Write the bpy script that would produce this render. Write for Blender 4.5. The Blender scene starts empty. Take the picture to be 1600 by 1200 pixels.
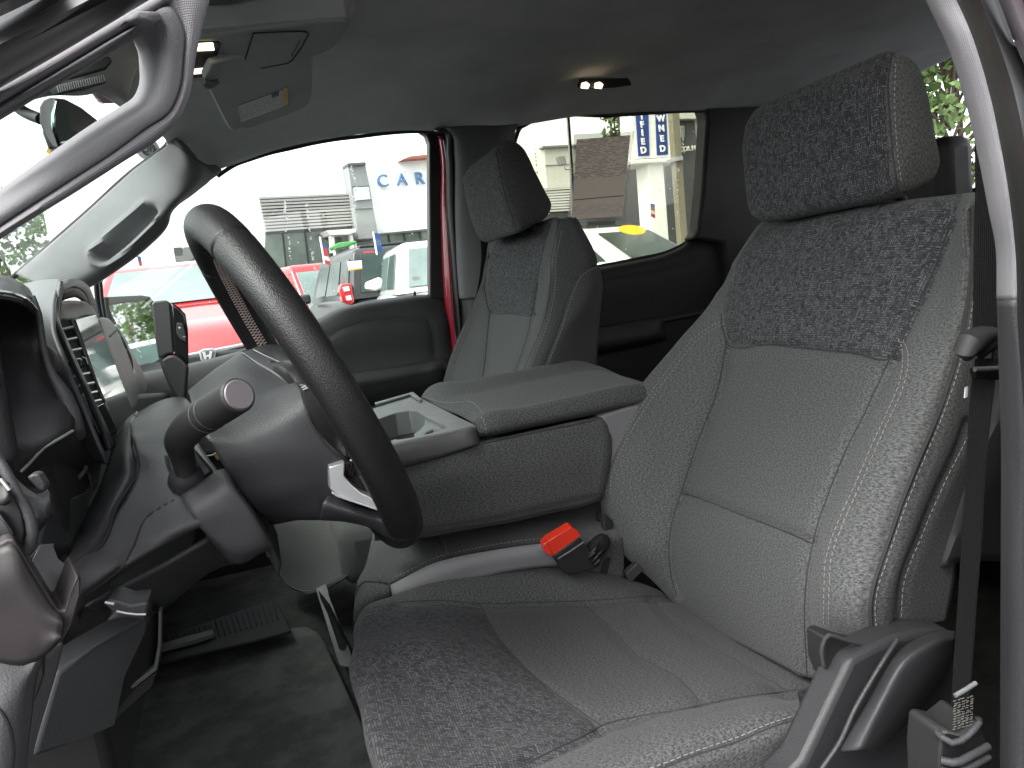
import bpy, math, random
import numpy as np
from mathutils import Vector, Matrix
from mathutils.bvhtree import BVHTree
random.seed(7); rng = np.random.default_rng(7)
scn = bpy.context.scene
# ------------------------------------------------------------------ camera, sky, sun, exposure
F = 1180.0; YAW = math.radians(18.5); PITCH = math.radians(-8.0); ROLL = math.radians(7.0)
EYE = np.array([0.0, 0.0, 1.62])
FWD = np.array([math.sin(YAW)*math.cos(PITCH), math.cos(YAW)*math.cos(PITCH), math.sin(PITCH)])
_r0 = np.array([math.cos(YAW), -math.sin(YAW), 0.0]); _u0 = np.cross(_r0, FWD)
RGT = math.cos(ROLL)*_r0 - math.sin(ROLL)*_u0
UPV = math.cos(ROLL)*_u0 + math.sin(ROLL)*_r0
cam_d = bpy.data.cameras.new('camera'); cam = bpy.data.objects.new('camera', cam_d)
scn.collection.objects.link(cam); scn.camera = cam
cam_d.sensor_width = 36; cam_d.lens = 36*F/1600; cam_d.clip_start = 0.02; cam_d.clip_end = 2000
cam.matrix_world = Matrix([[RGT[0], UPV[0], -FWD[0], EYE[0]], [RGT[1], UPV[1], -FWD[1], EYE[1]],
                           [RGT[2], UPV[2], -FWD[2], EYE[2]], [0, 0, 0, 1]])
SUN_EL, SUN_AZ = math.radians(55), math.radians(248)      # high, ahead of the truck
world = bpy.data.worlds.new('World'); scn.world = world; world.use_nodes = True
wn = world.node_tree; wn.nodes.clear()
_sky = wn.nodes.new('ShaderNodeTexSky'); _sky.sky_type = 'NISHITA'; _sky.sun_disc = False
_sky.sun_elevation = SUN_EL; _sky.sun_rotation = SUN_AZ; _sky.air_density = 1.0; _sky.dust_density = 4.0
_hs = wn.nodes.new('ShaderNodeHueSaturation'); _hs.inputs['Saturation'].default_value = 0.12
_bg = wn.nodes.new('ShaderNodeBackground'); _bg.inputs['Strength'].default_value = 0.15
_wo = wn.nodes.new('ShaderNodeOutputWorld')
wn.links.new(_sky.outputs[0], _hs.inputs['Color']); wn.links.new(_hs.outputs[0], _bg.inputs[0]); wn.links.new(_bg.outputs[0], _wo.inputs[0])
sun_d = bpy.data.lights.new('sun', 'SUN'); sun_d.energy = 0.6; sun_d.angle = math.radians(40); sun_d.color = (1, .97, .93)
sun = bpy.data.objects.new('sun', sun_d); scn.collection.objects.link(sun)
_sd = Vector((math.sin(SUN_AZ)*math.cos(SUN_EL), math.cos(SUN_AZ)*math.cos(SUN_EL), math.sin(SUN_EL)))
sun.rotation_euler = _sd.to_track_quat('Z', 'Y').to_euler()
scn.view_settings.view_transform = 'Standard'; scn.view_settings.look = 'None'
scn.view_settings.exposure = 2.32; scn.view_settings.gamma = 1.0; scn.view_settings.use_curve_mapping = False
scn.cycles.max_bounces = 10; scn.cycles.diffuse_bounces = 5; scn.cycles.glossy_bounces = 4
scn.cycles.transparent_max_bounces = 16; scn.cycles.transmission_bounces = 6
scn.cycles.sample_clamp_indirect = 8.0

# ------------------------------------------------------------------ helpers
def ray(px, py): return FWD + RGT*(px-800)/F - UPV*(py-600)/F
def P(px, py, Y): d = ray(px, py); return EYE + d*(Y/d[1])
def PX(px, py, X): d = ray(px, py); return EYE + d*(X/d[0])
def PZ(px, py, Z): d = ray(px, py); return EYE + d*((Z-EYE[2])/d[2])
def proj(V):
    v = np.asarray(V) - EYE; z = v @ FWD
    return np.stack([800+F*(v @ RGT)/z, 600-F*(v @ UPV)/z, z], -1)
LOC = {}
def root_of(o):
    while o.parent: o = o.parent
    return o
def thing(name, label, cat, loc, group=None, kind=None):
    o = bpy.data.objects.new(name, None); scn.collection.objects.link(o); o.location = loc
    o.empty_display_size = .05
    tag(o, label, cat, group, kind); LOC[o.name] = np.array(loc, float); return o
def tag(o, label=None, cat=None, group=None, kind=None):
    if label: o['label'] = label
    if cat: o['category'] = cat
    if group: o['group'] = group
    if kind: o['kind'] = kind
    return o
def base_of(parent):
    if parent is None: return np.zeros(3)
    return LOC.get(root_of(parent).name, np.zeros(3))
def mk(name, V, Fc, mat, parent=None, smooth=True, uv=None, attrs=None, bevel=0, seg=3, solid=0, sub=0, ang=35, fmat=None):
    V = np.asarray(V, float)
    me = bpy.data.meshes.new(name); me.from_pydata([tuple(v) for v in (V - base_of(parent))], [], [tuple(int(i) for i in f) for f in Fc])
    for m in (mat if isinstance(mat, (list, tuple)) else [mat]): me.materials.append(m)
    if fmat is not None: me.polygons.foreach_set('material_index', np.array(fmat, dtype=np.int32))
    me.polygons.foreach_set('use_smooth', [smooth]*len(me.polygons))
    if uv is not None:
        l = me.uv_layers.new(name='UVMap'); idx = np.zeros(len(me.loops), dtype=np.int32); me.loops.foreach_get('vertex_index', idx)
        l.data.foreach_set('uv', np.asarray(uv)[idx].ravel())
    for k, a in (attrs or {}).items():
        at = me.attributes.new(k, 'FLOAT', 'POINT'); at.data.foreach_set('value', np.asarray(a, dtype=np.float32))
    me.update()
    o = bpy.data.objects.new(name, me); scn.collection.objects.link(o)
    if parent: o.parent = parent
    if solid: m = o.modifiers.new('solid', 'SOLIDIFY'); m.thickness = solid; m.offset = -1
    if bevel: m = o.modifiers.new('bevel', 'BEVEL'); m.width = bevel; m.segments = seg; m.limit_method = 'ANGLE'; m.angle_limit = math.radians(ang); m.harden_normals = False
    if sub: m = o.modifiers.new('sub', 'SUBSURF'); m.levels = m.render_levels = sub
    if smooth and not sub:
        bm_auto(o, ang)
    return o
def bm_auto(o, ang):
    # mark sharp edges by angle so that smooth shading stays crisp on corners
    me = o.data
    import bmesh
    b = bmesh.new(); b.from_mesh(me)
    lim = math.radians(ang)
    for e in b.edges:
        if len(e.link_faces) == 2 and e.calc_face_angle(0) > lim: e.smooth = False
    b.to_mesh(me); b.free()
def hermite(t, Pn, T):
    """cubic through knots t (n,), values Pn (n,d) sampled at T (m,)"""
    n = len(t); m = np.zeros_like(Pn)
    for i in range(n):
        if i == 0: m[i] = (Pn[1]-Pn[0])/(t[1]-t[0])
        elif i == n-1: m[i] = (Pn[-1]-Pn[-2])/(t[-1]-t[-2])
        else:
            a, b = t[i]-t[i-1], t[i+1]-t[i]
            d0, d1 = (Pn[i]-Pn[i-1])/a, (Pn[i+1]-Pn[i])/b
            m[i] = (d0*b + d1*a)/(a+b)
    k = np.clip(np.searchsorted(t, T, side='right')-1, 0, n-2)
    h = (t[k+1]-t[k]); s = (T-t[k])/h
    sh = (-1,) + (1,)*(Pn.ndim-1)
    s_, h_ = s.reshape(sh), h.reshape(sh)
    return ((2*s_**3-3*s_**2+1)*Pn[k] + (s_**3-2*s_**2+s_)*h_*m[k] + (-2*s_**3+3*s_**2)*Pn[k+1] + (s_**3-s_**2)*h_*m[k+1])
def to3(p):
    return P(*p) if isinstance(p, tuple) else np.asarray(p, float)
def smoothline(pts, step=.01, n=None, closed=False):
    Q = np.array([to3(p) for p in pts])
    if closed: Q = np.vstack([Q, Q[:1]])
    d = np.maximum(np.linalg.norm(np.diff(Q, axis=0), axis=1), 1e-5); t = np.concatenate([[0], np.cumsum(d)])
    n = n or max(2, int(t[-1]/step)+1)
    return hermite(t, Q, np.linspace(0, t[-1], n))
def polyd(XY, line):
    """min distance from XY (n,2) to a polyline"""
    L = np.asarray(line, float)[:, :2]; best = np.full(len(XY), 1e9)
    for a, b in zip(L[:-1], L[1:]):
        ab = b-a; t = np.clip(((XY-a) @ ab)/max(ab @ ab, 1e-9), 0, 1)
        best = np.minimum(best, np.linalg.norm(XY-(a+t[:, None]*ab), axis=1))
    return best
def inside(XY, poly):
    Q = np.asarray(poly, float); c = np.zeros(len(XY), bool); j = len(Q)-1
    for i in range(len(Q)):
        yi, yj = Q[i, 1], Q[j, 1]
        hit = ((yi > XY[:, 1]) != (yj > XY[:, 1])) & (XY[:, 0] < (Q[j, 0]-Q[i, 0])*(XY[:, 1]-yi)/(yj-yi+1e-12)+Q[i, 0])
        c ^= hit; j = i
    return c
def sm2(line, n=60):
    """smooth a pixel polyline"""
    Q = np.array(line, float)[:, :2]; d = np.maximum(np.linalg.norm(np.diff(Q, axis=0), axis=1), 1e-3)
    t = np.concatenate([[0], np.cumsum(d)]); return hermite(t, Q, np.linspace(0, t[-1], n))
BV = {}
def sheet(name, grid, mat, parent, step=.006, solid=.01, seams=(), regions=None, bumps=(), bv=None, maxn=260, jitter=0, ang=50, flip=None):
    """smooth surface through a grid of points; thickened away from the viewer side.
    seams: (pixel polyline, depth, width) grooves; bumps: same, raised"""
    G = np.array([[to3(p) for p in row] for row in grid])
    dv = np.maximum(np.linalg.norm(np.diff(G, axis=1), axis=2).mean(0), 1e-4); tv = np.concatenate([[0], np.cumsum(dv)])
    du = np.maximum(np.linalg.norm(np.diff(G, axis=0), axis=2).mean(1), 1e-4); tu = np.concatenate([[0], np.cumsum(du)])
    nv = int(min(maxn, max(3, tv[-1]/step+1))); nu = int(min(maxn, max(3, tu[-1]/step+1)))
    Tv = np.linspace(0, tv[-1], nv); Tu = np.linspace(0, tu[-1], nu)
    A = hermite(tu, G, Tu)                                   # (nu, cols, 3)
    A = hermite(tv, A.transpose(1, 0, 2), Tv).transpose(1, 0, 2)   # (nu, nv, 3)
    gu = np.gradient(A, axis=0); gv = np.gradient(A, axis=1); N = np.cross(gu, gv); N /= np.linalg.norm(N, axis=2, keepdims=True)+1e-12
    view = EYE - A
    s = np.sign((N*view).sum(2).mean()) if flip is None else flip
    N *= s
    V = A.reshape(-1, 3).copy(); Nf = N.reshape(-1, 3)
    pr = proj(V)
    for line, dep, wid in seams:
        d = polyd(pr[:, :2], sm2(line))*pr[:, 2]/F
        V -= Nf*(dep*np.exp(-(d/wid)**2))[:, None]
    for line, dep, wid in bumps:
        d = polyd(pr[:, :2], sm2(line))*pr[:, 2]/F
        V += Nf*(dep*np.exp(-(d/wid)**2))[:, None]
    attrs = {}
    for k, poly in (regions or {}).items():
        XY = pr[:, :2]; cl = list(poly)+[poly[0]]
        d = polyd(XY, cl)*pr[:, 2]/F; attrs[k] = np.where(inside(XY, poly), d, -d)*1000.0
    idx = np.arange(nu*nv).reshape(nu, nv)
    a, b, c, d = idx[:-1, :-1].ravel(), idx[1:, :-1].ravel(), idx[1:, 1:].ravel(), idx[:-1, 1:].ravel()
    Fc = np.stack([a, b, c, d], 1) if s > 0 else np.stack([a, d, c, b], 1)
    lu = np.concatenate([np.zeros((1, nv)), np.cumsum(np.linalg.norm(np.diff(A, axis=0), axis=2), axis=0)]); lu -= lu[nu//2]
    lv = np.concatenate([np.zeros((nu, 1)), np.cumsum(np.linalg.norm(np.diff(A, axis=1), axis=2), axis=1)], axis=1); lv -= lv[:, nv//2:nv//2+1]
    uv = np.stack([lu, lv], -1).reshape(-1, 2)
    o = mk(name, V, Fc, mat, parent, uv=uv, attrs=attrs, solid=min(solid, .004), ang=ang)
    key = bv or name
    BV[key] = BVHTree.FromPolygons([tuple(v) for v in V], [tuple(int(i) for i in f) for f in Fc])
    return o
def drape(key, line, n=None, lift=.0008, px=None):
    """points where the sight lines of a pixel polyline meet a built surface"""
    L = sm2(line, n or 80); out = []
    for x, y in L:
        d = Vector(ray(x, y)).normalized(); h = BV[key].ray_cast(Vector(EYE), d)
        if h[0] is not None:
            nn = h[1] if h[1].dot(d) < 0 else -h[1]
            out.append(np.array(h[0]+nn*lift))
    return np.array(out)
def tubes(paths, rad, seg=8, cap=True):
    """several tubes -> V, F"""
    V, Fc = [], []
    for pts, r in paths_iter(paths, rad):
        pts = np.asarray(pts, float); n = len(pts)
        if n < 2: continue
        T = np.gradient(pts, axis=0); T /= np.linalg.norm(T, axis=1, keepdims=True)+1e-12
        a = np.array([0, 0, 1.0]) if abs(T[0][2]) < .9 else np.array([1.0, 0, 0])
        u = np.cross(T[0], a); u /= np.linalg.norm(u); b0 = len(V)
        rr = np.broadcast_to(np.asarray(r, float), (n,)) if np.ndim(r) <= 1 else None
        for i in range(n):
            u = u - T[i]*(u @ T[i]); u /= np.linalg.norm(u)+1e-12; w = np.cross(T[i], u)
            for k in range(seg):
                an = 2*math.pi*k/seg; V.append(pts[i]+rr[i]*(math.cos(an)*u+math.sin(an)*w))
        for i in range(n-1):
            for k in range(seg):
                k2 = (k+1) % seg; Fc.append((b0+i*seg+k, b0+i*seg+k2, b0+(i+1)*seg+k2, b0+(i+1)*seg+k))
        if cap: Fc.append(tuple(b0+k for k in range(seg))[::-1]); Fc.append(tuple(b0+(n-1)*seg+k for k in range(seg)))
    return V, Fc
def paths_iter(paths, rad):
    for p in paths: yield p, rad
def tube(name, pts, rad, mat, parent, seg=16, step=.006, smooth=True, **kw):
    Q = np.array([to3(p) for p in pts]); d = np.linalg.norm(np.diff(Q, axis=0), axis=1); t = np.concatenate([[0], np.cumsum(d)])
    n = max(2, int(t[-1]/step)+1); T = np.linspace(0, t[-1], n)
    L = hermite(t, Q, T) if len(Q) > 2 else Q[0]+(Q[1]-Q[0])*np.linspace(0, 1, n)[:, None]
    r = np.interp(T, t, rad) if np.ndim(rad) else rad
    V, Fc = tubes([L], r, seg); return mk(name, V, Fc, mat, parent, **kw)
def stitch(name, key, lines, mat, parent, dash=.0036, gap=.0026, r=.0004, lift=.0009):
    """thread stitches laid on a built surface, one mesh"""
    o = None
    for ln in lines:
        paths = []; Q = drape(key, ln, n=140, lift=lift)
        if len(Q) < 2: continue
        d = np.linalg.norm(np.diff(Q, axis=0), axis=1)
        t = np.concatenate([[0], np.cumsum(np.where(d < .03, d, .0))])
        s = 0
        while s+dash < t[-1]:
            T = np.array([s, s+dash*.5, s+dash]); paths.append(np.stack([np.interp(T, t, Q[:, k]) for k in range(3)], 1)); s += dash+gap
        V, Fc = tubes(paths, r, 5); o = mk(name, V, Fc, mat, parent)
    return o
def cords(name, key, lines, r, mat, parent, lift=.0, seg=6):
    paths = []
    for ln in lines:
        Q = drape(key, ln, n=110, lift=lift)
        if len(Q) > 2: paths.append(Q)
    V, Fc = tubes(paths, r, seg); return mk(name, V, Fc, mat, parent)
def slab(name, pts, vec, mat, parent, bevel=.002, seg=3, **kw):
    """polygon (3-D points or pixel tuples) extruded by vec"""
    Q = np.array([to3(p) for p in pts]); n = len(Q); vec = np.asarray(vec, float)
    nrm = np.zeros(3)
    for i in range(n): nrm += np.cross(Q[i]-Q[0], Q[(i+1) % n]-Q[0])
    if nrm @ vec > 0: Q = Q[::-1]
    V = np.vstack([Q, Q+vec]); Fc = [tuple(range(n)), tuple(range(2*n-1, n-1, -1))]
    Fc += [(i, n+i, n+(i+1) % n, (i+1) % n) for i in range(n)]
    return mk(name, V, Fc, mat, parent, bevel=bevel, seg=seg, **kw)
def prism(name, pix, Y0, Y1, mat, parent, bevel=.003, seg=3, **kw):
    """outline traced at distance Y0, its depth running straight to Y1"""
    return slab(name, [P(x, y, Y0) for x, y in pix], (0, Y1-Y0, 0), mat, parent, bevel, seg, **kw)
def boxv(c, s, rz=0):
    c = np.array(c, float); s = np.array(s, float)/2
    V = np.array([[x, y, z] for x in (-1, 1) for y in (-1, 1) for z in (-1, 1)])*s
    if rz: ca, sa = math.cos(rz), math.sin(rz); V = V @ np.array([[ca, sa, 0], [-sa, ca, 0], [0, 0, 1]])
    return V+c, [(0, 1, 3, 2), (4, 6, 7, 5), (0, 4, 5, 1), (2, 3, 7, 6), (0, 2, 6, 4), (1, 5, 7, 3)]
def join(parts):
    V, Fc = [], []
    for v, f in parts:
        b = len(V); V += [tuple(x) for x in v]; Fc += [tuple(i+b for i in q) for q in f]
    return V, Fc
def box(name, c, s, mat, parent=None, rz=0, bevel=0, **kw):
    V, Fc = boxv(c, s, rz); return mk(name, V, Fc, mat, parent, bevel=bevel, **kw)
def text(name, body, M, size, depth, mat, parent, bold=0.0, spacing=1.0):
    cu = bpy.data.curves.new(name, 'FONT'); cu.body = body; cu.size = size; cu.extrude = depth; cu.offset = bold
    cu.align_x = 'CENTER'; cu.align_y = 'CENTER'; cu.space_character = spacing
    tmp = bpy.data.objects.new(name+'_src', cu); me = bpy.data.meshes.new_from_object(tmp)
    bpy.data.objects.remove(tmp); bpy.data.curves.remove(cu)
    me.name = name; me.materials.clear(); me.materials.append(mat)
    B = base_of(parent); me.transform(Matrix.Translation(Vector(-B)) @ M)
    o = bpy.data.objects.new(name, me); scn.collection.objects.link(o)
    if parent: o.parent = parent
    return o
def frame(origin, right, up):
    r = Vector(right).normalized(); u = Vector(up); u = (u - r*u.dot(r)).normalized(); n = r.cross(u)
    return Matrix(((r[0], u[0], n[0], origin[0]), (r[1], u[1], n[1], origin[1]), (r[2], u[2], n[2], origin[2]), (0, 0, 0, 1)))

# ------------------------------------------------------------------ materials
class MT:
    def __init__(s, name):
        s.m = bpy.data.materials.new(name); s.m.use_nodes = True; s.t = s.m.node_tree; s.b = s.t.nodes['Principled BSDF']
    def n(s, ty, **kw):
        nd = s.t.nodes.new(ty)
        for k, v in kw.items():
            if k in nd.inputs.keys(): nd.inputs[k].default_value = v
            else: setattr(nd, k, v)
        return nd
    def l(s, a, b): s.t.links.new(a, b)
    def math(s, op, a, b=0.5):
        nd = s.t.nodes.new('ShaderNodeMath'); nd.operation = op
        for i, v in enumerate((a, b)):
            if hasattr(v, 'is_output'): s.l(v, nd.inputs[i])
            else: nd.inputs[i].default_value = v
        return nd.outputs[0]
    def mix(s, f, a, b):
        nd = s.t.nodes.new('ShaderNodeMix'); nd.data_type = 'RGBA'
        for v, i in ((f, 0), (a, 6), (b, 7)):
            if hasattr(v, 'is_output'): s.l(v, nd.inputs[i])
            else: nd.inputs[i].default_value = v if i == 0 else (*v, 1)
        return nd.outputs[2]
    def ramp(s, f, a, b):
        nd = s.n('ShaderNodeMapRange'); s.l(f, nd.inputs[0]); nd.inputs[1].default_value = a; nd.inputs[2].default_value = b; return nd.outputs[0]
    def bump(s, h, strength=.3, dist=.001):
        nd = s.n('ShaderNodeBump'); nd.inputs['Strength'].default_value = strength; nd.inputs['Distance'].default_value = dist
        s.l(h, nd.inputs['Height']); s.l(nd.outputs[0], s.b.inputs['Normal'])
    def set(s, col=None, rough=None, metal=None, spec=None, sheen=None, coat=None):
        if col is not None:
            if hasattr(col, 'is_output'): s.l(col, s.b.inputs['Base Color'])
            else: s.b.inputs['Base Color'].default_value = (*col, 1)
        if rough is not None:
            if hasattr(rough, 'is_output'): s.l(rough, s.b.inputs['Roughness'])
            else: s.b.inputs['Roughness'].default_value = rough
        if metal is not None: s.b.inputs['Metallic'].default_value = metal
        if spec is not None: s.b.inputs['Specular IOR Level'].default_value = spec
        if sheen is not None: s.b.inputs['Sheen Weight'].default_value = sheen
        if coat is not None: s.b.inputs['Coat Weight'].default_value = coat; s.b.inputs['Coat Roughness'].default_value = .05
        return s.m
def noise(M, scale, detail=3, coord='Object', rough=.6):
    tc = M.n('ShaderNodeTexCoord'); nz = M.n('ShaderNodeTexNoise', Scale=scale, Detail=detail, Roughness=rough); M.l(tc.outputs[coord], nz.inputs['Vector']); return nz.outputs['Fac']
def fabric_cloth(name, base, hi, weave=None):
    """heathered knit in metres of UV; 'weave' attribute marks the coarse woven inserts"""
    M = MT(name); tc = M.n('ShaderNodeTexCoord')
    mp = M.n('ShaderNodeMapping'); mp.inputs['Scale'].default_value = (1, .55, 1); M.l(tc.outputs['UV'], mp.inputs[0])
    n1 = M.n('ShaderNodeTexNoise', Scale=560, Detail=3, Roughness=.8); M.l(mp.outputs[0], n1.inputs['Vector'])
    n2 = M.n('ShaderNodeTexNoise', Scale=9, Detail=3); M.l(tc.outputs['UV'], n2.inputs['Vector'])
    rib = M.n('ShaderNodeTexWave', Scale=95, Distortion=1.2); rib.bands_direction = 'Y'; rib.inputs['Detail'].default_value = 2; rib.inputs['Detail Scale'].default_value = 6
    M.l(tc.outputs['UV'], rib.inputs['Vector'])
    sp = M.ramp(n1.outputs['Fac'], .38, .64)
    knit = M.mix(sp, base, hi); wear = M.ramp(n2.outputs['Fac'], .25, .8)
    knit = M.mix(M.math('MULTIPLY', wear, .10), knit, tuple(min(1, c*1.5) for c in base))
    h = M.math('MULTIPLY', n1.outputs['Fac'], .9)
    if weave:
        br = M.n('ShaderNodeTexBrick', Scale=1.0); br.inputs['Brick Width'].default_value = .0072; br.inputs['Row Height'].default_value = .0027
        br.inputs['Mortar Size'].default_value = .00045; br.inputs['Mortar Smooth'].default_value = .5; br.inputs['Bias'].default_value = 0
        br.offset = .37; br.squash = .6; br.squash_frequency = 3
        br.inputs['Color1'].default_value = (.2, .2, .2, 1); br.inputs['Color2'].default_value = (1, 1, 1, 1); br.inputs['Mortar'].default_value = (0, 0, 0, 1)
        nz = M.n('ShaderNodeTexNoise', Scale=90, Detail=1); M.l(tc.outputs['UV'], nz.inputs['Vector'])
        vm = M.n('ShaderNodeVectorMath'); vm.operation = 'MULTIPLY_ADD'; M.l(nz.outputs['Color'], vm.inputs[0]); vm.inputs[1].default_value = (.0007, .0007, 0); M.l(tc.outputs['UV'], vm.inputs[2])
        M.l(vm.outputs[0], br.inputs['Vector'])
        br2 = M.n('ShaderNodeTexBrick', Scale=1.0); br2.inputs['Brick Width'].default_value = .0065; br2.inputs['Row Height'].default_value = .0027
        br2.inputs['Mortar Size'].default_value = .0005; br2.inputs['Mortar Smooth'].default_value = .5; br2.offset = .43
        br2.inputs['Color1'].default_value = (.1, .1, .1, 1); br2.inputs['Color2'].default_value = (1, 1, 1, 1); br2.inputs['Mortar'].default_value = (0, 0, 0, 1)
        mr = M.n('ShaderNodeMapping'); mr.inputs['Rotation'].default_value = (0, 0, math.pi/2); M.l(vm.outputs[0], mr.inputs[0]); M.l(mr.outputs[0], br2.inputs['Vector'])
        sel = M.ramp(noise(M, 110, 1, 'UV'), .47, .53)
        pat = M.mix(sel, br.outputs['Color'], br2.outputs['Color'])
        lo = tuple(c*.30 for c in weave); hi2 = tuple(c*2.3 for c in weave)
        wcol = M.mix(M.math('MULTIPLY', pat, M.ramp(n1.outputs['Fac'], -.1, .6)), lo, hi2)
        at = M.n('ShaderNodeAttribute', attribute_name='weave'); msk = M.ramp(at.outputs['Fac'], -.4, .4)
        col = M.mix(msk, knit, wcol)
        hh = M.n('ShaderNodeMix'); M.l(msk, hh.inputs[0]); M.l(h, hh.inputs[2]); M.l(M.math('MULTIPLY', pat, 1.6), hh.inputs[3]); h = hh.outputs[0]
    else: col = knit
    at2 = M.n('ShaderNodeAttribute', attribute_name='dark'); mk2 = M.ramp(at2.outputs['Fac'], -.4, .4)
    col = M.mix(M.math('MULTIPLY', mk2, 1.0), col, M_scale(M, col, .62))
    M.bump(h, .4, .0006); return M.set(col, .97, sheen=.06, spec=.18)
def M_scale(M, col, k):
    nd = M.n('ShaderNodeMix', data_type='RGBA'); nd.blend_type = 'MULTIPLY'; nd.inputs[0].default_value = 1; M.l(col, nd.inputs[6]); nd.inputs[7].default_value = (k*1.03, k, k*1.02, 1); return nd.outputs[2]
def grain(name, col, rough=.5, scale=900, amt=.25, dist=.0006, vary=.12, spec=.4, coord='Object', tint2=None):
    """moulded, grained plastic or hide"""
    M = MT(name); tc = M.n('ShaderNodeTexCoord'); v = M.n('ShaderNodeTexVoronoi', Scale=scale); v.feature = 'DISTANCE_TO_EDGE' if False else 'F1'
    nz = M.n('ShaderNodeTexNoise', Scale=scale*.4, Detail=3); M.l(tc.outputs[coord], nz.inputs['Vector'])
    M.l(tc.outputs[coord], v.inputs['Vector'])
    big = noise(M, 6, 4)
    h = M.math('ADD', v.outputs['Distance'], M.math('MULTIPLY', nz.outputs['Fac'], .8)); M.bump(h, amt, dist)
    c = M.mix(M.ramp(big, .3, .7), tuple(x*(1-vary) for x in col), tuple(x*(1+vary) for x in col))
    r = M.math('ADD', M.math('MULTIPLY', noise(M, 25, 4), .18), rough-.09)
    return M.set(c, r, spec=spec)
def plain(name, col, rough=.5, metal=0, spec=.5, coat=None, vary=.08, nscale=12, bump=0):
    M = MT(name); f = noise(M, nscale, 4)
    c = M.mix(M.ramp(f, .3, .7), tuple(x*(1-vary) for x in col), tuple(x*(1+vary) for x in col))
    if bump: M.bump(f, bump, .01)
    return M.set(c, rough, metal, spec, coat=coat)
def glass_mat(name, tint, refl=.07, rough=0.0):
    M = MT(name); M.t.nodes.remove(M.b); tr = M.n('ShaderNodeBsdfTransparent'); tr.inputs[0].default_value = (*tint, 1)
    gl = M.n('ShaderNodeBsdfGlossy'); gl.inputs['Roughness'].default_value = rough; gl.inputs[0].default_value = (1, 1, 1, 1)
    lw = M.n('ShaderNodeLayerWeight'); lw.inputs[0].default_value = .35
    mx = M.n('ShaderNodeMixShader'); M.l(M.math('ADD', M.math('MULTIPLY', lw.outputs['Fresnel'], .28), refl*.5), mx.inputs[0])
    M.l(tr.outputs[0], mx.inputs[1]); M.l(gl.outputs[0], mx.inputs[2]); M.l(mx.outputs[0], M.t.nodes['Material Output'].inputs[0]); return M.m
def emit(name, col, s):
    M = MT(name); M.b.inputs['Emission Color'].default_value = (*col, 1); M.b.inputs['Emission Strength'].default_value = s; return M.set(col, .4)

KNIT = (.038, .0395, .039); KNIT_HI = (.142, .145, .143)
m_seat = fabric_cloth('seat_cloth', KNIT, KNIT_HI, weave=(.060, .0605, .064))
m_knit = fabric_cloth('knit_cloth', KNIT, KNIT_HI)
m_liner = grain('headliner_cloth', (.46, .475, .475), .95, 1400, .25, .0006, spec=.15)
m_trim = grain('pillar_trim', (.120, .119, .124), .78, 1200, .18, .0005)
m_textrim = None
m_dash = grain('dash_plastic', (.042, .042, .045), .52, 1000, .3, .0006)
m_dashdk = grain('dark_plastic', (.018, .018, .019), .55, 1000, .25, .0005)
m_pad = grain('grained_pad', (.028, .028, .030), .46, 900, .35, .0005)
m_hide = grain('wheel_hide', (.010, .0095, .010), .44, 800, .45, .0006, spec=.4)
m_gloss = plain('gloss_black', (.01, .01, .011), .08, spec=.6)
m_black = plain('matte_black', (.012, .012, .013), .7)
m_rubber = plain('seal_rubber', (.010, .0095, .010), .40)
m_silver = plain('satin_silver', (.42, .42, .43), .32, .7)
m_greyplas = grain('grey_plastic', (.13, .137, .134), .5, 1100, .2, .0005)
m_ltvinyl = grain('light_vinyl', (.17, .166, .174), .55, 1300, .15, .0004)
m_brown = grain('satin_taupe', (.020, .0165, .0168), .55, 1500, .08, .0003, spec=.5)
m_door = grain('door_plastic', (.032, .034, .035), .55, 900, .3, .0006)
m_carpet = None
def _carpet(name='carpet', k=1.0):
    M = MT(name); n1 = noise(M, 700, 3); n2 = noise(M, 14, 4); c = M.mix(M.ramp(n1, .3, .75), (.018*k, .019*k, .018*k), (.085*k, .09*k, .086*k)); c = M.mix(M.math('MULTIPLY', M.ramp(n2, .42, .62), .55), c, (.10*k, .102*k, .098*k)); M.bump(n1, .9, .004); return M.set(c, 1.0, spec=.1)
m_carpet = _carpet(); m_matp = _carpet('mat_carpet', 2.3)
m_mat = None
m_stack = grain('stack_plastic', (.095, .094, .10), .45, 1000, .2, .0005)
m_thread = plain('thread', (.24, .235, .22), .8)
m_seamdk = plain('dark_seam_thread', (.03, .03, .031), .9)  # dark thread colour for seams, piping and some stitches
m_glass = glass_mat('window_glass', (.95, .985, .965))
m_tint = glass_mat('privacy_glass', (.70, .71, .64), .06)
m_shield = glass_mat('windshield_glass', (.93, .98, .95), .07)
m_mirror = plain('mirror_silver', (.85, .88, .87), .02, 1.0, vary=0)
m_red = plain('red_paint', (.36, .012, .03), .25, 0.0, coat=1.0)
m_webbing = None
def _web():
    M = MT('belt_webbing'); tc = M.n('ShaderNodeTexCoord'); w = M.n('ShaderNodeTexWave', Scale=90); w.bands_direction = 'Y'; M.l(tc.outputs['UV'], w.inputs[0])
    w2 = M.n('ShaderNodeTexWave', Scale=260); w2.bands_direction = 'X'; M.l(tc.outputs['UV'], w2.inputs[0])
    h = M.math('ADD', w.outputs['Fac'], M.math('MULTIPLY', w2.outputs['Fac'], .5)); c = M.mix(M.ramp(h, .2, 1.3), (.003, .003, .003), (.011, .011, .0112)); M.bump(h, .6, .0008); return M.set(c, .85, spec=.12)
m_webbing = _web()
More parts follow.
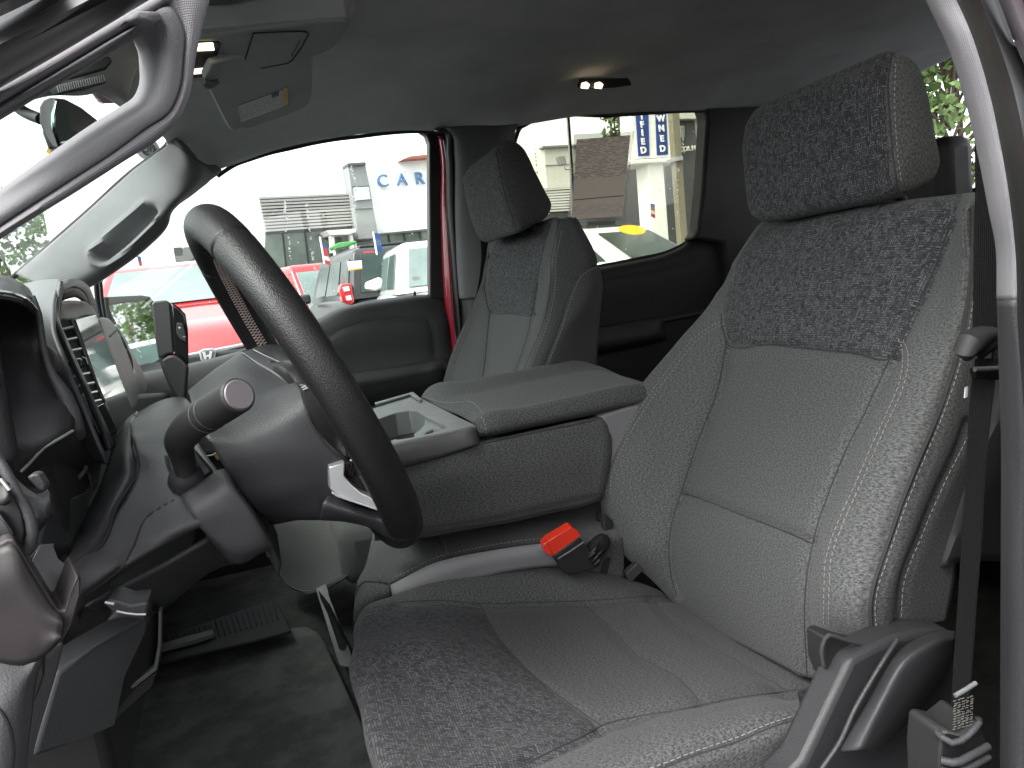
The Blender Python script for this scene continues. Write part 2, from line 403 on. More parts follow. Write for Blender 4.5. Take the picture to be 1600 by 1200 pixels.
def _textrim():
    M = MT('woven_pillar_skin'); tc = M.n('ShaderNodeTexCoord'); w = M.n('ShaderNodeTexWave', Scale=330, Distortion=0); w.bands_direction = 'X'; M.l(tc.outputs['UV'], w.inputs[0])
    w2 = M.n('ShaderNodeTexWave', Scale=420, Distortion=0); w2.bands_direction = 'Y'; M.l(tc.outputs['UV'], w2.inputs[0])
    h = M.math('MULTIPLY', w.outputs['Fac'], w2.outputs['Fac']); c = M.mix(M.ramp(h, .0, .6), (.14, .134, .14), (.225, .217, .23)); M.bump(h, .35, .0004); return M.set(c, .65, spec=.35)
m_textrim = _textrim()

m_visor = grain('visor_cloth', (.42, .435, .435), .95, 1400, .2, .0005, spec=.15)
m_midgrey = grain('console_side_plastic', (.075, .072, .075), .5, 1100, .2, .0005)
def dens(curve, k=6):
    Q = np.array([to3(p) for p in curve]); d = np.maximum(np.linalg.norm(np.diff(Q, axis=0), axis=1), 1e-4); t = np.concatenate([[0], np.cumsum(d)])
    T = np.concatenate([np.linspace(t[i], t[i+1], k, endpoint=False) for i in range(len(t)-1)]+[[t[-1]]]); return list(hermite(t, Q, T))

m_ohc = grain('console_cloth_plastic', (.34, .36, .35), .85, 1100, .2, .0005, spec=.12)
# ------------------------------------------------------------------ cab shell
cab = thing('truck_cab', 'dark cab interior with grey headliner, pillars and black carpet around the seats', 'truck cab', (.6, 1.18, .95))
railpx = [(339,273),(352,264),(367,255),(392,246),(420,237),(455,229),(490,221),(525,215),(560,211),(600,206),(640,203),(665,203),(700,208),(740,206),(780,198),(815,196),(835,186),(960,178),(1092,171),(1140,172)]
RAIL = np.array([P(x, y, 1.935) for x, y in railpx]); RAIL = RAIL[np.argsort(RAIL[:, 0])]
def zrail(x): return float(np.interp(x, RAIL[:, 0], RAIL[:, 2]))
grid = []
xs_f = lambda Y: np.interp(Y, [.3, .6, 1.0, 1.44, 1.72, 1.80, 1.935], [-.13, -.19, -.205, -.172, -.115, -.100, -.128])
for Y in [.33, .40, .55, .8, 1.1, 1.35, 1.55, 1.70, 1.80, 1.87, 1.91, 1.935]:
    row = []
    for t in [0, .03, .07, .12, .18, .26, .36, .5, .7, .85, 1.0]:
        x = xs_f(Y)*(1-t)+2.0*t; ze = zrail(x)
        if t == 0 and Y > 1.85: ze = zrail(-.125)
        front = 2.005 + .085*min(1, (x-xs_f(Y))/.35)**.7 if x > xs_f(Y) else 2.005
        ztop_ = min(front, 2.09)
        k = np.interp(Y, [.33, .40, .55, 1.45, 1.62, 1.72, 1.80, 1.87, 1.91, 1.935], [.7, .35, .04, 0, .03, .10, .26, .56, .80, 1.0])
        row.append(np.array([x, Y, ztop_*(1-k)+ze*k]))
    grid.append(row)
sheet('headliner', grid, m_liner, cab, step=.014, solid=.012, bv='hl', flip=None)
tube('window_top_seal', [np.array([p[0], 1.945, p[2]-.002]) for p in RAIL[::1]], .005, m_rubber, cab)
# outer roof keeps the daylight out
V, Fc = join([boxv((1.0, 1.18, 2.155), (2.5, 1.78, .03))]); mk('roof_skin', V, Fc, m_dashdk, cab, bevel=.01)
# far windshield pillar
sheet('windshield_pillar', [
    [(258,196,1.80),(263,208,1.80),(263,222,1.80),(240,242,1.81),(210,264,1.83),(175,295,1.85),(140,327,1.87),(82,378,1.90),(24,428,1.92)],
    [(262,200,1.80),(270,214,1.79),(274,232,1.79),(250,260,1.79),(222,284,1.80),(188,315,1.82),(152,346,1.84),(95,394,1.87),(40,436,1.90)],
    [(272,210,1.80),(290,230,1.79),(296,252,1.78),(276,280,1.765),(246,306,1.765),(212,338,1.785),(178,368,1.80),(118,410,1.84),(66,446,1.87)],
    [(290,225,1.82),(310,250,1.815),(316,268,1.81),(290,300,1.765),(268,318,1.755),(238,348,1.765),(204,380,1.78),(146,422,1.82),(92,456,1.86)],
    [(315,252,1.87),(328,268,1.865),(324,282,1.86),(296,304,1.82),(270,328,1.79),(258,352,1.785),(226,382,1.80),(166,428,1.83),(118,458,1.87)],
    [(340,258,1.935),(346,268,1.935),(330,281,1.935),(302,304,1.90),(272,327,1.87),(260,357,1.85),(232,386,1.85),(176,428,1.87),(140,450,1.90)]], m_trim, cab, step=.006, solid=.008, bv='ap',
    seams=[([(160,402),(182,384),(205,362),(236,330)], .030, .015)], bumps=[([(146,410),(158,414),(180,404),(214,372),(240,345),(243,325),(232,318),(205,338),(160,380),(142,398),(146,410)], .011, .008)])
cords('seam', 'ap', [[(266,220),(290,238),(315,256),(338,271)]], .0009, m_seamdk, cab)
tube('frit_band', [(256,190,1.83),(264,206,1.83),(262,224,1.83),(240,243,1.84),(210,265,1.86),(140,328,1.90),(82,379,1.93),(15,438,1.96)], .0055, m_black, cab)
# near windshield pillar with its grab handle
Hh = [(-80,352),(0,296),(80,238),(140,196),(188,166),(208,152),(216,136),(217,96),(212,72),(204,60),(182,74),(160,88),(100,124),(0,182),(-80,230)]
Hi = [(-80,358),(0,302),(82,245),(142,202),(192,172),(214,157),(223,138),(225,96),(219,68),(207,55),(184,69),(160,84),(100,121),(0,179),(-80,226)]
Cr = [(-80,368),(0,313),(86,258),(150,214),(200,182),(226,165),(238,144),(244,100),(234,56),(218,42),(189,63),(161,80),(100,118),(0,176),(-80,223)]
Cm = [(-80,388),(0,334),(94,270),(164,224),(214,190),(244,170),(260,145),(268,95),(260,42),(240,24),(203,50),(167,73),(100,113),(0,171),(-80,219)]
Pn = [(-80,405),(0,350),(100,285),(180,233),(226,199),(262,174),(276,146),(284,90),(283,45),(262,12),(222,35),(180,59),(100,107),(0,167),(-80,215)]
Pg = [(-80,409),(0,354),(102,288),(182,236),(229,202),(265,177),(280,147),(287,90),(287,43),(266,6),(224,30),(182,54),(100,103),(0,163),(-80,211)]
Oo = [(-80,424),(0,370),(112,300),(192,248),(246,212),(276,184),(292,148),(304,84),(314,32),(328,-50),(262,-18),(200,18),(100,78),(0,137),(-80,184)]
Ob = [(-80,430),(0,374),(114,303),(196,251),(252,215),(281,186),(296,149),(307,85),(318,33),(332,-50),(265,-22),(203,14),(100,74),(0,133),(-80,180)]
def cur(L, Y, Y2=None):
    n_ = len(L); return dens([(x, y, Y if Y2 is None else float(np.interp(i_, [0, n_-8, n_-4], [Y, Y, Y2]))) for i_, (x, y) in enumerate(L)])
sheet('grab_handle', [cur(Hh, .335, .2790), cur(Hi, .296, .2770), cur(Cr, .281, .2760), cur(Cm, .2745, .2750), cur(Pn, .275), cur(Pn, .281)], m_trim, cab, step=.0022, solid=.003, bv='gh', ang=80)
sheet('pillar_skin', [cur(Pn, .2835), cur(Pg, .281), cur(Pg, .2762), cur([((a[0]+b[0])/2, (a[1]+b[1])/2) for a, b in zip(Pg, Oo)], .2745), cur(Oo, .276), cur(Ob, .285)], m_textrim, cab, step=.0022, solid=.003, ang=80)
# door-opening seal and sill paint at the upper left corner
sheet('door_seal', [
    [(-60,172,.277),(0,138,.275),(100,80,.272),(200,20,.27),(290,-34,.268)],
    [(-60,158,.262),(0,122,.260),(100,63,.258),(190,8,.256),(280,-50,.255)],
    [(-60,132,.253),(0,97,.252),(85,48,.250),(160,0,.248),(240,-50,.247)],
    [(-60,100,.245),(0,68,.243),(75,32,.242),(140,-2,.240),(215,-40,.239)],
    [(-60,72,.250),(0,44,.248),(60,14,.247),(110,-12,.246),(180,-50,.245)],
    [(-60,48,.256),(0,24,.254),(50,-2,.252),(90,-26,.251),(150,-60,.250)]], m_rubber, cab, step=.004, solid=.006)
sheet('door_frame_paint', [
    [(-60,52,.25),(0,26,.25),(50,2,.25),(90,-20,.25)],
    [(-60,-10,.235),(-5,-20,.235),(20,-40,.235),(60,-60,.235)]], plain('grey_purple_paint', (.11, .095, .11), .35, coat=.3), cab, step=.006, solid=.01)  # grey-purple metal of the door frame, its own colour
# near centre pillar
_cp = []
for r_ in [
    [(1432,-40,.335),(1448,0,.335),(1480,69,.33),(1510,162,.325),(1528,240,.32),(1546,330,.315),(1556,383,.315),(1558,469,.315)],
    [(1436,-40,.318),(1452,0,.318),(1484,69,.315),(1514,162,.31),(1532,240,.306),(1549,330,.30),(1559,383,.30),(1561,468,.30)],
    [(1455,-40,.31),(1472,0,.31),(1502,66,.305),(1530,154,.30),(1548,234,.295),(1564,322,.29),(1573,380,.29),(1575,468,.29)],
    [(1476,-40,.305),(1494,0,.305),(1518,54,.30),(1545,141,.295),(1563,225,.29),(1576,300,.285),(1584,380,.285),(1587,468,.285)]]:
    a_ = to3(r_[0]); _cp.append([a_+np.array([-.055, .035, .34]), a_+np.array([-.034, .012, .17])]+r_)
sheet('center_pillar_trim', _cp, m_textrim, cab, step=.003, solid=.006, bv='bp')
sheet('roof_side_rail', [[np.array([-.16, .40, 2.0]), np.array([.1, .40, 2.045]), np.array([.9, .40, 2.06]), np.array([1.78, .40, 2.05])],
    [np.array([-.16, .33, 1.97]), np.array([.1, .335, 2.02]), np.array([.9, .335, 2.03]), np.array([1.78, .335, 2.02])],
    [np.array([-.16, .28, 2.0]), np.array([.1, .275, 2.05]), np.array([.9, .275, 2.06]), np.array([1.78, .275, 2.05])],
    [np.array([-.16, .28, 2.13]), np.array([.1, .275, 2.16]), np.array([.9, .275, 2.17]), np.array([1.78, .275, 2.16])]], m_rubber, cab, step=.02, solid=.01)
sheet('pillar_head', [[P(330,-55,.283), P(330,-55,.283)+np.array([.035, .01, .15]), np.array([.12, .32, 2.05])],
    [P(225,-5,.279), P(225,-5,.279)+np.array([.02, .005, .15]), np.array([.02, .31, 2.04])]], m_textrim, cab, step=.006, solid=.006)

sheet('lower_pillar_trim', [
    [(1557,469,.32),(1560,560,.32),(1564,700,.325),(1564,825,.33),(1563,1000,.34),(1562,1240,.345)],
    [(1561,469,.298),(1564,560,.30),(1568,700,.305),(1568,825,.31),(1568,1000,.32),(1568,1240,.325)],
    [(1575,469,.288),(1580,560,.29),(1586,700,.292),(1588,825,.295),(1590,1000,.30),(1590,1240,.305)],
    [(1588,469,.284),(1594,560,.284),(1602,700,.286),(1606,825,.29),(1608,1000,.295),(1610,1240,.30)]], m_pad, cab, step=.004, solid=.006)
sheet('door_seal', [
    [(1472,-40,.292),(1494,0,.290),(1518,54,.286),(1545,141,.282),(1563,225,.278),(1576,300,.274),(1587,400,.272),(1590,500,.272),(1604,700,.272),(1610,1240,.275)],
    [(1484,-40,.275),(1506,0,.273),(1531,54,.269),(1559,141,.264),(1577,225,.260),(1590,300,.258),(1600,400,.256),(1604,500,.256),(1618,700,.256),(1624,1240,.26)],
    [(1514,-40,.262),(1534,0,.26),(1557,54,.256),(1583,130,.252),(1600,205,.248),(1612,290,.246),(1624,400,.245),(1630,500,.245),(1640,700,.245),(1650,1240,.25)],
    [(1540,-40,.262),(1560,0,.26),(1582,60,.256),(1603,110,.252),(1620,190,.248),(1640,290,.246),(1650,400,.245),(1660,500,.245),(1670,700,.245),(1680,1240,.25)]], m_rubber, cab, step=.004, solid=.005)
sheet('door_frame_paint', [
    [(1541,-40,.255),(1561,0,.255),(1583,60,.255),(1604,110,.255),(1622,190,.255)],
    [(1558,-40,.245),(1578,0,.245),(1594,40,.245),(1614,90,.245),(1640,190,.245)]], bpy.data.materials['grey_purple_paint'], cab, step=.005, solid=.01)
slab('pillar_return', [np.array([.40, .262, .95]), np.array([.43, .262, .95]), np.array([.43, .262, 2.03]), np.array([.40, .262, 2.03])], (0, .022, 0), m_rubber, cab, bevel=.004)
# the closed rear door on the driver's side
slab('rear_driver_door', [np.array([.42, .285, .95]), np.array([1.80, .285, .95]), np.array([1.80, .285, 1.62]), np.array([.42, .285, 1.62])], (0, -.05, 0), m_red, cab, bevel=.01)
slab('rear_driver_door_lining', [np.array([.44, .315, .95]), np.array([1.80, .315, .95]), np.array([1.80, .315, 1.62]), np.array([.44, .315, 1.62])], (0, -.025, 0), m_dashdk, cab, bevel=.01)
slab('rear_driver_window', [np.array([.45, .29, 1.60]), np.array([1.70, .29, 1.60]), np.array([1.55, .29, 2.03]), np.array([.42, .29, 2.03])], (0, -.005, 0), m_tint, cab, bevel=0)
sheet('body_paint', [
    [(1573,-60,.245),(1592,0,.245),(1601,25,.245),(1622,90,.245)],
    [(1610,-60,.235),(1626,0,.235),(1640,30,.235),(1660,90,.235)]], m_red, cab, step=.006, solid=.01)
# far centre pillar: rubber, painted frame, trim
prism('window_post_seal', [(668,205),(680,207),(688,214),(694,230),(697,300),(699,380),(701,470),(672,466),(671,300),(671,224),(666,210),(655,203)], 1.955, 1.99, m_rubber, cab, bevel=.004)
sheet('door_frame_paint', [
    [(683,212,1.945),(687,240,1.945),(688,330,1.945),(692,430,1.945),(697,500,1.945),(706,560,1.945),(716,640,1.945)],
    [(690,214,1.930),(694,240,1.930),(697,330,1.930),(704,430,1.930),(709,500,1.930),(714,560,1.930),(722,640,1.930)]], m_red, cab, step=.01, solid=.01)
sheet('door_seal', [
    [(678,203,1.93),(691,209,1.93),(696,240,1.925),(698,330,1.925),(706,430,1.925),(711,500,1.925),(716,560,1.925),(720,640,1.92)],
    [(684,201,1.915),(700,206,1.91),(706,236,1.91),(708,330,1.91),(713,430,1.91),(718,500,1.91),(722,560,1.91),(728,640,1.91)]], m_rubber, cab, step=.008, solid=.01)
slab('post_backing', [(684,196,1.965),(716,200,1.965),(724,460,1.965),(734,700,1.965),(706,700,1.965),(698,470,1.965),(690,300,1.965)], (0, .03, 0), m_rubber, cab, bevel=0)
sheet('far_pillar_trim', [
    [(690,200,1.93),(703,212,1.93),(708,240,1.92),(709,330,1.92),(713,430,1.92),(716,467,1.92)],
    [(700,198,1.90),(712,214,1.89),(716,240,1.885),(717,330,1.885),(720,430,1.885),(723,467,1.885)],
    [(735,196,1.88),(738,214,1.87),(740,240,1.865),(742,330,1.865),(744,430,1.865),(746,466,1.865)],
    [(775,196,1.88),(775,214,1.87),(780,240,1.865),(784,330,1.865),(786,430,1.865),(786,464,1.865)],
    [(812,193,1.93),(805,206,1.92),(806,240,1.92),(830,330,1.92),(850,430,1.92),(850,462,1.92)]], m_trim, cab, step=.008, solid=.008)
sheet('far_pillar_trim_low', [
    [(715,465,1.93),(719,520,1.93),(724,600,1.93),(730,700,1.93)],
    [(735,464,1.88),(738,520,1.88),(742,600,1.88),(748,700,1.88)],
    [(790,460,1.88),(792,520,1.88),(796,600,1.88),(800,700,1.88)],
    [(860,462,1.93),(862,520,1.93),(866,600,1.93),(870,700,1.93)]], m_dash, cab, step=.01, solid=.008)
# rear quarter, back wall and floor
slab('rear_quarter_trim', [(1098,160,1.93),(1104,178,1.93),(1105,190,1.93),(1098,300,1.93),(1091,362,1.93),(1082,373,1.93),(1130,380,1.93),(1160,620,1.93),(1420,620,1.93),(1420,150,1.93)], (0, .06, 0), m_dashdk, cab, bevel=.01)
V, Fc = join([boxv((1.78, 1.18, 1.30), (.04, 1.7, .80)), boxv((1.78, .58, 1.90), (.04, .50, .40)), boxv((1.78, 1.96, 1.90), (.04, .16, .40)), boxv((1.78, 1.355, 2.125), (.04, 1.05, .06))])
mk('back_wall', V, Fc, m_dashdk, cab)
# rear window seen past the driver's headrest: carried at the back wall, beside its own opening
V, Fc = join([boxv((.75, 1.18, .955), (2.6, 1.75, .02))]); mk('floor_carpet', V, Fc, m_carpet, cab)
V, Fc = join([boxv((-.62, 1.18, 1.35), (.03, 1.75, .8)), boxv((.7, 2.0, 1.1), (2.5, .02, .35))]); mk('cab_walls', V, Fc, m_dashdk, cab)
slab('door_sill', [np.array([-.2, .30, .99]), np.array([.9, .30, .99]), np.array([.9, .40, .99]), np.array([-.2, .40, .99])], (0, 0, -.05), m_dashdk, cab, bevel=.01)
# windshield glass
slab('windshield', [np.array([-.22, .5, 2.03]), np.array([-.245, 1.2, 2.04]), np.array([-.15, 1.86, 2.02]), np.array([-.62, 1.93, 1.58]), np.array([-.78, 1.2, 1.60]), np.array([-.70, .45, 1.58])], (-.004, 0, .004), m_shield, cab, bevel=0)
# ------------------------------------------------------------------ floor mat and foot well
mat_ = thing('floor_mat', 'charcoal carpet mat with rounded corners in the driver footwell', 'floor mat', (.0, 1.1, .97))
def flo(px, py, z=.985): return PZ(px, py, z)
slab('mat_pile', [flo(100,1120,1.0), flo(248,1036,1.0), flo(330,1018,1.0), flo(402,997,1.0), flo(430,986,1.0), flo(456,980,1.0), flo(480,978,1.0), flo(496,986,1.0), flo(506,1000,1.0), flo(560,1116,1.0), flo(640,1300,1.0), flo(60,1300,1.0)], (0, 0, -.012), m_matp, mat_, bevel=.004)
ped = thing('brake_pedal', 'dark pedal with worn pale bar deep in the footwell', 'pedal', tuple(PZ(300,1000,1.03)))
slab('pedal_bar', [PZ(249,1007,1.04), PZ(276,998,1.04), PZ(332,983,1.04), PZ(334,990,1.04), PZ(300,1001,1.04), PZ(250,1014,1.04)], (0, 0, -.008), m_ltvinyl, ped, bevel=.001)
slab('pedal_pad', [PZ(240,1000,1.03), PZ(430,935,1.03), PZ(455,985,1.03), PZ(400,1000,1.03), PZ(250,1036,1.03)], (0, 0, -.006), m_black, ped, bevel=.002)
V, Fc = [], []
for i in range(22):
    a, b = PZ(262+i*8.2, 1018-i*2.4, 1.0325), PZ(254+i*8.2, 998-i*2.7, 1.0325); v, f = tubes([[a, b]], .0012, 5); o = len(V); V += v; Fc += [tuple(k+o for k in q) for q in f]
mk('pedal_ribs', V, Fc, m_dashdk, ped)
# ------------------------------------------------------------------ passenger doors
fd = thing('front_passenger_door', 'closed black front passenger door with padded armrest and clear window', 'truck door', (.2, 1.98, 1.0))
sheet('door_panel', [
    [(180,590,1.99),(227,581,1.99),(300,567,1.99),(365,551,1.99),(440,528,1.99),(500,497,1.99),(527,483,1.99),(555,475,1.99),(600,467,1.99),(673,460,1.99),(690,463,1.99),(700,474,2.0)],
    [(180,598,1.95),(228,588,1.95),(302,573,1.95),(367,557,1.95),(442,534,1.95),(505,503,1.95),(531,489,1.95),(557,481,1.95),(602,474,1.95),(675,467,1.95),(694,472,1.955),(703,484,1.97)],
    [(185,622,1.93),(235,612,1.93),(308,596,1.93),(372,582,1.93),(448,560,1.93),(512,532,1.93),(538,519,1.93),(564,512,1.93),(608,506,1.93),(677,502,1.93),(698,503,1.935),(706,510,1.955)],
    [(190,660,1.93),(240,650,1.93),(312,634,1.93),(378,620,1.93),(455,602,1.93),(520,580,1.93),(545,572,1.93),(570,566,1.93),(614,560,1.93),(680,552,1.93),(702,548,1.935),(712,548,1.955)],
    [(195,740,1.91),(250,730,1.91),(320,712,1.91),(390,700,1.91),(465,682,1.91),(530,662,1.91),(555,652,1.91),(580,645,1.91),(624,635,1.91),(690,622,1.91),(714,616,1.92),(722,615,1.95)]],
    m_door, fd, step=.007, solid=.012, bv='fd', seams=[([(512,528),(535,513),(560,504),(610,497),(655,493),(670,500),(676,520),(680,556)], .004, .006)])
cords('inset_line', 'fd', [[(516,524),(537,511),(560,503),(610,496),(655,493),(670,499),(676,520),(680,556)]], .0010, m_dash, fd, lift=.0004)
sheet('armrest', [
    [(540,584,1.925),(600,575,1.925),(650,567,1.925),(690,560,1.925),(698,562,1.93)],
    [(543,588,1.885),(602,578,1.885),(652,570,1.885),(690,564,1.888),(699,568,1.92)],
    [(548,597,1.865),(604,588,1.865),(654,579,1.865),(692,573,1.868),(701,576,1.91)],
    [(552,612,1.872),(606,603,1.872),(656,594,1.872),(694,586,1.875),(702,588,1.91)],
    [(556,640,1.905),(610,630,1.905),(660,620,1.905),(696,612,1.905),(704,612,1.92)]], m_pad, fd, step=.006, solid=.008, bv='fa')
stitch('stitching', 'fa', [[(556,604),(604,594),(654,584),(690,577)]], m_seamdk, fd, r=.0006)
slab('speaker_panel', [(672,640,1.90),(690,612,1.90),(700,606,1.90),(705,640,1.90)], (0, .02, 0), m_dash, fd, bevel=.003)
tube('lock_pin', [(648,462,1.975),(648,455,1.975)], .0035, m_black, fd)
slab('window', [(180,640,2.0),(120,470,2.0),(176,420,2.0),(250,335,2.0),(330,262,2.0),(420,222,2.0),(560,196,2.0),(690,190,2.0),(715,480,2.0),(560,500,2.0),(380,580,2.0)], (0, .004, 0), m_glass, fd, bevel=0)
tube('quarter_post', [(150,437,1.975),(153,470,1.98),(160,505,1.985),(170,560,1.99)], .006, m_black, fd)
tube('quarter_post_inner', [(157,440,1.965),(161,480,1.97),(170,520,1.975)], .004, m_dash, fd)
# raindrops on the glass
def drops(name, n, region, Y, parent, trails):
    V, Fc = [], []
    pts = []
    while len(pts) < n:
        x, y = rng.uniform(region[0], region[2]), rng.uniform(region[1], region[3]); pts.append((x, y, rng.uniform(.0009, .0022)))
    for (x0, y0, x1, y1, k) in trails:
        for i in range(k):
            t = rng.uniform(0, 1); pts.append((x0+(x1-x0)*t+rng.normal()*1.0, y0+(y1-y0)*t, rng.uniform(.0012, .0030)))
    for x, y, r in pts:
        c = P(x, y, Y); o = len(V)
        for j in range(4):
            ph = j/3.2*math.pi/2
            for i in range(7):
                a = 2*math.pi*i/7; V.append(c+np.array([r*math.cos(a)*math.cos(ph), -r*.55*math.sin(ph), r*1.15*math.sin(a)*math.cos(ph)]))
        for j in range(3):
            for i in range(7): Fc.append((o+j*7+i, o+j*7+(i+1) % 7, o+(j+1)*7+(i+1) % 7, o+(j+1)*7+i))
        Fc.append(tuple(o+21+i for i in range(7)))
    M = bpy.data.materials.get('water_drop')
    if not M:
        T = MT('water_drop'); T.set((.9, .95, .93), .05); T.b.inputs['Transmission Weight'].default_value = .6; T.b.inputs['IOR'].default_value = 1.33; M = T.m
    return tag(mk(name, V, Fc, M, parent), kind='stuff')
drops('raindrops', 70, (280,230,668,480), 1.998, fd, [(444,305,456,420,22),(478,305,492,430,20),(549,258,558,300,14),(552,300,556,340,10),(202,505,222,560,8),(224,500,240,560,10)])
# rear door
rd = thing('rear_passenger_door', 'closed black rear passenger door behind the front passenger seat', 'truck door', (1.05, 1.98, 1.0))
sheet('door_panel', [
    [(800,436,2.0),(880,424,2.0),(930,415,2.0),(990,404,2.0),(1040,392,2.0),(1062,382,2.0),(1080,369,2.0),(1090,362,2.0),(1110,352,2.0)],
    [(800,444,1.965),(880,432,1.965),(932,423,1.965),(992,412,1.965),(1044,400,1.965),(1068,389,1.965),(1088,376,1.965),(1102,371,1.965),(1118,371,1.965)],
    [(800,462,1.955),(880,452,1.955),(936,444,1.955),(996,434,1.955),(1050,424,1.955),(1078,415,1.955),(1100,405,1.955),(1120,400,1.955),(1140,398,1.96)],
    [(800,520,1.95),(880,512,1.95),(940,502,1.95),(1000,492,1.95),(1056,484,1.95),(1084,478,1.95),(1108,474,1.95),(1130,470,1.95),(1150,468,1.96)],
    [(800,640,1.95),(880,630,1.95),(950,620,1.95),(1010,612,1.95),(1066,604,1.95),(1094,600,1.95),(1118,596,1.95),(1140,592,1.95),(1160,590,1.96)]], m_dashdk, rd, step=.010, solid=.012, bv='rd',
    seams=[([(930,446),(990,434),(1050,422),(1085,410)], .003, .006)])
sheet('armrest', [
    [(880,520,1.95),(935,511,1.95),(985,502,1.95),(1028,495,1.95),(1032,495,1.95)],
    [(880,528,1.895),(937,518,1.895),(987,509,1.895),(1030,501,1.895),(1036,501,1.92)],
    [(880,550,1.885),(940,541,1.885),(990,531,1.885),(1034,522,1.885),(1040,521,1.92)],
    [(880,562,1.92),(942,552,1.92),(992,542,1.92),(1036,532,1.92),(1042,530,1.94)]], m_door, rd, step=.008, solid=.01)
sheet('pull_strip', [
    [(1030,496,1.93),(1060,490,1.93),(1100,482,1.93)],
    [(1032,503,1.92),(1062,497,1.92),(1102,489,1.92)]], m_door, rd, step=.008, solid=.008)
slab('window', [(780,440,2.01),(780,180,2.01),(1130,165,2.01),(1112,380,2.01),(940,440,2.01)], (0, .004, 0), m_tint, rd, bevel=0)
tube('window_seal', [(808,440,1.99),(807,330,1.99),(806,215,1.99),(811,202,1.99),(824,190,1.99),(850,184,1.99),(960,177,1.99),(1090,170,1.99),(1102,174,1.99),(1106,188,1.99),(1098,300,1.99),(1091,360,1.99),(1080,373,1.99),(1050,391,1.99),(990,406,1.99),(930,418,1.99)], .006, m_black, rd)
drops('raindrops', 40, (815,200,1095,400), 2.006, rd, [(836,225,840,290,16),(1064,180,1068,240,10),(1060,260,1058,340,14)])
# ------------------------------------------------------------------ paper sheet in the rear door window
pap = thing('window_sheet', 'brown-grey printed price sheet in a clear sleeve on the rear door window', 'paper sheet', tuple(P(935,345,1.99)))
def papmat():
    M = MT('translucent_paper'); tc = M.n('ShaderNodeTexCoord'); sx = M.n('ShaderNodeSeparateXYZ'); M.l(tc.outputs['UV'], sx.inputs[0])  # warm off-white translucent stock with rows of print
    rowi = M.math('MULTIPLY', sx.outputs[1], 52.0); fr = M.math('FRACT', rowi); line = M.math('GREATER_THAN', fr, .55)
    cell = M.n('ShaderNodeTexNoise', Scale=1.0, Detail=2); cb = M.n('ShaderNodeCombineXYZ'); M.l(M.math('MULTIPLY', sx.outputs[0], 9), cb.inputs[0]); M.l(M.math('MULTIPLY', M.math('FLOOR', rowi), 3.7), cb.inputs[1]); M.l(cb.outputs[0], cell.inputs['Vector'])
    on = M.math('MULTIPLY', line, M.math('GREATER_THAN', cell.outputs['Fac'], .47)); up = M.math('GREATER_THAN', sx.outputs[1], .50)
    low = M.math('MULTIPLY', M.math('LESS_THAN', sx.outputs[1], .17), M.math('GREATER_THAN', sx.outputs[1], .06)); z = M.math('ADD', up, M.math('MULTIPLY', low, .5)); on = M.math('MULTIPLY', on, z)
    c = M.mix(on, (.80, .70, .68), (.42, .37, .38)); M.b.inputs['Transmission Weight'].default_value = 0.0
    tr = M.n('ShaderNodeBsdfTranslucent'); M.l(c, tr.inputs[0]); mx = M.n('ShaderNodeMixShader'); mx.inputs[0].default_value = .8
    M.set(c, .8); M.l(M.b.outputs[0], mx.inputs[1]); M.l(tr.outputs[0], mx.inputs[2]); M.l(mx.outputs[0], M.t.nodes['Material Output'].inputs[0]); return M.m
def quad_uv(name, pix, Y, mat, parent, th=.0006):
    Q = [P(x, y, Y) for x, y in pix]; V = Q + [q+np.array([0, th, 0]) for q in Q]
    return mk(name, V, [(0, 1, 2, 3), (7, 6, 5, 4), (0, 4, 5, 1), (1, 5, 6, 2), (2, 6, 7, 3), (3, 7, 4, 0)], mat, parent, uv=[(0, 1), (1, 1), (1, 0), (0, 0)]*2, smooth=False)
mk('printed_page', [P(x, y, 1.995) for x, y in [(901,218),(985,211),(972,338),(893,343)]], [(0, 1, 2, 3)], papmat(), pap, uv=[(0, 1), (1, 1), (1, 0), (0, 0)], smooth=False)
quad_uv('sleeve', [(897,210),(991,205),(977,345),(887,347)], 1.9965, glass_mat('sleeve_film', (.80, .80, .80), .2, .2), pap)
quad_uv('rule_line', [(896,312),(974,305),(974,306.2),(896,313.2)], 1.9940, m_dashdk, pap)
# ------------------------------------------------------------------ door mirror outside
mir = thing('door_mirror', 'black framed passenger door mirror reflecting trees beyond the window', 'wing mirror', tuple(P(200,575,2.25)))
Ym = 2.22
mo = [(158,468),(162,464),(222,461),(234,463),(242,472),(250,500),(262,545),(266,560),(250,572),(222,590),(212,588),(190,540),(165,500)]
mi = [(169,478),(178,476),(225,469),(235,470),(239,478),(246,505),(255,540),(257,556),(246,564),(222,575),(216,570),(196,530),(178,498)]
cI = P(215, 520, Ym); vd = (cI-EYE)/np.linalg.norm(cI-EYE); want = np.array([.89, .45, .045]); want /= np.linalg.norm(want); mn = want-vd; mn /= np.linalg.norm(mn)
def onm(x, y, off_=0): d = ray(x, y); c0 = cI+mn*off_; return EYE+d*((c0-EYE) @ mn/(d @ mn))
O = [onm(x, y) for x, y in mo]; I = [onm(x, y) for x, y in mi]; n = len(O)
V = O+I+[p-mn*.02 for p in I]+[p-mn*.09 for p in O]; Fc = []
for i in range(n):
    j = (i+1) % n; Fc += [(i, j, n+j, n+i), (n+i, n+j, 2*n+j, 2*n+i), (j, i, 3*n+i, 3*n+j)]
Fc.append(tuple(range(3*n, 4*n)))
mk('housing', V, Fc, m_dashdk, mir, bevel=.003)
slab('mirror_glass', [onm(x, y, -.004) for x, y in mi], -mn*.003, m_mirror, mir, bevel=0)
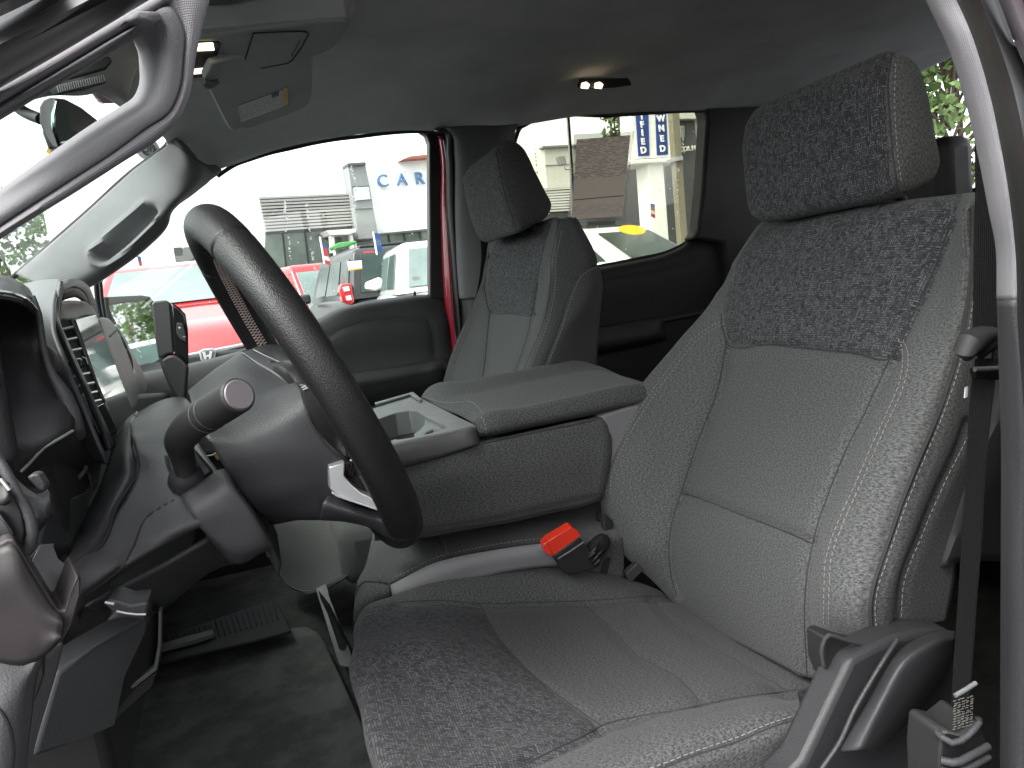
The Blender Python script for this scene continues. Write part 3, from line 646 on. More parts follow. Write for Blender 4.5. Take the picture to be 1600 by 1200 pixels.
slab('mirror_arm', [P(215,575,2.2), P(252,565,2.2), P(262,590,2.1), P(225,600,2.1)], (-.04, .03, 0), m_dashdk, mir, bevel=.004)
# ------------------------------------------------------------------ overhead console
oh = thing('overhead_console', 'grey ceiling console with lit reading lamps and sunglasses door', 'overhead console', tuple(PZ(430,75,2.03)))
def oc(px, py, z=2.0): return PZ(px, py, z)
oc_out = [(250,140),(300,130),(350,122),(400,111),(450,99),(500,87),(520,77),(537,58),(546,42),(547,36),(541,33),(500,34),(440,42),(380,50),(320,58),(250,66)]
Q = [oc(*p) for p in oc_out]
slab('console_body', Q, (0, 0, .05), m_ohc, oh, bevel=.006, seg=4)
slab('console_side', [oc(x, y, 2.005)+np.array([0, -.004, 0]) for x, y in [(250,64),(320,56),(380,48),(440,40),(500,32),(543,30),(549,36),(548,30),(540,26)]]+[oc(250,50,2.005)], (0, 0, .055), m_liner, oh, bevel=.003)
slab('console_backing', [oc(x, y, 2.045) for x, y in [(180,165),(300,128),(420,100),(530,60),(556,20),(560,-20),(430,-40),(300,-30),(200,0)]], (0, 0, .03), m_liner, oh, bevel=.01)
dl = slab('storage_door', [oc(x, y, 1.9985) for x, y in [(396,52),(440,50),(468,49),(478,51),(481,54),(470,75),(456,94),(450,98),(377,113)]], (0, 0, .006), m_ohc, oh, bevel=.0012)
V, Fc = tubes([[oc(x, y, 1.9982) for x, y in [(396,52),(440,50),(468,49),(479,50),(482,54),(471,75),(457,94),(449,99),(377,113),(396,52)]]], .0011, 5); mk('door_gap', V, Fc, m_black, oh)
V, Fc = tubes([[oc(468,64,1.998), oc(461,78,1.998), oc(455,88,1.998)]], .0009, 5); mk('door_mark', V, Fc, m_dash, dl)
slab('lamp_panel', [oc(x, y, 1.998) for x, y in [(280,68),(342,66),(346,70),(330,116),(325,120),(270,126)]], (0, 0, .008), m_black, oh, bevel=.0015)
lampm = emit('lamp_lens', (1.0, .80, .52), 1.2); lampd = emit('lamp_lens_dim', (1.0, .86, .66), .45)
slab('lamp_lens', [oc(x, y, 1.996) for x, y in [(285,71),(333,69),(335,79),(285,81)]], (0, 0, .004), lampm, oh, bevel=.001)
slab('lamp_lens', [oc(x, y, 1.996) for x, y in [(280,112),(327,107),(328,114),(278,119)]], (0, 0, .004), lampd, oh, bevel=.001)
slab('switch_row', [oc(x, y, 1.9955) for x, y in [(285,84),(336,82),(330,104),(284,109)]], (0, 0, .006), m_dashdk, oh, bevel=.0015)
slab('dome_lip', [oc(x, y, 2.03) for x, y in [(300,2),(330,10),(360,8),(420,-10),(300,-10)]], (0, 0, .01), m_greyplas, oh, bevel=.003)
# ------------------------------------------------------------------ sun visor
vz = thing('sun_visor', 'grey cloth passenger sun visor with a yellow headed warning label', 'sun visor', tuple(PZ(400,150,1.985)))
def vp(px, py, dz=0): 
    # visor plane through three points of its own
    A, B, C_ = PZ(318,125,1.975), PZ(362,205,1.950), PZ(490,95,2.020)
    n = np.cross(B-A, C_-A); n /= np.linalg.norm(n); n = n if n[2] < 0 else -n
    d = ray(px, py); return EYE+d*((A+n*dz-EYE) @ n/(d @ n))
slab('visor_pad', [vp(x, y) for x, y in [(318,124),(330,148),(346,180),(354,196),(360,203),(366,204),(376,200),(384,202),(400,198),(440,184),(474,170),(484,162),(488,150),(489,120),(490,90),(440,70),(330,100)]], (-.002, 0, .014), m_visor, vz, bevel=.004)
def lab(): 
    M = MT('warning_label'); tc = M.n('ShaderNodeTexCoord'); sx = M.n('ShaderNodeSeparateXYZ'); M.l(tc.outputs['UV'], sx.inputs[0])
    r = M.math('MULTIPLY', sx.outputs[0], 26); ln = M.math('GREATER_THAN', M.math('FRACT', r), .5)
    nz = M.n('ShaderNodeTexNoise', Scale=14, Detail=1); M.l(tc.outputs['UV'], nz.inputs['Vector']); ln = M.math('MULTIPLY', ln, M.math('GREATER_THAN', nz.outputs['Fac'], .42))
    edge = M.math('MULTIPLY', M.math('GREATER_THAN', sx.outputs[1], .08), M.math('LESS_THAN', sx.outputs[1], .92)); ln = M.math('MULTIPLY', ln, edge)
    c = M.mix(ln, (.62, .62, .62), (.28, .28, .29)); return M.set(c, .5)
def vquad(name, pix, dz, mat, par):
    Q = [vp(x, y, dz) for x, y in pix]; V = Q+[q+np.array([0, 0, .0004]) for q in Q]
    return mk(name, V, [(0, 1, 2, 3), (7, 6, 5, 4), (0, 4, 5, 1), (1, 5, 6, 2), (2, 6, 7, 3), (3, 7, 4, 0)], mat, par, uv=[(0, 1), (1, 1), (1, 0), (0, 0)]*2, smooth=False)
wl = vquad('warning_label', [(372,166),(441,141),(443,166),(377,191)], .0012, lab(), vz)
vquad('label_header', [(441,138.5),(449.5,136),(450,163),(442,166)], .0013, plain('label_yellow', (.60, .40, .03), .5), wl)
vquad('label_symbol', [(424,147),(436,143),(436,149),(425,153)], .0016, m_dash, wl)
tube('visor_pivot', [vp(316,124)+np.array([0, 0, -.003]), vp(324,127)+np.array([0, 0, -.005]), vp(340,124)+np.array([0, 0, -.003])], [.005,.0075,.004], m_greyplas, vz)
# ------------------------------------------------------------------ rear-view mirror and its mount
rv = thing('rear_view_mirror', 'black rear view mirror hanging from the windshield behind the grab handle', 'rear mirror', tuple(P(95,150,1.08)))
slab('housing', [(62,166,1.06),(68,156,1.06),(78,152,1.06),(88,153,1.06),(92,156,1.06),(84,180,1.055),(84,205,1.05),(92,232,1.05),(84,230,1.06),(70,212,1.06),(62,190,1.06)], (-.02, .15, -.01), m_dashdk, rv, bevel=.005)
gm = plain('tinted_mirror', (.22, .30, .27), .05, 1.0, vary=0)
slab('mirror_glass', [(89,156,1.055),(100,158,1.10),(124,170,1.16),(152,190,1.22),(140,205,1.19),(120,216,1.14),(103,223,1.08),(94,225,1.06),(85,200,1.05),(85,178,1.05)], (-.006, .006, 0), gm, rv, bevel=.002)
slab('mirror_frame', [(88,152,1.058),(102,154,1.105),(128,167,1.165),(157,190,1.225),(142,209,1.195),(122,220,1.145),(104,227,1.085),(92,230,1.062),(82,205,1.055),(82,176,1.055)], (-.014, .012, 0), m_dashdk, rv, bevel=.003)
tube('mirror_arm', [(64,186,1.10),(44,178,1.12),(28,168,1.14),(20,160,1.15)], .007, m_dashdk, rv)
shd = thing('sensor_housing', 'dark ribbed sensor cover at the top centre of the windshield', 'sensor cover', tuple(PZ(150,120,2.0)))
sheet('cover', [
    [(10,175,1.14),(40,160,1.14),(80,150,1.14),(120,150,1.15),(150,147,1.20),(192,170,1.3)],
    [(20,150,1.10),(60,140,1.10),(90,130,1.10),(130,132,1.10),(165,128,1.15),(200,150,1.22)],
    [(60,120,1.08),(90,110,1.08),(120,100,1.08),(150,90,1.08),(185,80,1.12),(212,110,1.2)],
    [(90,80,1.06),(120,70,1.06),(150,60,1.06),(180,50,1.06),(205,40,1.08),(230,60,1.15)]], m_liner, shd, step=.006, solid=.01, bv='shc')
slab('dark_recess', [(95,122,1.06),(120,108,1.06),(150,92,1.06),(172,86,1.06),(178,96,1.06),(168,108,1.06),(140,116,1.06),(110,124,1.06)], (-.01, .01, .0), m_black, shd, bevel=.003)
slab('grille', [(86,134,1.055),(120,126,1.055),(160,117,1.055),(164,118,1.055),(166,130,1.055),(140,138,1.055),(96,146,1.055),(92,143,1.055)], (-.01, .01, 0), m_dashdk, shd, bevel=.002)
V, Fc = [], []
for i in range(21):
    x = 90+i*3.6; y = 134-i*.85; v, f = tubes([[P(x, y, 1.0535), P(x+2.5, y+10.5, 1.0535)]], .0011, 5); o = len(V); V += v; Fc += [tuple(k+o for k in q) for q in f]
mk('grille_ribs', V, Fc, m_greyplas, shd)
# orange inspection sticker on the windshield
stx = thing('windshield_sticker', 'amber and black sticker seen behind the rear view mirror', 'sticker', tuple(P(84,232,1.5)))
slab('sticker_face', [(72,238,1.5),(78,222,1.5),(92,232,1.5),(76,240,1.5)], (0, .002, 0), plain('amber', (.55, .30, .02), .5), stx, bevel=0)
stc = thing('round_decal', 'small round pale decal low in the windshield corner by the far pillar', 'decal', tuple(P(231,233,1.86)))
V, Fc = tubes([[P(231,233,1.862), P(231,233,1.864)]], .024, 30); mk('decal_disc', V, Fc, plain('decal_paper', (.42, .44, .42), .6), stc)
V, Fc = tubes([[P(231+9*math.cos(t), 233+9*math.sin(t), 1.860) for t in np.linspace(0, 2*math.pi, 30)]], .0018, 5); mk('decal_ring', V, Fc, m_dash, stc)
text('decal_mark', 'OB', frame(P(231,233,1.860), (1, 0, 0), (0, 0, 1)), .022, .0003, m_dash, stc, bold=.0006)
# ------------------------------------------------------------------ ceiling lamp at the rear
dm = thing('rear_dome_lamp', 'pair of small lit lamps on the dark ceiling above the rear window', 'ceiling lamp', tuple(P(925,133,1.72)))
lm = emit('dome_lens', (1.0, .78, .50), .75)
for x in (915, 936):
    slab('lamp_lens', [(x-6,138,1.72),(x-5,130,1.72),(x+2,128,1.72),(x+7,132,1.72),(x+4,139,1.72)], (0, .006, .002), lm, dm, bevel=.001)
slab('lamp_base', [(904,140,1.735),(908,127,1.735),(985,126,1.735),(988,134,1.735),(960,138,1.735)], (0, .01, .01), m_dashdk, dm, bevel=.003)
# ------------------------------------------------------------------ driver's seat belt
sbelt = thing('driver_seat_belt', 'black woven driver seat belt hanging beside the light centre pillar', 'seat belt', tuple(P(1500,1100,.40)))
def strap(name, L, R, Yl, Yr, parent, n=None, th=.0012, uvs=1.0):
    A = smoothline([(x, y, Yl) for x, y in L], n=60); B = smoothline([(x, y, Yr) for x, y in R], n=60)
    V, uv = [], []
    s = 0; cols = 9
    for i in range(60):
        if i: s += np.linalg.norm(A[i]-A[i-1])
        for k in range(cols): t = k/(cols-1); V.append(A[i]*(1-t)+B[i]*t); uv.append((s, t*.047))
    Fc = [(i*cols+k, i*cols+k+1, (i+1)*cols+k+1, (i+1)*cols+k) for i in range(59) for k in range(cols-1)]
    V = np.array(V); N = np.cross(V[1]-V[0], V[cols]-V[0]); 
    if N @ (EYE-V[0]) < 0: Fc = [f[::-1] for f in Fc]
    return mk(name, V, Fc, m_webbing, parent, uv=uv, solid=th)
strap('upper_strap', [(1519,80),(1522,170),(1524,300),(1522,420),(1520,530)], [(1560,80),(1562,170),(1566,300),(1566,420),(1565,530)], .385, .375, sbelt)
strap('lower_strap', [(1524,560),(1519,590),(1514,640),(1508,760),(1503,830),(1497,930),(1490,1030),(1486,1095),(1482,1150)], [(1560,560),(1556,590),(1550,640),(1540,740),(1535,830),(1527,930),(1520,1030),(1516,1080),(1520,1130)], .375, .365, sbelt)
tube('belt_guide', [(1570,527,.37),(1545,524,.368),(1528,528,.366),(1515,538,.365),(1508,550,.366),(1512,556,.368)], [.004,.006,.0075,.0085,.007,.004], m_dashdk, sbelt, seg=18)
tube('belt_guide_hook', [(1528,556,.366),(1538,548,.364),(1548,540,.364),(1562,537,.366)], .0035, m_webbing, sbelt)
slab('strap_loop', [(1521,575,.364),(1566,573,.362),(1566,594,.362),(1524,592,.364)], (0, .004, 0), m_webbing, sbelt, bevel=.0015)
tube('loop_edge', [(1523,577,.361),(1545,576,.360),(1566,575,.359)], .0016, m_dash, sbelt)
tube('stop_bar', [(1492,1087,.358),(1508,1078,.357),(1525,1067,.356)], .0016, m_greyplas, sbelt)
slab('label_tag', [(1509,606,.374),(1513,604,.374),(1512,620,.374),(1508,622,.374)], (0, .001, 0), plain('white_tag', (.4, .4, .4), .6), sbelt, bevel=0)
slab('anchor_cover', [(1472,1148,.36),(1478,1140,.36),(1500,1146,.355),(1525,1126,.355),(1531,1128,.355),(1541,1150,.355),(1546,1200,.355),(1550,1260,.355),(1470,1260,.36),(1468,1190,.36)], (.002, .03, 0), m_dashdk, sbelt, bevel=.004)
tube('anchor_rim', [(1476,1142,.372),(1472,1152,.358),(1484,1160,.354),(1500,1158,.352),(1518,1144,.351),(1530,1130,.352),(1528,1124,.36)], .0022, m_dash, sbelt)
for y in (1188, 1204): tube('anchor_fold', [(1470,y,.355),(1490,y+4,.350),(1515,y-6,.349),(1544,y-22,.350)], .0026, m_dash, sbelt)
V, Fc = [], []
for i in range(12):
    for k in range(5):
        x, y = 1490+k*6.5+rng.normal()*.7, 1096+i*4-k*1.9; v, f = tubes([[P(x, y, .3555), P(x+4, y-1.4+rng.normal()*.8, .3555)]], .00035, 4); o = len(V); V += v; Fc += [tuple(q+o for q in g_) for g_ in f]
mk('box_stitching', V, Fc, plain('belt_thread', (.10, .095, .08), .8), sbelt)
# the front passenger's belt
pbelt = thing('passenger_seat_belt', 'black passenger seat belt behind the far headrest, against the pillar', 'seat belt', tuple(P(750,420,1.86)))
strap('strap', [(748,350),(752,400),(748,440),(742,470),(736,500)], [(758,350),(768,400),(766,440),(762,470),(758,500)], 1.84, 1.83, pbelt)
slab('strap_guide', [(746,356,1.83),(762,350,1.83),(772,360,1.83),(752,370,1.83)], (0, .01, 0), m_gloss, pbelt, bevel=.003)
# ------------------------------------------------------------------ rear bench and rear window
rb = thing('rear_bench', 'black rear bench seat with headrests in the shade behind the front seats', 'bench seat', (1.6, 1.18, .98))
box('seat_back', (1.62, 1.25, 1.33), (.16, 1.35, .62), m_dashdk, rb, bevel=.04)
box('seat_cushion', (1.36, 1.25, 1.12), (.50, 1.35, .16), m_dashdk, rb, bevel=.04)
for Y in (.80, 1.50): box('headrest', (1.60, Y, 1.735), (.10, .32, .17), m_dashdk, rb, bevel=.03)
# ------------------------------------------------------------------ steering wheel
WC = np.array([.0420, .78, 1.5411]); WR = .1745; WT = .3827; WY = -.1012
wu = np.array([-math.sin(WT), 0, math.cos(WT)]); wv = np.array([math.sin(WY), math.cos(WY), 0]); wv /= np.linalg.norm(wv)
wn_ = np.cross(wu, wv); wn_ /= np.linalg.norm(wn_)
if wn_[0] < 0: wn_ = -wn_            # towards the driver
wheel = thing('steering_wheel', 'black leather steering wheel with pale cross stitching inside its rim', 'steering wheel', tuple(WC))
def wpt(a, rad=WR, fwd=0.0): return WC + rad*(math.cos(a)*wu - math.sin(a)*wv) + fwd*wn_
nA, nB = 900, 28; V = []; Fc = []
for i in range(nA):
    a = 2*math.pi*i/nA
    # thicker at grips, a seam groove at four places
    fat = 1 + .05*math.cos(2*a)
    for s in (.62, 2.52, 3.76, 5.66):
        d = abs((a-s+math.pi) % (2*math.pi)-math.pi)*WR; fat -= .13*math.exp(-(d/.0017)**2)
    wob = (.02*math.sin(a*70)+.012*math.sin(a*41+1)) if (a < .5 or a > 5.9) else 0
    for k in range(nB):
        b = 2*math.pi*k/nB; rr = .0174*fat; 
        inner = max(0, -math.cos(b))
        rx = rr*(1-.10*inner + wob*inner); rz = rr*1.05
        V.append(wpt(a, WR + rx*math.cos(b), rz*math.sin(b)))
for i in range(nA):
    for k in range(nB): Fc.append((i*nB+k, i*nB+(k+1) % nB, ((i+1) % nA)*nB+(k+1) % nB, ((i+1) % nA)*nB+k))
rim = mk('rim', V, Fc, m_hide, wheel, ang=80)
# cross stitching along the inner side of the rim
paths = []
for a0, a1 in ((.40, 2.75), (3.5, 5.9)):
    nst = int((a1-a0)*WR/.0042)
    for i in range(nst):
        a = a0+(a1-a0)*i/nst; da = .0042/WR
        for s in (-1, 1):
            q = []
            for t in np.linspace(-1, 1, 4):
                b = math.pi + .0 + t*.26; q.append(wpt(a+da*.9*s*t*.8, WR+.0172*math.cos(b), .0198*math.sin(b)))
            paths.append(q)
V, Fc = tubes(paths, .00045, 4); mk('stitching', V, Fc, plain('rim_thread', (.42, .33, .30), .8), rim)
# hub and airbag cover
def dome(name, c, ax_u, ax_v, ax_n, ru, rv, h, mat, parent, n=36, m=12, p=2.6, back=.03):
    V, Fc = [], []
    for j in range(m+1):
        t = j/m; s = (1-t**p)**(1/p) if t < 1 else 0.0
        for i in range(n):
            a = 2*math.pi*i/n; ca, sa = math.cos(a), math.sin(a)
            e = (abs(ca)**3+abs(sa)**3)**(-1/3)
            V.append(c + ax_u*ru*ca*e*max(s, .001) + ax_v*rv*sa*e*max(s, .001) + ax_n*h*t)
    b0 = len(V)
    for i in range(n):
        a = 2*math.pi*i/n; ca, sa = math.cos(a), math.sin(a); e = (abs(ca)**3+abs(sa)**3)**(-1/3)
        V.append(c + ax_u*ru*ca*e*.9 + ax_v*rv*sa*e*.9 - ax_n*back)
    for j in range(m):
        for i in range(n): Fc.append((j*n+i, j*n+(i+1) % n, (j+1)*n+(i+1) % n, (j+1)*n+i))
    for i in range(n): Fc.append((b0+i, b0+(i+1) % n, (i+1) % n, i))
    Fc.append(tuple(b0+i for i in range(n))[::-1])
    return mk(name, V, Fc, mat, parent, ang=50)
hubc = WC - wn_*.012 - wu*.016
dome('airbag_cover', hubc, wu, wv, wn_, .044, .068, .026, m_hide, wheel, back=.004)
# the far spoke, its mate nearer the door is the shaped hub side below
a0 = WC + wv*.06 - wn_*.006; a1 = WC + wv*.168 - wn_*.003
slab('spoke', [a0+wu*.030, a1+wu*.020, a1-wu*.042, a0-wu*.050], -wn_*.024, m_pad, wheel, bevel=.006, seg=4)
slab('switch_panel', [WC+wv*.07+wu*.02+wn_*.002, WC+wv*.125+wu*.012+wn_*.002, WC+wv*.125-wu*.018+wn_*.002, WC+wv*.07-wu*.024+wn_*.002], -wn_*.012, m_gloss, wheel, bevel=.002)
for s in (-1, 1):
    a0 = WC - wu*.045 + wv*s*.035 - wn_*.006; a1 = WC - wu*.166 + wv*s*.052 - wn_*.002
    slab('spoke', [a0+wv*.014, a1+wv*.012, a1-wv*.012, a0-wv*.014], -wn_*.016, m_pad, wheel, bevel=.004)
# satin bezel round the lower spoke opening, as seen from the side
sb = slab('spoke_bezel', [(514,730,0.660),(539,722,0.660),(538,744,0.660),(550,758,0.658),(564,770,0.655),(577,776,0.652),(592,786,0.650),(601,796,0.648),(602,800,0.648),(528,774,0.660),(515,764,0.662)], (0, .02, 0), m_silver, wheel, bevel=.0012)
slab('spoke_bezel_edge', [(519,768,0.656),(528,773,0.656),(560,785,0.653),(602,799,0.646),(602,802,0.646),(560,788,0.653),(527,777,0.656),(518,771,0.656)], (0, .004, 0), plain('bright_edge', (.75, .75, .76), .2, .9), wheel, bevel=.0004)
slab('spoke_inlay', [(546,750,0.680),(556,742,0.690),(572,750,0.690),(582,757,0.690),(590,772,0.680),(580,777,0.680),(562,768,0.680)], (0, .006, 0), plain('pale_inlay', (.62, .61, .62), .4, .3), wheel, bevel=.001)
slab('paddle_block', [(540,724,0.665),(562,716,0.670),(561,728,0.670),(554,742,0.670),(543,750,0.665),(538,742,0.665)], (0, .02, 0), m_gloss, wheel, bevel=.001)
sheet('spoke_cover', [[(516,770,0.682),(545,784,0.677),(575,795,0.672),(604,803,0.667),(622,812,0.672)],
                      [(505,785,0.672),(545,798,0.667),(580,808,0.662),(610,818,0.657),(628,826,0.662)],
                      [(500,808,0.682),(540,812,0.677),(575,820,0.672),(604,834,0.667),(620,842,0.672)],
                      [(505,812,0.712),(540,816,0.712),(575,824,0.702),(602,838,0.692),(618,845,0.692)]], m_pad, wheel, step=.003, solid=.006)

# ------------------------------------------------------------------ steering column with its stalks
colm = thing('steering_column', 'black grained steering column shroud behind the wheel', 'steering column', tuple(P(440,700,.80)))
shr = sheet('shroud', [
    [(303,604,.93),(330,581,.93),(352,566,.93),(386,546,.93)],
    [(296,608,.90),(322,588,.90),(350,568,.90),(378,549,.90)],
    [(297,620,.82),(335,606,.82),(378,588,.82),(424,578,.82)],
    [(303,642,.74),(350,628,.745),(405,612,.75),(452,597,.75)],
    [(315,668,.693),(365,660,.693),(420,640,.695),(472,606,.70)],
    [(322,684,.680),(375,682,.678),(432,664,.678),(488,632,.68)],
    [(336,706,.676),(390,702,.672),(450,692,.672),(512,676,.675)],
    [(362,748,.676),(420,748,.672),(480,742,.672),(545,722,.672)],
    [(393,793,.678),(450,788,.676),(510,782,.676),(580,780,.677)],
    [(408,812,.690),(462,811,.69),(520,809,.69),(592,812,.69)],
    [(420,820,.73),(470,813,.73),(522,811,.73),(588,815,.73)],
    [(425,820,.88),(475,812,.88),(522,808,.88),(580,812,.88)]], m_pad, colm, step=.004, solid=.008, bv='shr',
    seams=[([(420,806),(470,790),(500,778),(540,752)], .0035, .014)], bumps=[])
sheet('hub_shroud', [
    [(468,607,.69),(476,603,.68),(492,606,.66),(515,612,.65),(560,640,.64)],
    [(473,628,.683),(484,626,.67),(505,632,.655),(530,640,.65),(575,665,.64)],
    [(483,655,.680),(494,655,.668),(520,660,.655),(548,668,.65),(590,695,.64)],
    [(500,684,.679),(510,682,.668),(535,684,.66),(560,692,.655),(600,715,.65)],
    [(522,706,.678),(530,704,.67),(548,702,.665),(566,706,.66),(605,730,.655)],
    [(541,721,.678),(545,719,.672),(556,716,.67),(570,716,.67),(600,735,.66)]], m_hide, colm, step=.004, solid=.006, bv='hubs')
cords('joint_gap', 'shr', [[(473,608),(476,630),(484,655),(500,684),(522,708),(541,722)]], .0012, m_black, colm)
# fairing on top: pale metal ring and the dome beyond it
sheet('top_fairing', [
    [(386,548,.935),(404,540,.935),(425,538,.925),(445,540,.915),(470,554,.89),(496,574,.86)],
    [(392,548,.925),(410,545,.915),(432,550,.90),(452,560,.88),(475,572,.85),(497,585,.82)],
    [(396,545,.912),(416,555,.888),(438,566,.853),(460,578,.818),(478,588,.788),(498,596,.765)]], m_pad, colm, step=.003, solid=.004, bv='tf')
sheet('trim_ring', [
    [(376,551,0.890),(400,567,0.848),(424,581,0.802),(446,595,0.752),(460,601,0.722),(480,605,0.687)],
    [(384,548,0.892),(406,561,0.858),(430,574,0.818),(452,587,0.773),(468,595,0.742),(488,600,0.712)],
    [(396,545,0.900),(416,555,0.876),(438,566,0.841),(460,578,0.806),(478,588,0.776),(498,596,0.752)]], m_dash, colm, step=.003, solid=.003, bv='tr')
cords('bright_line', 'tr', [[(378,551),(400,566),(424,580),(446,594),(460,600),(478,604)]], .0005, m_silver, colm, lift=.0006)
cords('bright_line', 'tr', [[(396,547),(416,557),(438,567),(460,579),(478,589)]], .0004, m_silver, colm, lift=.0006)
V = []
cords('leather_stitch', 'hubs', [[(474,606),(482,603),(490,604),(497,606)], [(476,609),(484,606),(492,608)]], .0008, m_thread, colm, lift=.001)
# wiper stalk
stk = thing('turn_signal_stalk', 'thick black control stalk with a round grey end cap beside the column', 'stalk', tuple(P(290,740,.66)))
tube('shaft', [(292,748,.675),(289,730,.672),(284,708,.664),(281,690,.652),(290,675,.640),(312,655,.622),(345,635,.597),(368,620,.576)],
     [.0085,.0088,.0098,.0118,.0128,.0132,.0133,.0131], m_dashdk, stk, seg=36, step=.002)
ca, cb = P(368,620,.576), P(374,616.5,.571); dn = (cb-ca)/np.linalg.norm(cb-ca)
tube('end_collar', [ca-dn*.002, ca+dn*.004, ca+dn*.0055], [.0131,.0131,.0118], m_dashdk, stk, seg=40, step=.001)
tube('end_cap', [ca+dn*.0030, ca+dn*.0062, ca+dn*.0068], [.0112,.0112,.0104], plain('stalk_cap', (.12, .105, .115), .42), stk, seg=40, step=.0008)
for t in (.30, .42):
    c_ = P(300,663,.632)*(1-t)+P(345,635,.597)*t*1.0; c_ = P(300,663,.632)+(P(345,635,.597)-P(300,663,.632))*t*1.6
    ax = (P(345,635,.597)-P(312,655,.622)); ax /= np.linalg.norm(ax); u = np.cross(ax, [0, 0, 1]); u /= np.linalg.norm(u); w = np.cross(ax, u)
    ring = [c_+.01325*(math.cos(k)*u+math.sin(k)*w) for k in np.linspace(0, 2*math.pi, 40)]
    V, Fc = tubes([ring], .0005, 5); mk('collar_line', V, Fc, m_dash, stk)
sheet('grip_flat', [[(322,636,.588),(338,627,.580),(352,619,.574)], [(330,646,.584),(346,636,.576),(359,628,.570)]], m_black, stk, step=.002, solid=.001)
boot = tube('boot', [(293,752,.682),(292,742,.678),(291,732,.675)], [.0155,.0145,.010], m_black, stk, seg=28, step=.002)
# column shift lever beyond the wheel
shf = thing('gear_shift_lever', 'dark upright gear lever on the far side of the steering column', 'gear lever', tuple(P(290,620,.98)))
slab('lever_head', [(236,475,.98),(240,471,.98),(260,469,.98),(266,473,.98),(272,553,.98),(262,553,.98),(248,561,.98),(241,520,.98),(240,505,.98)], (-.004, .045, 0), grain('lever_plastic', (.05, .052, .052), .45, 900, .2), shf, bevel=.004)
slab('lever_side', [(266,472,.978),(280,480,.975),(290,491,.972),(294,515,.972),(295,572,.975),(284,560,.976),(272,552,.978)], (-.004, .04, 0), m_gloss, shf, bevel=.003)
slab('lever_stem', [(249,562,.981),(262,554,.981),(273,553,.98),(285,562,.977),(295,573,.976),(293,600,.978),(292,626,.98),(276,626,.98),(262,600,.98),(254,580,.98)], (-.002, .035, 0), m_pad, shf, bevel=.004)
slab('mode_button', [(276,504,.970),(286,506,.968),(290,520,.968),(292,536,.968),(281,530,.969),(275,520,.970)], (0, .004, 0), m_dashdk, shf, bevel=.001)
text('button_mark', '+', frame(P(280.5,500.5+12,.966), RGT+FWD*.3, UPV), .007, .0002, plain('mark_white', (.6, .6, .6), .5), shf)
text('button_mark', '–', frame(P(288,526,.966), RGT+FWD*.3, UPV), .006, .0002, bpy.data.materials['mark_white'], shf)

# ------------------------------------------------------------------ dashboard
dash = thing('dashboard', 'dark grey dashboard with upright touch screen, air vents and knee panels', 'dashboard', tuple(P(200,900,.9)))
# main knee panel under the column
kp = sheet('knee_panel', [
    [(206,650,.99),(245,628,.99),(280,620,.98),(300,632,.95)],
    [(204,676,.80),(240,668,.79),(280,668,.77),(305,672,.75)],
    [(212,700,.74),(238,705,.725),(270,710,.71),(318,705,.70)],
    [(215,738,.715),(240,742,.70),(275,745,.69),(345,742,.68)],
    [(200,772,.69),(232,776,.68),(285,776,.67),(372,780,.665)],
    [(176,806,.665),(220,812,.655),(290,808,.65),(365,802,.655)],
    [(152,848,.64),(190,856,.63),(240,848,.635),(300,830,.65)],
    [(112,886,.60),(130,900,.60),(175,895,.61),(235,868,.64)],
    [(85,915,.585),(118,935,.585),(140,930,.60),(180,905,.635)],
    [(80,960,.60),(112,965,.60),(134,945,.62),(180,920,.65)]], m_dash, dash, step=.004, solid=.01, bv='kp',
    seams=[([(273,780),(250,793),(227,811),(216,832),(210,850),(199,870),(189,888),(165,908),(130,934)], .002, .0022)])
cords('panel_gap', 'kp', [[(273,780),(250,793),(227,811),(216,832),(210,850),(199,870),(189,888),(165,908),(130,934)]], .0007, m_black, dash)
# hide-covered bolster
sheet('knee_pad', [
    [(214,642,.97),(206,660,.86),(206,690,.78),(216,720,.735),(216,742,.715),(203,766,.695),(184,798,.67),(172,830,.65),(155,862,.63),(112,893,.60)],
    [(203,650,.97),(196,668,.86),(196,698,.77),(203,722,.728),(203,744,.71),(190,768,.69),(172,800,.665),(158,832,.645),(140,860,.625),(106,888,.60)],
    [(192,665,.97),(186,684,.88),(180,712,.80),(178,735,.75),(176,752,.73),(165,775,.71),(150,804,.69),(138,835,.665),(122,858,.635),(102,884,.605)],
    [(186,672,1.0),(178,692,.92),(168,722,.86),(160,748,.80),(153,765,.77),(143,785,.75),(130,812,.72),(122,840,.68),(112,860,.65),(99,880,.615)]], m_pad, dash, step=.004, solid=.01, bv='kpad')
cords('pad_edge', 'kpad', [[(210,646),(206,677),(212,710),(218,727),(216,742),(201,764),(181,796),(171,830),(157,856),(114,890)]], .0013, m_black, dash)
slab('stalk_plate', [(259,712,.682),(270,706,.682),(304,705,.682),(331,737,.676),(280,774,.672),(266,742,.678)], (.0, .012, 0), m_dashdk, dash, bevel=.002)
cords('panel_gap', 'kp', [[(258,712),(262,730),(271,752),(281,775),(310,755),(332,737),(318,720),(304,704)]], .0007, m_black, dash, lift=.0008)
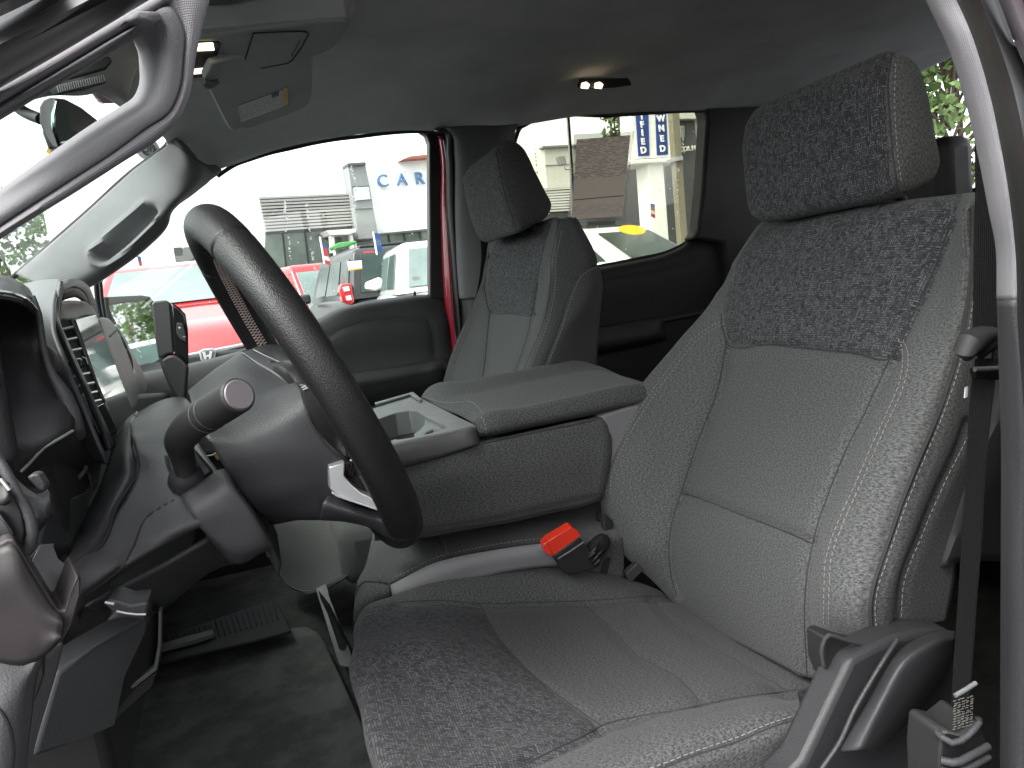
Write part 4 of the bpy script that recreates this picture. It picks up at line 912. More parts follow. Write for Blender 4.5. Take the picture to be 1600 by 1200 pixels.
# lower corner box beside the column
sheet('column_box', [
    [(280,775,.668),(315,752,.665),(350,732,.663),(362,745,.668)],
    [(296,800,.650),(330,782,.648),(366,765,.648),(378,778,.655)],
    [(305,815,.648),(345,796,.646),(384,790,.648),(396,800,.655)],
    [(320,832,.650),(352,820,.648),(402,822,.650),(418,838,.658)],
    [(336,848,.655),(364,858,.653),(412,850,.655),(425,855,.665)],
    [(362,878,.67),(378,882,.67),(414,862,.67),(422,864,.69)]], m_dash, dash, step=.004, solid=.008, bv='cb')
sheet('under_panel', [
    [(133,948,.63),(184,922,.64),(262,882,.66),(330,842,.67)],
    [(170,960,.72),(230,950,.72),(310,900,.74),(360,872,.72)],
    [(236,962,.84),(265,945,.84),(330,893,.84),(378,880,.78)]], m_dash, dash, step=.006, solid=.008)
slab('under_rib', [(318,836,.66),(330,832,.66),(372,880,.67),(362,884,.67)], (0, .05, 0), m_dashdk, dash, bevel=.003)
# dark gap machinery between dash and column
slab('column_gap_plate', [(330,690,.72),(345,690,.72),(405,800,.72),(440,880,.72),(436,905,.72),(400,830,.72),(360,740,.72)], (0, .10, 0), m_black, dash, bevel=.002)
tube('gap_clip', [(337,707,.70),(344,716,.70)], .0028, plain('brass_clip', (.40, .28, .16), .4, .6), dash)
tube('gap_bolt', [(352,738,.70),(356,741,.70)], .0016, m_silver, dash)
tube('gap_strip', [(372,765,.68),(392,800,.68),(410,835,.69),(420,868,.70)], .0022, m_dash, dash)
# instrument cluster housing at the near end
sheet('cluster_hood', [
    [(-40,432,.74),(0,429,.74),(21,435,.74),(38,445,.74),(50,458,.75)],
    [(-40,440,.62),(0,437,.62),(22,445,.62),(40,456,.63),(54,470,.64)],
    [(-40,458,.56),(0,454,.56),(22,458,.565),(42,466,.57),(56,478,.58)]], m_pad, dash, step=.004, solid=.006, bv='ch')
sheet('cluster_lip', [
    [(-40,457,.557),(0,453,.557),(22,457,.56),(42,465,.565),(56,477,.575)],
    [(-40,463,.548),(0,459,.55),(24,463,.553),(46,472,.558),(60,486,.568)]], m_gloss, dash, step=.004, solid=.004)
sheet('cluster_side', [
    [(-60,462,.60),(0,458,.60),(30,463,.60),(50,474,.60),(60,492,.61)],
    [(-60,530,.62),(0,530,.62),(40,530,.62),(58,530,.62),(67,556,.63)],
    [(-60,600,.60),(0,600,.60),(50,595,.60),(82,600,.61),(97,606,.62)],
    [(-60,650,.575),(0,655,.575),(50,655,.58),(95,640,.59),(116,640,.60)],
    [(-60,690,.565),(0,697,.565),(40,705,.57),(80,690,.575),(116,672,.59)],
    [(-60,720,.58),(0,716,.58),(32,742,.58),(72,704,.59),(112,682,.60)]], m_dashdk, dash, step=.005, solid=.008, bv='cs')
tube('cluster_rim', [(52,462,.60),(60,488,.60),(66,530,.60),(72,560,.60),(84,590,.60),(98,612,.60),(110,640,.60),(118,668,.60),(124,680,.61)], [.0012,.002,.0022,.002,.003,.0045,.0055,.0055,.004], m_dash, dash, seg=12)
tube('cluster_lower_edge', [(33,737,.575),(50,720,.575),(68,700,.575),(92,686,.578),(114,673,.585)], .0011, m_greyplas, dash)
slab('side_speaker_cover', [(68,537,.61),(80,545,.61),(88,556,.61),(92,570,.61),(90,582,.61),(84,582,.61),(76,570,.61)], (0, .01, 0), m_pad, dash, bevel=.002)
# centre stack
sheet('stack_shoulder', [
    [(36,443,1.20),(60,438,1.12),(80,436,1.06),(93,436,1.02)],
    [(48,455,1.05),(60,452,1.02),(76,452,.98),(88,452,.96)],
    [(56,480,.96),(62,482,.94),(72,484,.92),(82,486,.90)],
    [(62,515,.92),(67,518,.90),(75,522,.88),(83,524,.86)],
    [(66,535,.90),(72,540,.88),(84,548,.86),(94,556,.84)],
    [(80,560,.88),(90,570,.86),(98,582,.85),(110,596,.84)],
    [(100,600,.87),(108,612,.86),(120,630,.85),(132,648,.84)],
    [(120,660,.86),(128,672,.85),(142,690,.84),(156,705,.83)],
    [(128,700,.86),(138,715,.85),(150,722,.84),(166,726,.83)]], m_stack, dash, step=.004, solid=.008, bv='ss')
sheet('stack_bezel', [
    [(90,441,.965),(84,465,.955),(80,492,.945),(84,517,.93),(96,540,.91),(112,575,.90),(126,604,.89),(140,638,.885),(152,668,.88),(164,704,.875)],
    [(96,438,.960),(91,462,.945),(87,490,.935),(90,512,.92),(104,540,.90),(120,575,.89),(134,604,.88),(148,636,.875),(160,666,.87),(172,700,.87)],
    [(101,452,.965),(97,468,.955),(93,492,.945),(96,508,.93),(108,536,.91),(124,572,.90),(138,602,.89),(150,630,.885),(166,664,.88),(180,698,.88)]], m_stack, dash, step=.003, solid=.006, bv='sbz')
sheet('stack_arch', [
    [(92,440,.98),(105,436,1.02),(122,437,1.10),(134,443,1.17),(143,455,1.22),(150,474,1.25)],
    [(97,447,.96),(108,442,1.00),(122,443,1.08),(133,449,1.15),(141,461,1.20),(147,476,1.23)],
    [(101,455,.965),(112,448,1.00),(122,449,1.07),(130,454,1.13),(136,464,1.18),(141,476,1.20)]], m_greyplas, dash, step=.003, solid=.008)
sheet('stack_recess', [
    [(100,456,.99),(112,450,1.03),(124,452,1.10),(134,462,1.17),(142,476,1.22)],
    [(98,470,1.0),(110,466,1.04),(124,466,1.11),(136,474,1.18),(146,484,1.22)]], m_brown, dash, step=.004, solid=.006)
sheet('stack_face', [
    [(97,470,.99),(116,470,1.05),(134,472,1.14),(144,480,1.22)],
    [(94,486,.975),(112,486,1.04),(132,482,1.13),(150,488,1.22)],
    [(92,503,.965),(114,500,1.03),(134,495,1.13),(153,493,1.215)]], m_greyplas, dash, step=.004, solid=.006)
# screen: a flat tilted panel
scr = [(118,499,1.035),(150,492,1.16),(180,568,1.15),(208,646,1.135),(183,671,1.0),(152,590,1.015)]
SA, SB2, SC2 = to3(scr[0]), to3(scr[1]), to3(scr[4])
sn = np.cross(SB2-SA, SC2-SA); sn /= np.linalg.norm(sn)
if sn @ (EYE-SA) < 0: sn = -sn
def onscr(px, py): d = ray(px, py); return EYE+d*((SA-EYE) @ sn/(d @ sn))
m_screen = plain('screen_glass', (.012, .014, .016), .03, spec=.9, coat=1.0, vary=0)
slab('touch_screen', [onscr(*p) for p in [(118,499),(150,492),(180,569),(209,646),(183,672),(150,590)]], -sn*.012, m_screen, dash, bevel=.001)
slab('screen_frame', [onscr(*p)-sn*.004 for p in [(115,499),(117,497),(151,490),(153,494),(212,646),(182,678),(150,600)]], -sn*.02, m_dashdk, dash, bevel=.001)
# air vent beside the screen
slab('vent_frame', [(92,503,.975),(116,499,1.0),(132,538,1.0),(150,588,.99),(166,628,.985),(138,637,.93),(118,585,.94),(104,540,.955)], (-.03, .02, 0), m_black, dash, bevel=.001)
for i_, (x0, y0, x1, y1) in enumerate([(95,515,113,511),(101,532,119,528),(106,549,126,545),(116,588,139,583),(123,603,146,598),(129,617,151,612),(136,630,157,625)]):
    t_ = (y0-515)/115; tube('vent_blade', [(x0, y0, .945-.045*t_), (x1, y1, .972-.03*t_)], .0016, m_silver, dash, seg=6)
tube('vent_divider', [(110,500,.985),(128,545,.985),(147,592,.98),(160,628,.975)], .002, m_brown, dash, seg=6)
slab('vent_knob', [(112,563,.94),(118,560,.95),(131,558,.97),(137,566,.97),(134,573,.965),(121,577,.95),(117,573,.945)], (-.012, .008, 0), m_dashdk, dash, bevel=.002)
tube('vent_knob_trim', [(113,563,.937),(120,561,.945),(127,562,.955),(126,571,.957)], .0009, m_silver, dash, seg=6)
tube('vent_knob_trim', [(128,558,.965),(134,560,.97),(137,569,.97)], .0009, m_silver, dash, seg=6)
slab('vent_end_trim', [(139,635,.935),(158,625,.975),(161,628,.975),(141,639,.935)], (-.006, .004, 0), m_silver, dash, bevel=.0005)
slab('stack_lower', [(140,640,.94),(162,628,.98),(184,670,1.0),(182,700,.98),(168,706,.93)], (-.03, .02, 0), m_gloss, dash, bevel=.002)
# far end of the dash in front of the passenger
sheet('passenger_fascia', [
    [(154,497,1.30),(162,496,1.45),(172,500,1.55),(182,512,1.62)],
    [(163,522,1.30),(172,522,1.42),(184,524,1.52),(192,530,1.60)],
    [(178,562,1.28),(188,562,1.40),(198,560,1.50),(204,560,1.58)],
    [(192,600,1.26),(202,600,1.36),(210,596,1.46),(213,592,1.54)],
    [(206,640,1.24),(212,636,1.34),(216,626,1.44),(218,618,1.5)]], m_greyplas, dash, step=.006, solid=.01, bv='pf')
cords('fascia_gap', 'pf', [[(171,526),(184,516),(190,530),(196,545)]], .0018, m_black, dash)
tube('fascia_trim', [(180,512,1.60),(188,525,1.59),(196,541,1.58),(203,556,1.56),(207,575,1.54),(206,592,1.50)], .003, m_gloss, dash)
sheet('fascia_end', [
    [(182,506,1.68),(190,520,1.70),(200,540,1.72),(210,556,1.74)],
    [(196,548,1.62),(206,560,1.64),(216,572,1.68),(224,584,1.72)],
    [(206,590,1.56),(214,594,1.58),(222,598,1.64),(230,602,1.70)],
    [(208,620,1.50),(214,622,1.54),(222,618,1.60),(227,614,1.66)],
    [(206,646,1.46),(210,646,1.50),(214,644,1.56),(218,636,1.62)]], m_greyplas, dash, step=.006, solid=.01)
slab('glovebox_button', [(164,534,1.36),(170,535,1.38),(172,544,1.38),(168,546,1.36),(165,541,1.36)], (0, .004, 0), m_dash, dash, bevel=.001)
slab('dash_top', [np.array([-.15, .55, 1.66]), np.array([-.25, 1.0, 1.67]), np.array([-.30, 1.9, 1.62]), np.array([-.8, 1.9, 1.62]), np.array([-.8, .55, 1.64])], (0, 0, -.12), m_pad, dash, bevel=.01)
slab('dash_core', [np.array([-.16, .66, 1.58]), np.array([-.20, 1.25, 1.52]), np.array([-.20, 1.95, 1.45]), np.array([-.8, 1.95, 1.45]), np.array([-.8, .50, 1.58])], (0, 0, -.36), m_black, dash, bevel=.01)
# shelf and small parts between cluster and knee pad
slab('lower_shelf', [(78,792,.66),(113,776,.72),(154,761,.80),(176,752,.82),(150,800,.74),(124,822,.70),(112,852,.66),(60,856,.62)], (-.02, 0, -.02), m_door, dash, bevel=.002)
slab('shelf_bracket', [(106,746,.78),(124,745,.78),(133,731,.80),(140,742,.80),(146,758,.80),(114,774,.77)], (-.01, .02, 0), m_brown, dash, bevel=.002)
tube('bracket_highlight', [(123,747,.77),(130,738,.78),(134,730,.79)], .002, m_greyplas, dash)
tube('bracket_loop', [(138,740,.79),(141,750,.79),(143,760,.79)], .0016, m_dash, dash)
slab('bracket_tag', [(104,751,.775),(107,755,.775),(112,764,.775),(108,764,.775)], (0, .003, 0), plain('teal_tag', (.03, .20, .20), .5), dash, bevel=.0004)
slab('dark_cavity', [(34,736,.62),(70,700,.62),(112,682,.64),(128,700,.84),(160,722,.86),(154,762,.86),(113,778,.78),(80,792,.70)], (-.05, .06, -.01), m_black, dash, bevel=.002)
# side air vent at the near end
sheet('side_vent_shell', [
    [(-50,670,.50),(0,695,.50),(40,748,.50),(60,768,.50),(74,763,.505)],
    [(-50,700,.47),(0,722,.47),(32,762,.468),(62,782,.468),(81,790,.475)],
    [(-40,780,.46),(0,790,.455),(40,800,.455),(64,810,.455),(80,812,.465)],
    [(-40,830,.455),(0,840,.45),(34,845,.45),(52,838,.452),(68,836,.46)],
    [(-40,880,.46),(0,880,.455),(30,885,.455),(44,874,.455),(58,858,.46)]], m_pad, dash, step=.004, solid=.01, bv='svs',
    seams=[([(-30,690),(0,716),(24,764),(40,795),(46,826),(44,850),(36,866)], .006, .010)])
tube('vent_ribbed_band', [(-30,690,.462),(0,722,.456),(24,766,.452),(42,797,.449),(51,828,.447),(48,852,.447),(40,868,.447)], [.0026,.0026,.0027,.0028,.0028,.0027,.002], m_dash, dash)
slab('vent_hole', [(-20,742,.449),(0,748,.449),(16,770,.447),(32,800,.446),(38,830,.446),(34,852,.446),(20,842,.446),(0,810,.446)], (0, .004, 0), m_black, dash, bevel=.001)
sheet('vent_lever', [[(-20,748,.445),(0,750,.442),(10,754,.44),(15,764,.44)], [(-20,785,.44),(0,788,.436),(10,780,.435),(15,772,.437)]], m_brown, dash, step=.002, solid=.004)
tube('vent_lever_edge', [(-15,750,.441),(2,750,.438),(10,755,.437),(15,766,.437)], .0010, m_silver, dash)
slab('vent_blade', [(-20,796,.442),(0,802,.441),(21,834,.44),(20,843,.44),(0,856,.44),(-20,860,.44)], (0, .006, 0), m_gloss, dash, bevel=.001)
slab('vent_tab', [(41,746,.485),(50,741,.485),(60,740,.485),(72,758,.485),(70,768,.485),(61,768,.485),(50,756,.485)], (0, .01, 0), m_dash, dash, bevel=.002)
# taupe corner trim with its pale inner face
slab('corner_trim', [(-60,846,.432),(0,850,.432),(10,843,.432),(22,842,.432),(42,874,.432),(64,910,.432),(84,942,.432),(92,954,.432),(101,954,.432),(112,924,.432),(121,900,.434),(127,903,.436),(125,930,.436),(120,956,.434),(111,980,.432),(101,998,.430),(82,1018,.428),(60,1034,.427),(36,1042,.427),(16,1041,.427),(0,1037,.427),(-60,1037,.427)], (-.01, .03, .004), m_brown, dash, bevel=.006, seg=5)
sheet('corner_face', [
    [(-60,852,.431),(0,856,.430),(20,850,.430),(50,896,.430),(84,950,.430),(97,960,.430)],
    [(-60,900,.4255),(0,900,.4255),(22,892,.4255),(44,925,.4255),(74,962,.4255),(98,972,.4255)],
    [(-60,960,.4255),(0,962,.4255),(22,962,.4255),(44,968,.4255),(72,984,.4255),(96,990,.4255)],
    [(-60,1010,.4255),(0,1012,.4255),(22,1014,.4255),(44,1012,.4255),(70,1008,.4255),(92,1000,.424)],
    [(-60,1034,.426),(0,1034,.426),(20,1038,.426),(40,1037,.426),(64,1028,.427),(86,1010,.428)]], m_brown, dash, step=.003, solid=.003)
slab('corner_inner_face', [(46,882,.46),(61,853,.47),(83,851,.49),(78,866,.49),(90,880,.49),(121,899,.48),(112,922,.47),(101,953,.45),(92,955,.45),(66,914,.455)], (0, .004, .0), m_ltvinyl, dash, bevel=.001)
# parking brake release
rl = slab('release_handle', [(160,944,.60),(172,938,.60),(186,938,.60),(205,944,.60),(232,940,.60),(233,950,.60),(227,972,.60),(214,969,.60),(195,967,.60),(164,973,.60),(178,958,.60)], (0, .03, 0), m_dashdk, dash, bevel=.003)
tube('handle_highlight', [(182,955,.597),(196,958,.597),(212,960,.597),(228,960,.597)], .0009, m_silver, dash)
tube('handle_highlight', [(164,941,.597),(172,940,.597),(178,944,.597)], .0011, m_silver, dash)
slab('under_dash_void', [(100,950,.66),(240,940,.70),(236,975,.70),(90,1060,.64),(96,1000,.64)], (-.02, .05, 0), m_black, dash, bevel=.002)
# big kick panel and pocket
slab('kick_panel', [(88,1050,.60),(150,1010,.62),(216,970,.65),(237,957,.66),(228,985,.66),(200,1060,.64),(174,1130,.62),(163,1142,.62),(110,1162,.60),(50,1186,.585)], (-.02, .03, 0), m_door, dash, bevel=.004)
slab('pocket_rim', [(247,955,.70),(252,955,.70),(251,1012,.70),(245,1048,.70),(206,1078,.68),(204,1072,.68),(240,1044,.70),(246,1010,.70)], (0, .012, 0), m_greyplas, dash, bevel=.001)
slab('pocket_back', [(237,955,.71),(248,955,.71),(247,1010,.71),(241,1044,.71),(205,1075,.69),(176,1120,.66),(205,1040,.67)], (-.004, .05, 0), m_black, dash, bevel=.002)
slab('pocket_under', [(205,1078,.69),(246,1050,.70),(238,1074,.70),(176,1130,.67),(180,1110,.67)], (0, .05, 0), m_dashdk, dash, bevel=.002)
sheet('side_trim_strip', [
    [(69,1026,.50),(84,1015,.52),(99,1005,.54)],
    [(58,1075,.50),(72,1065,.52),(89,1048,.54)],
    [(50,1120,.50),(60,1115,.52),(76,1092,.535)],
    [(44,1165,.50),(50,1165,.51),(58,1152,.525)],
    [(38,1215,.50),(42,1215,.505),(47,1200,.515)]], m_trim, dash, step=.004, solid=.006)
slab('fuse_slot', [(66,1024,.497),(69,1026,.497),(68,1055,.497),(58,1085,.497),(46,1114,.497),(46,1080,.497),(56,1050,.497)], (0, .004, 0), m_black, dash, bevel=.001)
# end of the dash / kick trim at lower left
sheet_ = sheet('end_panel', [
    [(-60,1020,.49),(0,1030,.485),(35,1038,.485),(60,1028,.49),(70,1020,.50)],
    [(-60,1080,.465),(0,1080,.462),(30,1078,.465),(46,1074,.475),(58,1060,.49)],
    [(-60,1130,.46),(0,1130,.455),(24,1130,.46),(42,1130,.475),(50,1125,.485)],
    [(-60,1180,.455),(0,1180,.452),(22,1180,.458),(38,1178,.472),(44,1170,.48)],
    [(-60,1240,.455),(0,1240,.452),(20,1240,.458),(34,1235,.475),(40,1225,.48)]], grain('end_panel_plastic', (.085, .083, .088), .6, 800, .35, .0006), dash, step=.004, solid=.01, bv='ep')
cords('panel_gap', 'ep', [[(-20,1095),(0,1110),(15,1137),(21,1170),(17,1215)]], .0009, m_black, dash)
# ------------------------------------------------------------------ the driver's seat
def back_over(row, dx, dz):
    return [to3(p)+np.array([dx, 0, dz]) for p in row]
def shift_col(grid, first, last):
    """add a hidden column before and after, wrapping the surface backwards"""
    out = []
    for r in grid:
        r = [to3(p) for p in r]
        if first is not None: r = [r[0]+np.array(first)] + r
        if last is not None: r = r + [r[-1]+np.array(last)]
        out.append(r)
    return out
SLOC = (.32, .78, .98)
seat = thing('driver_seat', 'large grey cloth driver seat with dark woven inserts, nearest the open door', 'car seat', SLOC)
R1 = [(1194,344,.96),(1199,343,.945),(1214,341,.91),(1350,326,.74),(1499,312,.58),(1507,312,.56),(1518,321,.53),(1536,333,.53),(1550,350,.54)]
R2 = [(1152,400,.985),(1156,396,.97),(1168,393,.94),(1315,398,.74),(1469,396,.58),(1490,398,.55),(1517,405,.515),(1540,412,.515),(1556,420,.52)]
R3 = [(1106,479,1.0),(1113,480,.985),(1132,485,.945),(1282,492,.745),(1432,484,.575),(1462,487,.545),(1509,495,.505),(1535,500,.505),(1554,505,.515)]
R4 = [(1056,538,1.0),(1075,536,.99),(1134,538,.935),(1265,548,.757),(1393,557,.575),(1419,557,.54),(1495,560,.495),(1528,566,.495),(1548,570,.505)]
R5 = [(977,640,1.02),(1000,640,1.005),(1110,640,.93),(1232,648,.758),(1350,648,.58),(1397,643,.53),(1468,640,.49),(1512,655,.49),(1540,665,.5)]
R6 = [(941,750,1.03),(953,745,1.01),(1071,752,.925),(1185,770,.753),(1302,762,.585),(1350,750,.53),(1424,742,.485),(1472,748,.485),(1520,755,.5)]
R7 = [(955,835,1.02),(975,840,.995),(1046,850,.925),(1160,862,.75),(1269,849,.585),(1306,850,.53),(1388,855,.485),(1427,848,.485),(1500,850,.5)]
R8 = [(1003,890,.99),(1020,898,.97),(1056,925,.92),(1152,955,.75),(1258,950,.585),(1294,950,.53),(1361,925,.485),(1403,920,.485),(1490,920,.5)]
R9 = [(1040,926,.97),(1052,943,.95),(1075,968,.91),(1172,1022,.75),(1261,1062,.6),(1288,1040,.55),(1364,1000,.49),(1402,990,.49),(1480,970,.5)]
def even_mid(R, i0, im, i1, dx=.008, dz=0):
    # the panel between two seams: nearly flat, dropping quickly beside each seam
    R = [to3(p) for p in R]; a, b = R[i0], R[i1]
    mid = [a+(b-a)*t+np.array([dx*k, 0, dz*k]) for t, k in ((.12, .55), (.5, 1.0), (.88, .55))]
    return R[:i0+1]+mid+R[i1:]
R1, R2, R3, R4, R5, R6, R7, R8, R9 = [even_mid(r, 2, 3, 4, d) for r, d in zip((R1, R2, R3, R4, R5, R6, R7, R8, R9), (-.014, -.010, -.004, .000, .006, .006, .006, .006, .003))]
rows = [back_over(R1, .10, -.05), back_over(R1, .045, .004), R1, R2, R3, R4, R5, R6, R7, R8, R9]
g = shift_col(rows, (.05, .0, 0), None)
WEAVE_B = [(1202,330),(1180,366),(1160,392),(1145,422),(1130,449),(1127,490),(1127,501),(1131,520),(1135,536),(1200,539),(1265,545),(1330,551),(1394,557),(1404,537),(1412,519),(1428,489),(1442,462),(1457,428),(1469,396),(1486,344),(1499,317),(1504,300),(1350,250)]
L_FAR = [(1135,536),(1127,580),(1119,615),(1106,650),(1092,685),(1078,727),(1066,764),(1056,795),(1051,812),(1045,859),(1047,890),(1051,911),(1058,930)]
L_NEAR = [(1392,556),(1377,589),(1363,618),(1351,646),(1335,676),(1320,707),(1306,740),(1294,772),(1281,807),(1270,849),(1263,885),(1259,915),(1257,975),(1259,1020),(1261,1058)]
L_PIPE = [(1519,326),(1517,405),(1514,450),(1508,497),(1491,571),(1464,650),(1434,720),(1403,799),(1390,838),(1375,881),(1363,919),(1359,950),(1361,975),(1364,1005)]
L_PIPE2 = [(1512,660),(1506,676),(1469,751),(1442,812),(1431,840),(1416,874),(1405,907),(1401,950),(1401,988)]
L_HORIZ = [(1066,770),(1088,777),(1110,785),(1155,803),(1200,820),(1240,836),(1270,850)]
sh = sheet('backrest', g, m_seat, seat, step=.0042, solid=.07, bv='sb',
      seams=[(L_FAR, .009, .006), (L_NEAR, .009, .006), (L_HORIZ, .006, .006), (WEAVE_B[3:20], .006, .0045),
             (L_PIPE, .005, .0045), (L_PIPE2, .006, .004)],
      bumps=[([(1400,700),(1360,800),(1325,920)], .012, .04), ([(1005,690),(985,760),(1010,840)], .010, .04)],
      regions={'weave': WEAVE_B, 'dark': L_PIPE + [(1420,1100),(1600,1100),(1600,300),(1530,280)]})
cords('seam_welt', 'sb', [L_FAR, L_NEAR, L_HORIZ, WEAVE_B[5:20], L_PIPE2], .0009, m_seamdk, sh, lift=-.0002)
cords('piping', 'sb', [L_PIPE], .0019, m_seamdk, sh, lift=.0003)
off = lambda ln, dx, dy=0: [(x+dx, y+dy) for x, y in ln]
ST_FAR = [(1126,503),(1108,512),(1088,526),(1068,546),(1049,571),(1026,601),(1005,632),(985,663),(966,698),(955,723),(949,748),(948,775)]
ST_NEAR = [(1412,532),(1419,548),(1420,562),(1418,582),(1412,606),(1397,642),(1381,676),(1366,710),(1351,746),(1336,779),(1321,812),(1308,845),(1300,874),(1297,920),(1296,975)]
stitch('stitching', 'sb', [ST_FAR, off(ST_FAR, 6, 3), ST_NEAR, off(ST_NEAR, -8, -1), off(L_PIPE, 8, 1)[2:], off(L_PIPE2, 7, 1)], m_thread, sh)

# cushion
C0 = [(570,957,1.0),(612,934,1.0),(740,896,1.0),(860,886,1.0),(1000,912,1.0),(1075,945,1.0)]
C1 = [(556,972,.955),(618,944,.955),(749,941,.95),(906,938,.945),(1019,931,.94),(1095,952,.93)]
C2 = [(549,1035,.80),(640,1005,.79),(806,1027,.78),(985,1022,.775),(1112,1006,.77),(1195,1018,.76)]
C3 = [(577,1148,.63),(690,1150,.62),(938,1132,.61),(1097,1099,.605),(1232,1078,.6),(1300,1066,.6)]
C4 = [(606,1205,.56),(730,1208,.555),(975,1158,.55),(1115,1125,.55),(1248,1092,.55),(1305,1078,.55)]
C5 = [(660,1262,.51),(800,1262,.51),(1010,1207,.505),(1140,1163,.505),(1262,1119,.505),(1310,1100,.505)]
C2 = [to3(p) for p in C2]
def cmix(t, k):
    a = [to3(p) for p in C1]; b = [to3(p) for p in C3]; out = []
    for i_ in range(6):
        q = a[i_]+(b[i_]-a[i_])*t
        if i_ < 2: m_ = a[i_]*.0+C2[i_]; w_ = 1-abs(t-.5)*2; q = q*(1-w_)+m_*w_
        else: q = q+np.array([0, 0, -.006*k])
        out.append(q)
    return out
C2a, C2, C2b = cmix(.14, .6), cmix(.5, 1), cmix(.86, .6)
def crow(r, out=None):
    r = [to3(p) for p in r]; f = r[0]
    return [f+np.array([.035, 0, -.13]), f+np.array([.004, 0, -.055])] + r
C6 = [to3(p)+np.array([0, -.004, -.03]) for p in C5]; C7 = [to3(p)+np.array([0, .004, -.085]) for p in C5]
C00 = [to3(p)+np.array([0, .012, -.06]) for p in C0]
WEAVE_C = [(480,1010),(500,960),(570,951),(599,944),(625,941),(692,938),(749,943),(752,952),(775,990),(812,1035),(869,1084),(905,1110),(940,1134),(917,1147),(869,1170),(812,1197),(760,1225),(700,1260),(500,1260)]
K_NEAR = [(1296,1072),(1232,1080),(1150,1091),(1056,1110),(1000,1119),(940,1134),(917,1147),(869,1170),(812,1197),(760,1222),(700,1252)]
K_FAR = [(625,941),(692,938),(749,943),(830,941),(906,939),(960,936),(1019,932),(1060,935)]
K_MID = [(906,939),(935,963),(962,990),(1000,1027),(1056,1057),(1080,1080),(1097,1100)]
K_MID2 = [(1019,932),(1037,960),(1070,986),(1112,1009),(1150,1032),(1187,1054),(1210,1067),(1232,1080)]
K_FRONT = [(749,943),(775,990),(812,1035),(869,1084),(905,1110),(940,1134)]
K_SIDE = [(1263,1119),(1206,1136),(1150,1159),(1110,1172),(1075,1184),(1045,1196),(1000,1212)]
ch = sheet('cushion', [crow(C00), crow(C0), crow(C1), crow(C2a), crow(C2), crow(C2b), crow(C3), crow(C4), crow(C5), crow(C6), crow(C7)], m_seat, seat, step=.0042, solid=.03, bv='sc',
      seams=[(K_NEAR, .008, .007), (K_FAR, .007, .007), (K_MID, .003, .006), (K_MID2, .005, .007), (K_FRONT, .003, .004), (K_SIDE, .004, .004)],
      bumps=[([(1060,1130),(1180,1110)], .008, .03), ([(700,1040),(780,1100)], .001, .10)],
      regions={'weave': WEAVE_C})
cords('seam_welt', 'sc', [K_NEAR, K_FAR, K_FRONT, K_SIDE], .0009, m_seamdk, ch, lift=-.0002)
cords('seam_welt', 'sc', [K_MID, K_MID2], .0006, m_seamdk, ch, lift=-.0002)
stitch('stitching', 'sc', [off(K_SIDE, 0, -7)], m_thread, ch, r=.0004)

# headrest: a pad lofted along its width
def headrest(seatobj, prof, Yn, Yf, key, seam_i, narrow=.0, power=5, shear=0):
    Q = np.array([P(x, y, Yn) for x, y in prof]); cen = Q.mean(0)
    Qs = smoothline(list(Q), n=72, closed=True)[:-1]
    rings = []
    W = Yf-Yn
    ts = np.concatenate([[0, .006, .02, .0203, .045, .08], np.linspace(.12, .86, 30), [.90, .935, .965, .985, .996, 1.0]])
    for t in ts:
        if t < .09: s = 1-.16*(1-t/.09)**2.2
        elif t > .80: u = (t-.80)/.20; s = (1-u**3.2)**(1/3.2)*(1-.02*t) if u < 1 else .02
        else: s = 1
        s *= 1-narrow*t
        bulge = 1.0
        R = cen+(Qs-cen)*max(s, .02); R = R+np.array([shear*t, t*W, -.006*t]); rings.append(R)
    rings = [rings[0]*0+rings[0].mean(0)+(rings[0]-rings[0].mean(0))*.5+np.array([0, -.006, 0]), *rings]
    n = len(Qs); V = [tuple(p) for R in rings for p in R]; Fc = []
    for i in range(len(rings)-1):
        for k in range(n): Fc.append((i*n+k, i*n+(k+1) % n, (i+1)*n+(k+1) % n, (i+1)*n+k))
    c0 = len(V); V.append(tuple(rings[0].mean(0)+np.array([0, -.003, 0]))); V.append(tuple(rings[-1].mean(0)))
    for k in range(n): Fc.append((c0, (k+1) % n, k)); Fc.append((c0+1, (len(rings)-1)*n+k, (len(rings)-1)*n+(k+1) % n))
    V = np.array(V); per = np.concatenate([[0], np.cumsum(np.linalg.norm(np.diff(Qs, axis=0), axis=1))])
    uv = np.array([([r[0], r[2]] if ri <= 3 else [r[1], per[k]]) for ri, R in enumerate(rings) for k, r in enumerate(R)] + [[rings[0].mean(0)[0], rings[0].mean(0)[2]], [0, 0]])
    return V, Fc, uv
HP = [(1391,92),(1386,130),(1388,180),(1392,240),(1404,300),(1422,306),(1450,296),(1470,284),(1475,270),(1468,222),(1461,180),(1455,150),(1447,118),(1438,93),(1425,76),(1406,69)]
V, Fc, uv = headrest(seat, HP, .635, .90, 'hr', 0, shear=.0)
hw = (V[:, 1]-.6404)*1000
pr = proj(V); SEAMH = [(1406,66),(1393,86),(1388,120),(1390,180),(1395,240),(1404,303)]
V2 = V.copy(); d = polyd(pr[:, :2], sm2(SEAMH))*pr[:, 2]/F; near = V[:, 1] < .68
hr = mk('headrest', V, Fc, m_seat, seat, uv=uv, attrs={'weave': hw}, ang=60)
BV['hr'] = BVHTree.FromPolygons([tuple(v) for v in V], [tuple(f) for f in Fc])
cords('seam_welt', 'hr', [SEAMH[1:]], .0010, m_seamdk, hr)
stitch('stitching', 'hr', [[(1399,100),(1397,150),(1399,200),(1403,250),(1408,285)]], m_thread, hr, r=.0004)
pb = proj(np.array([[.7, .7, 1.6]]))
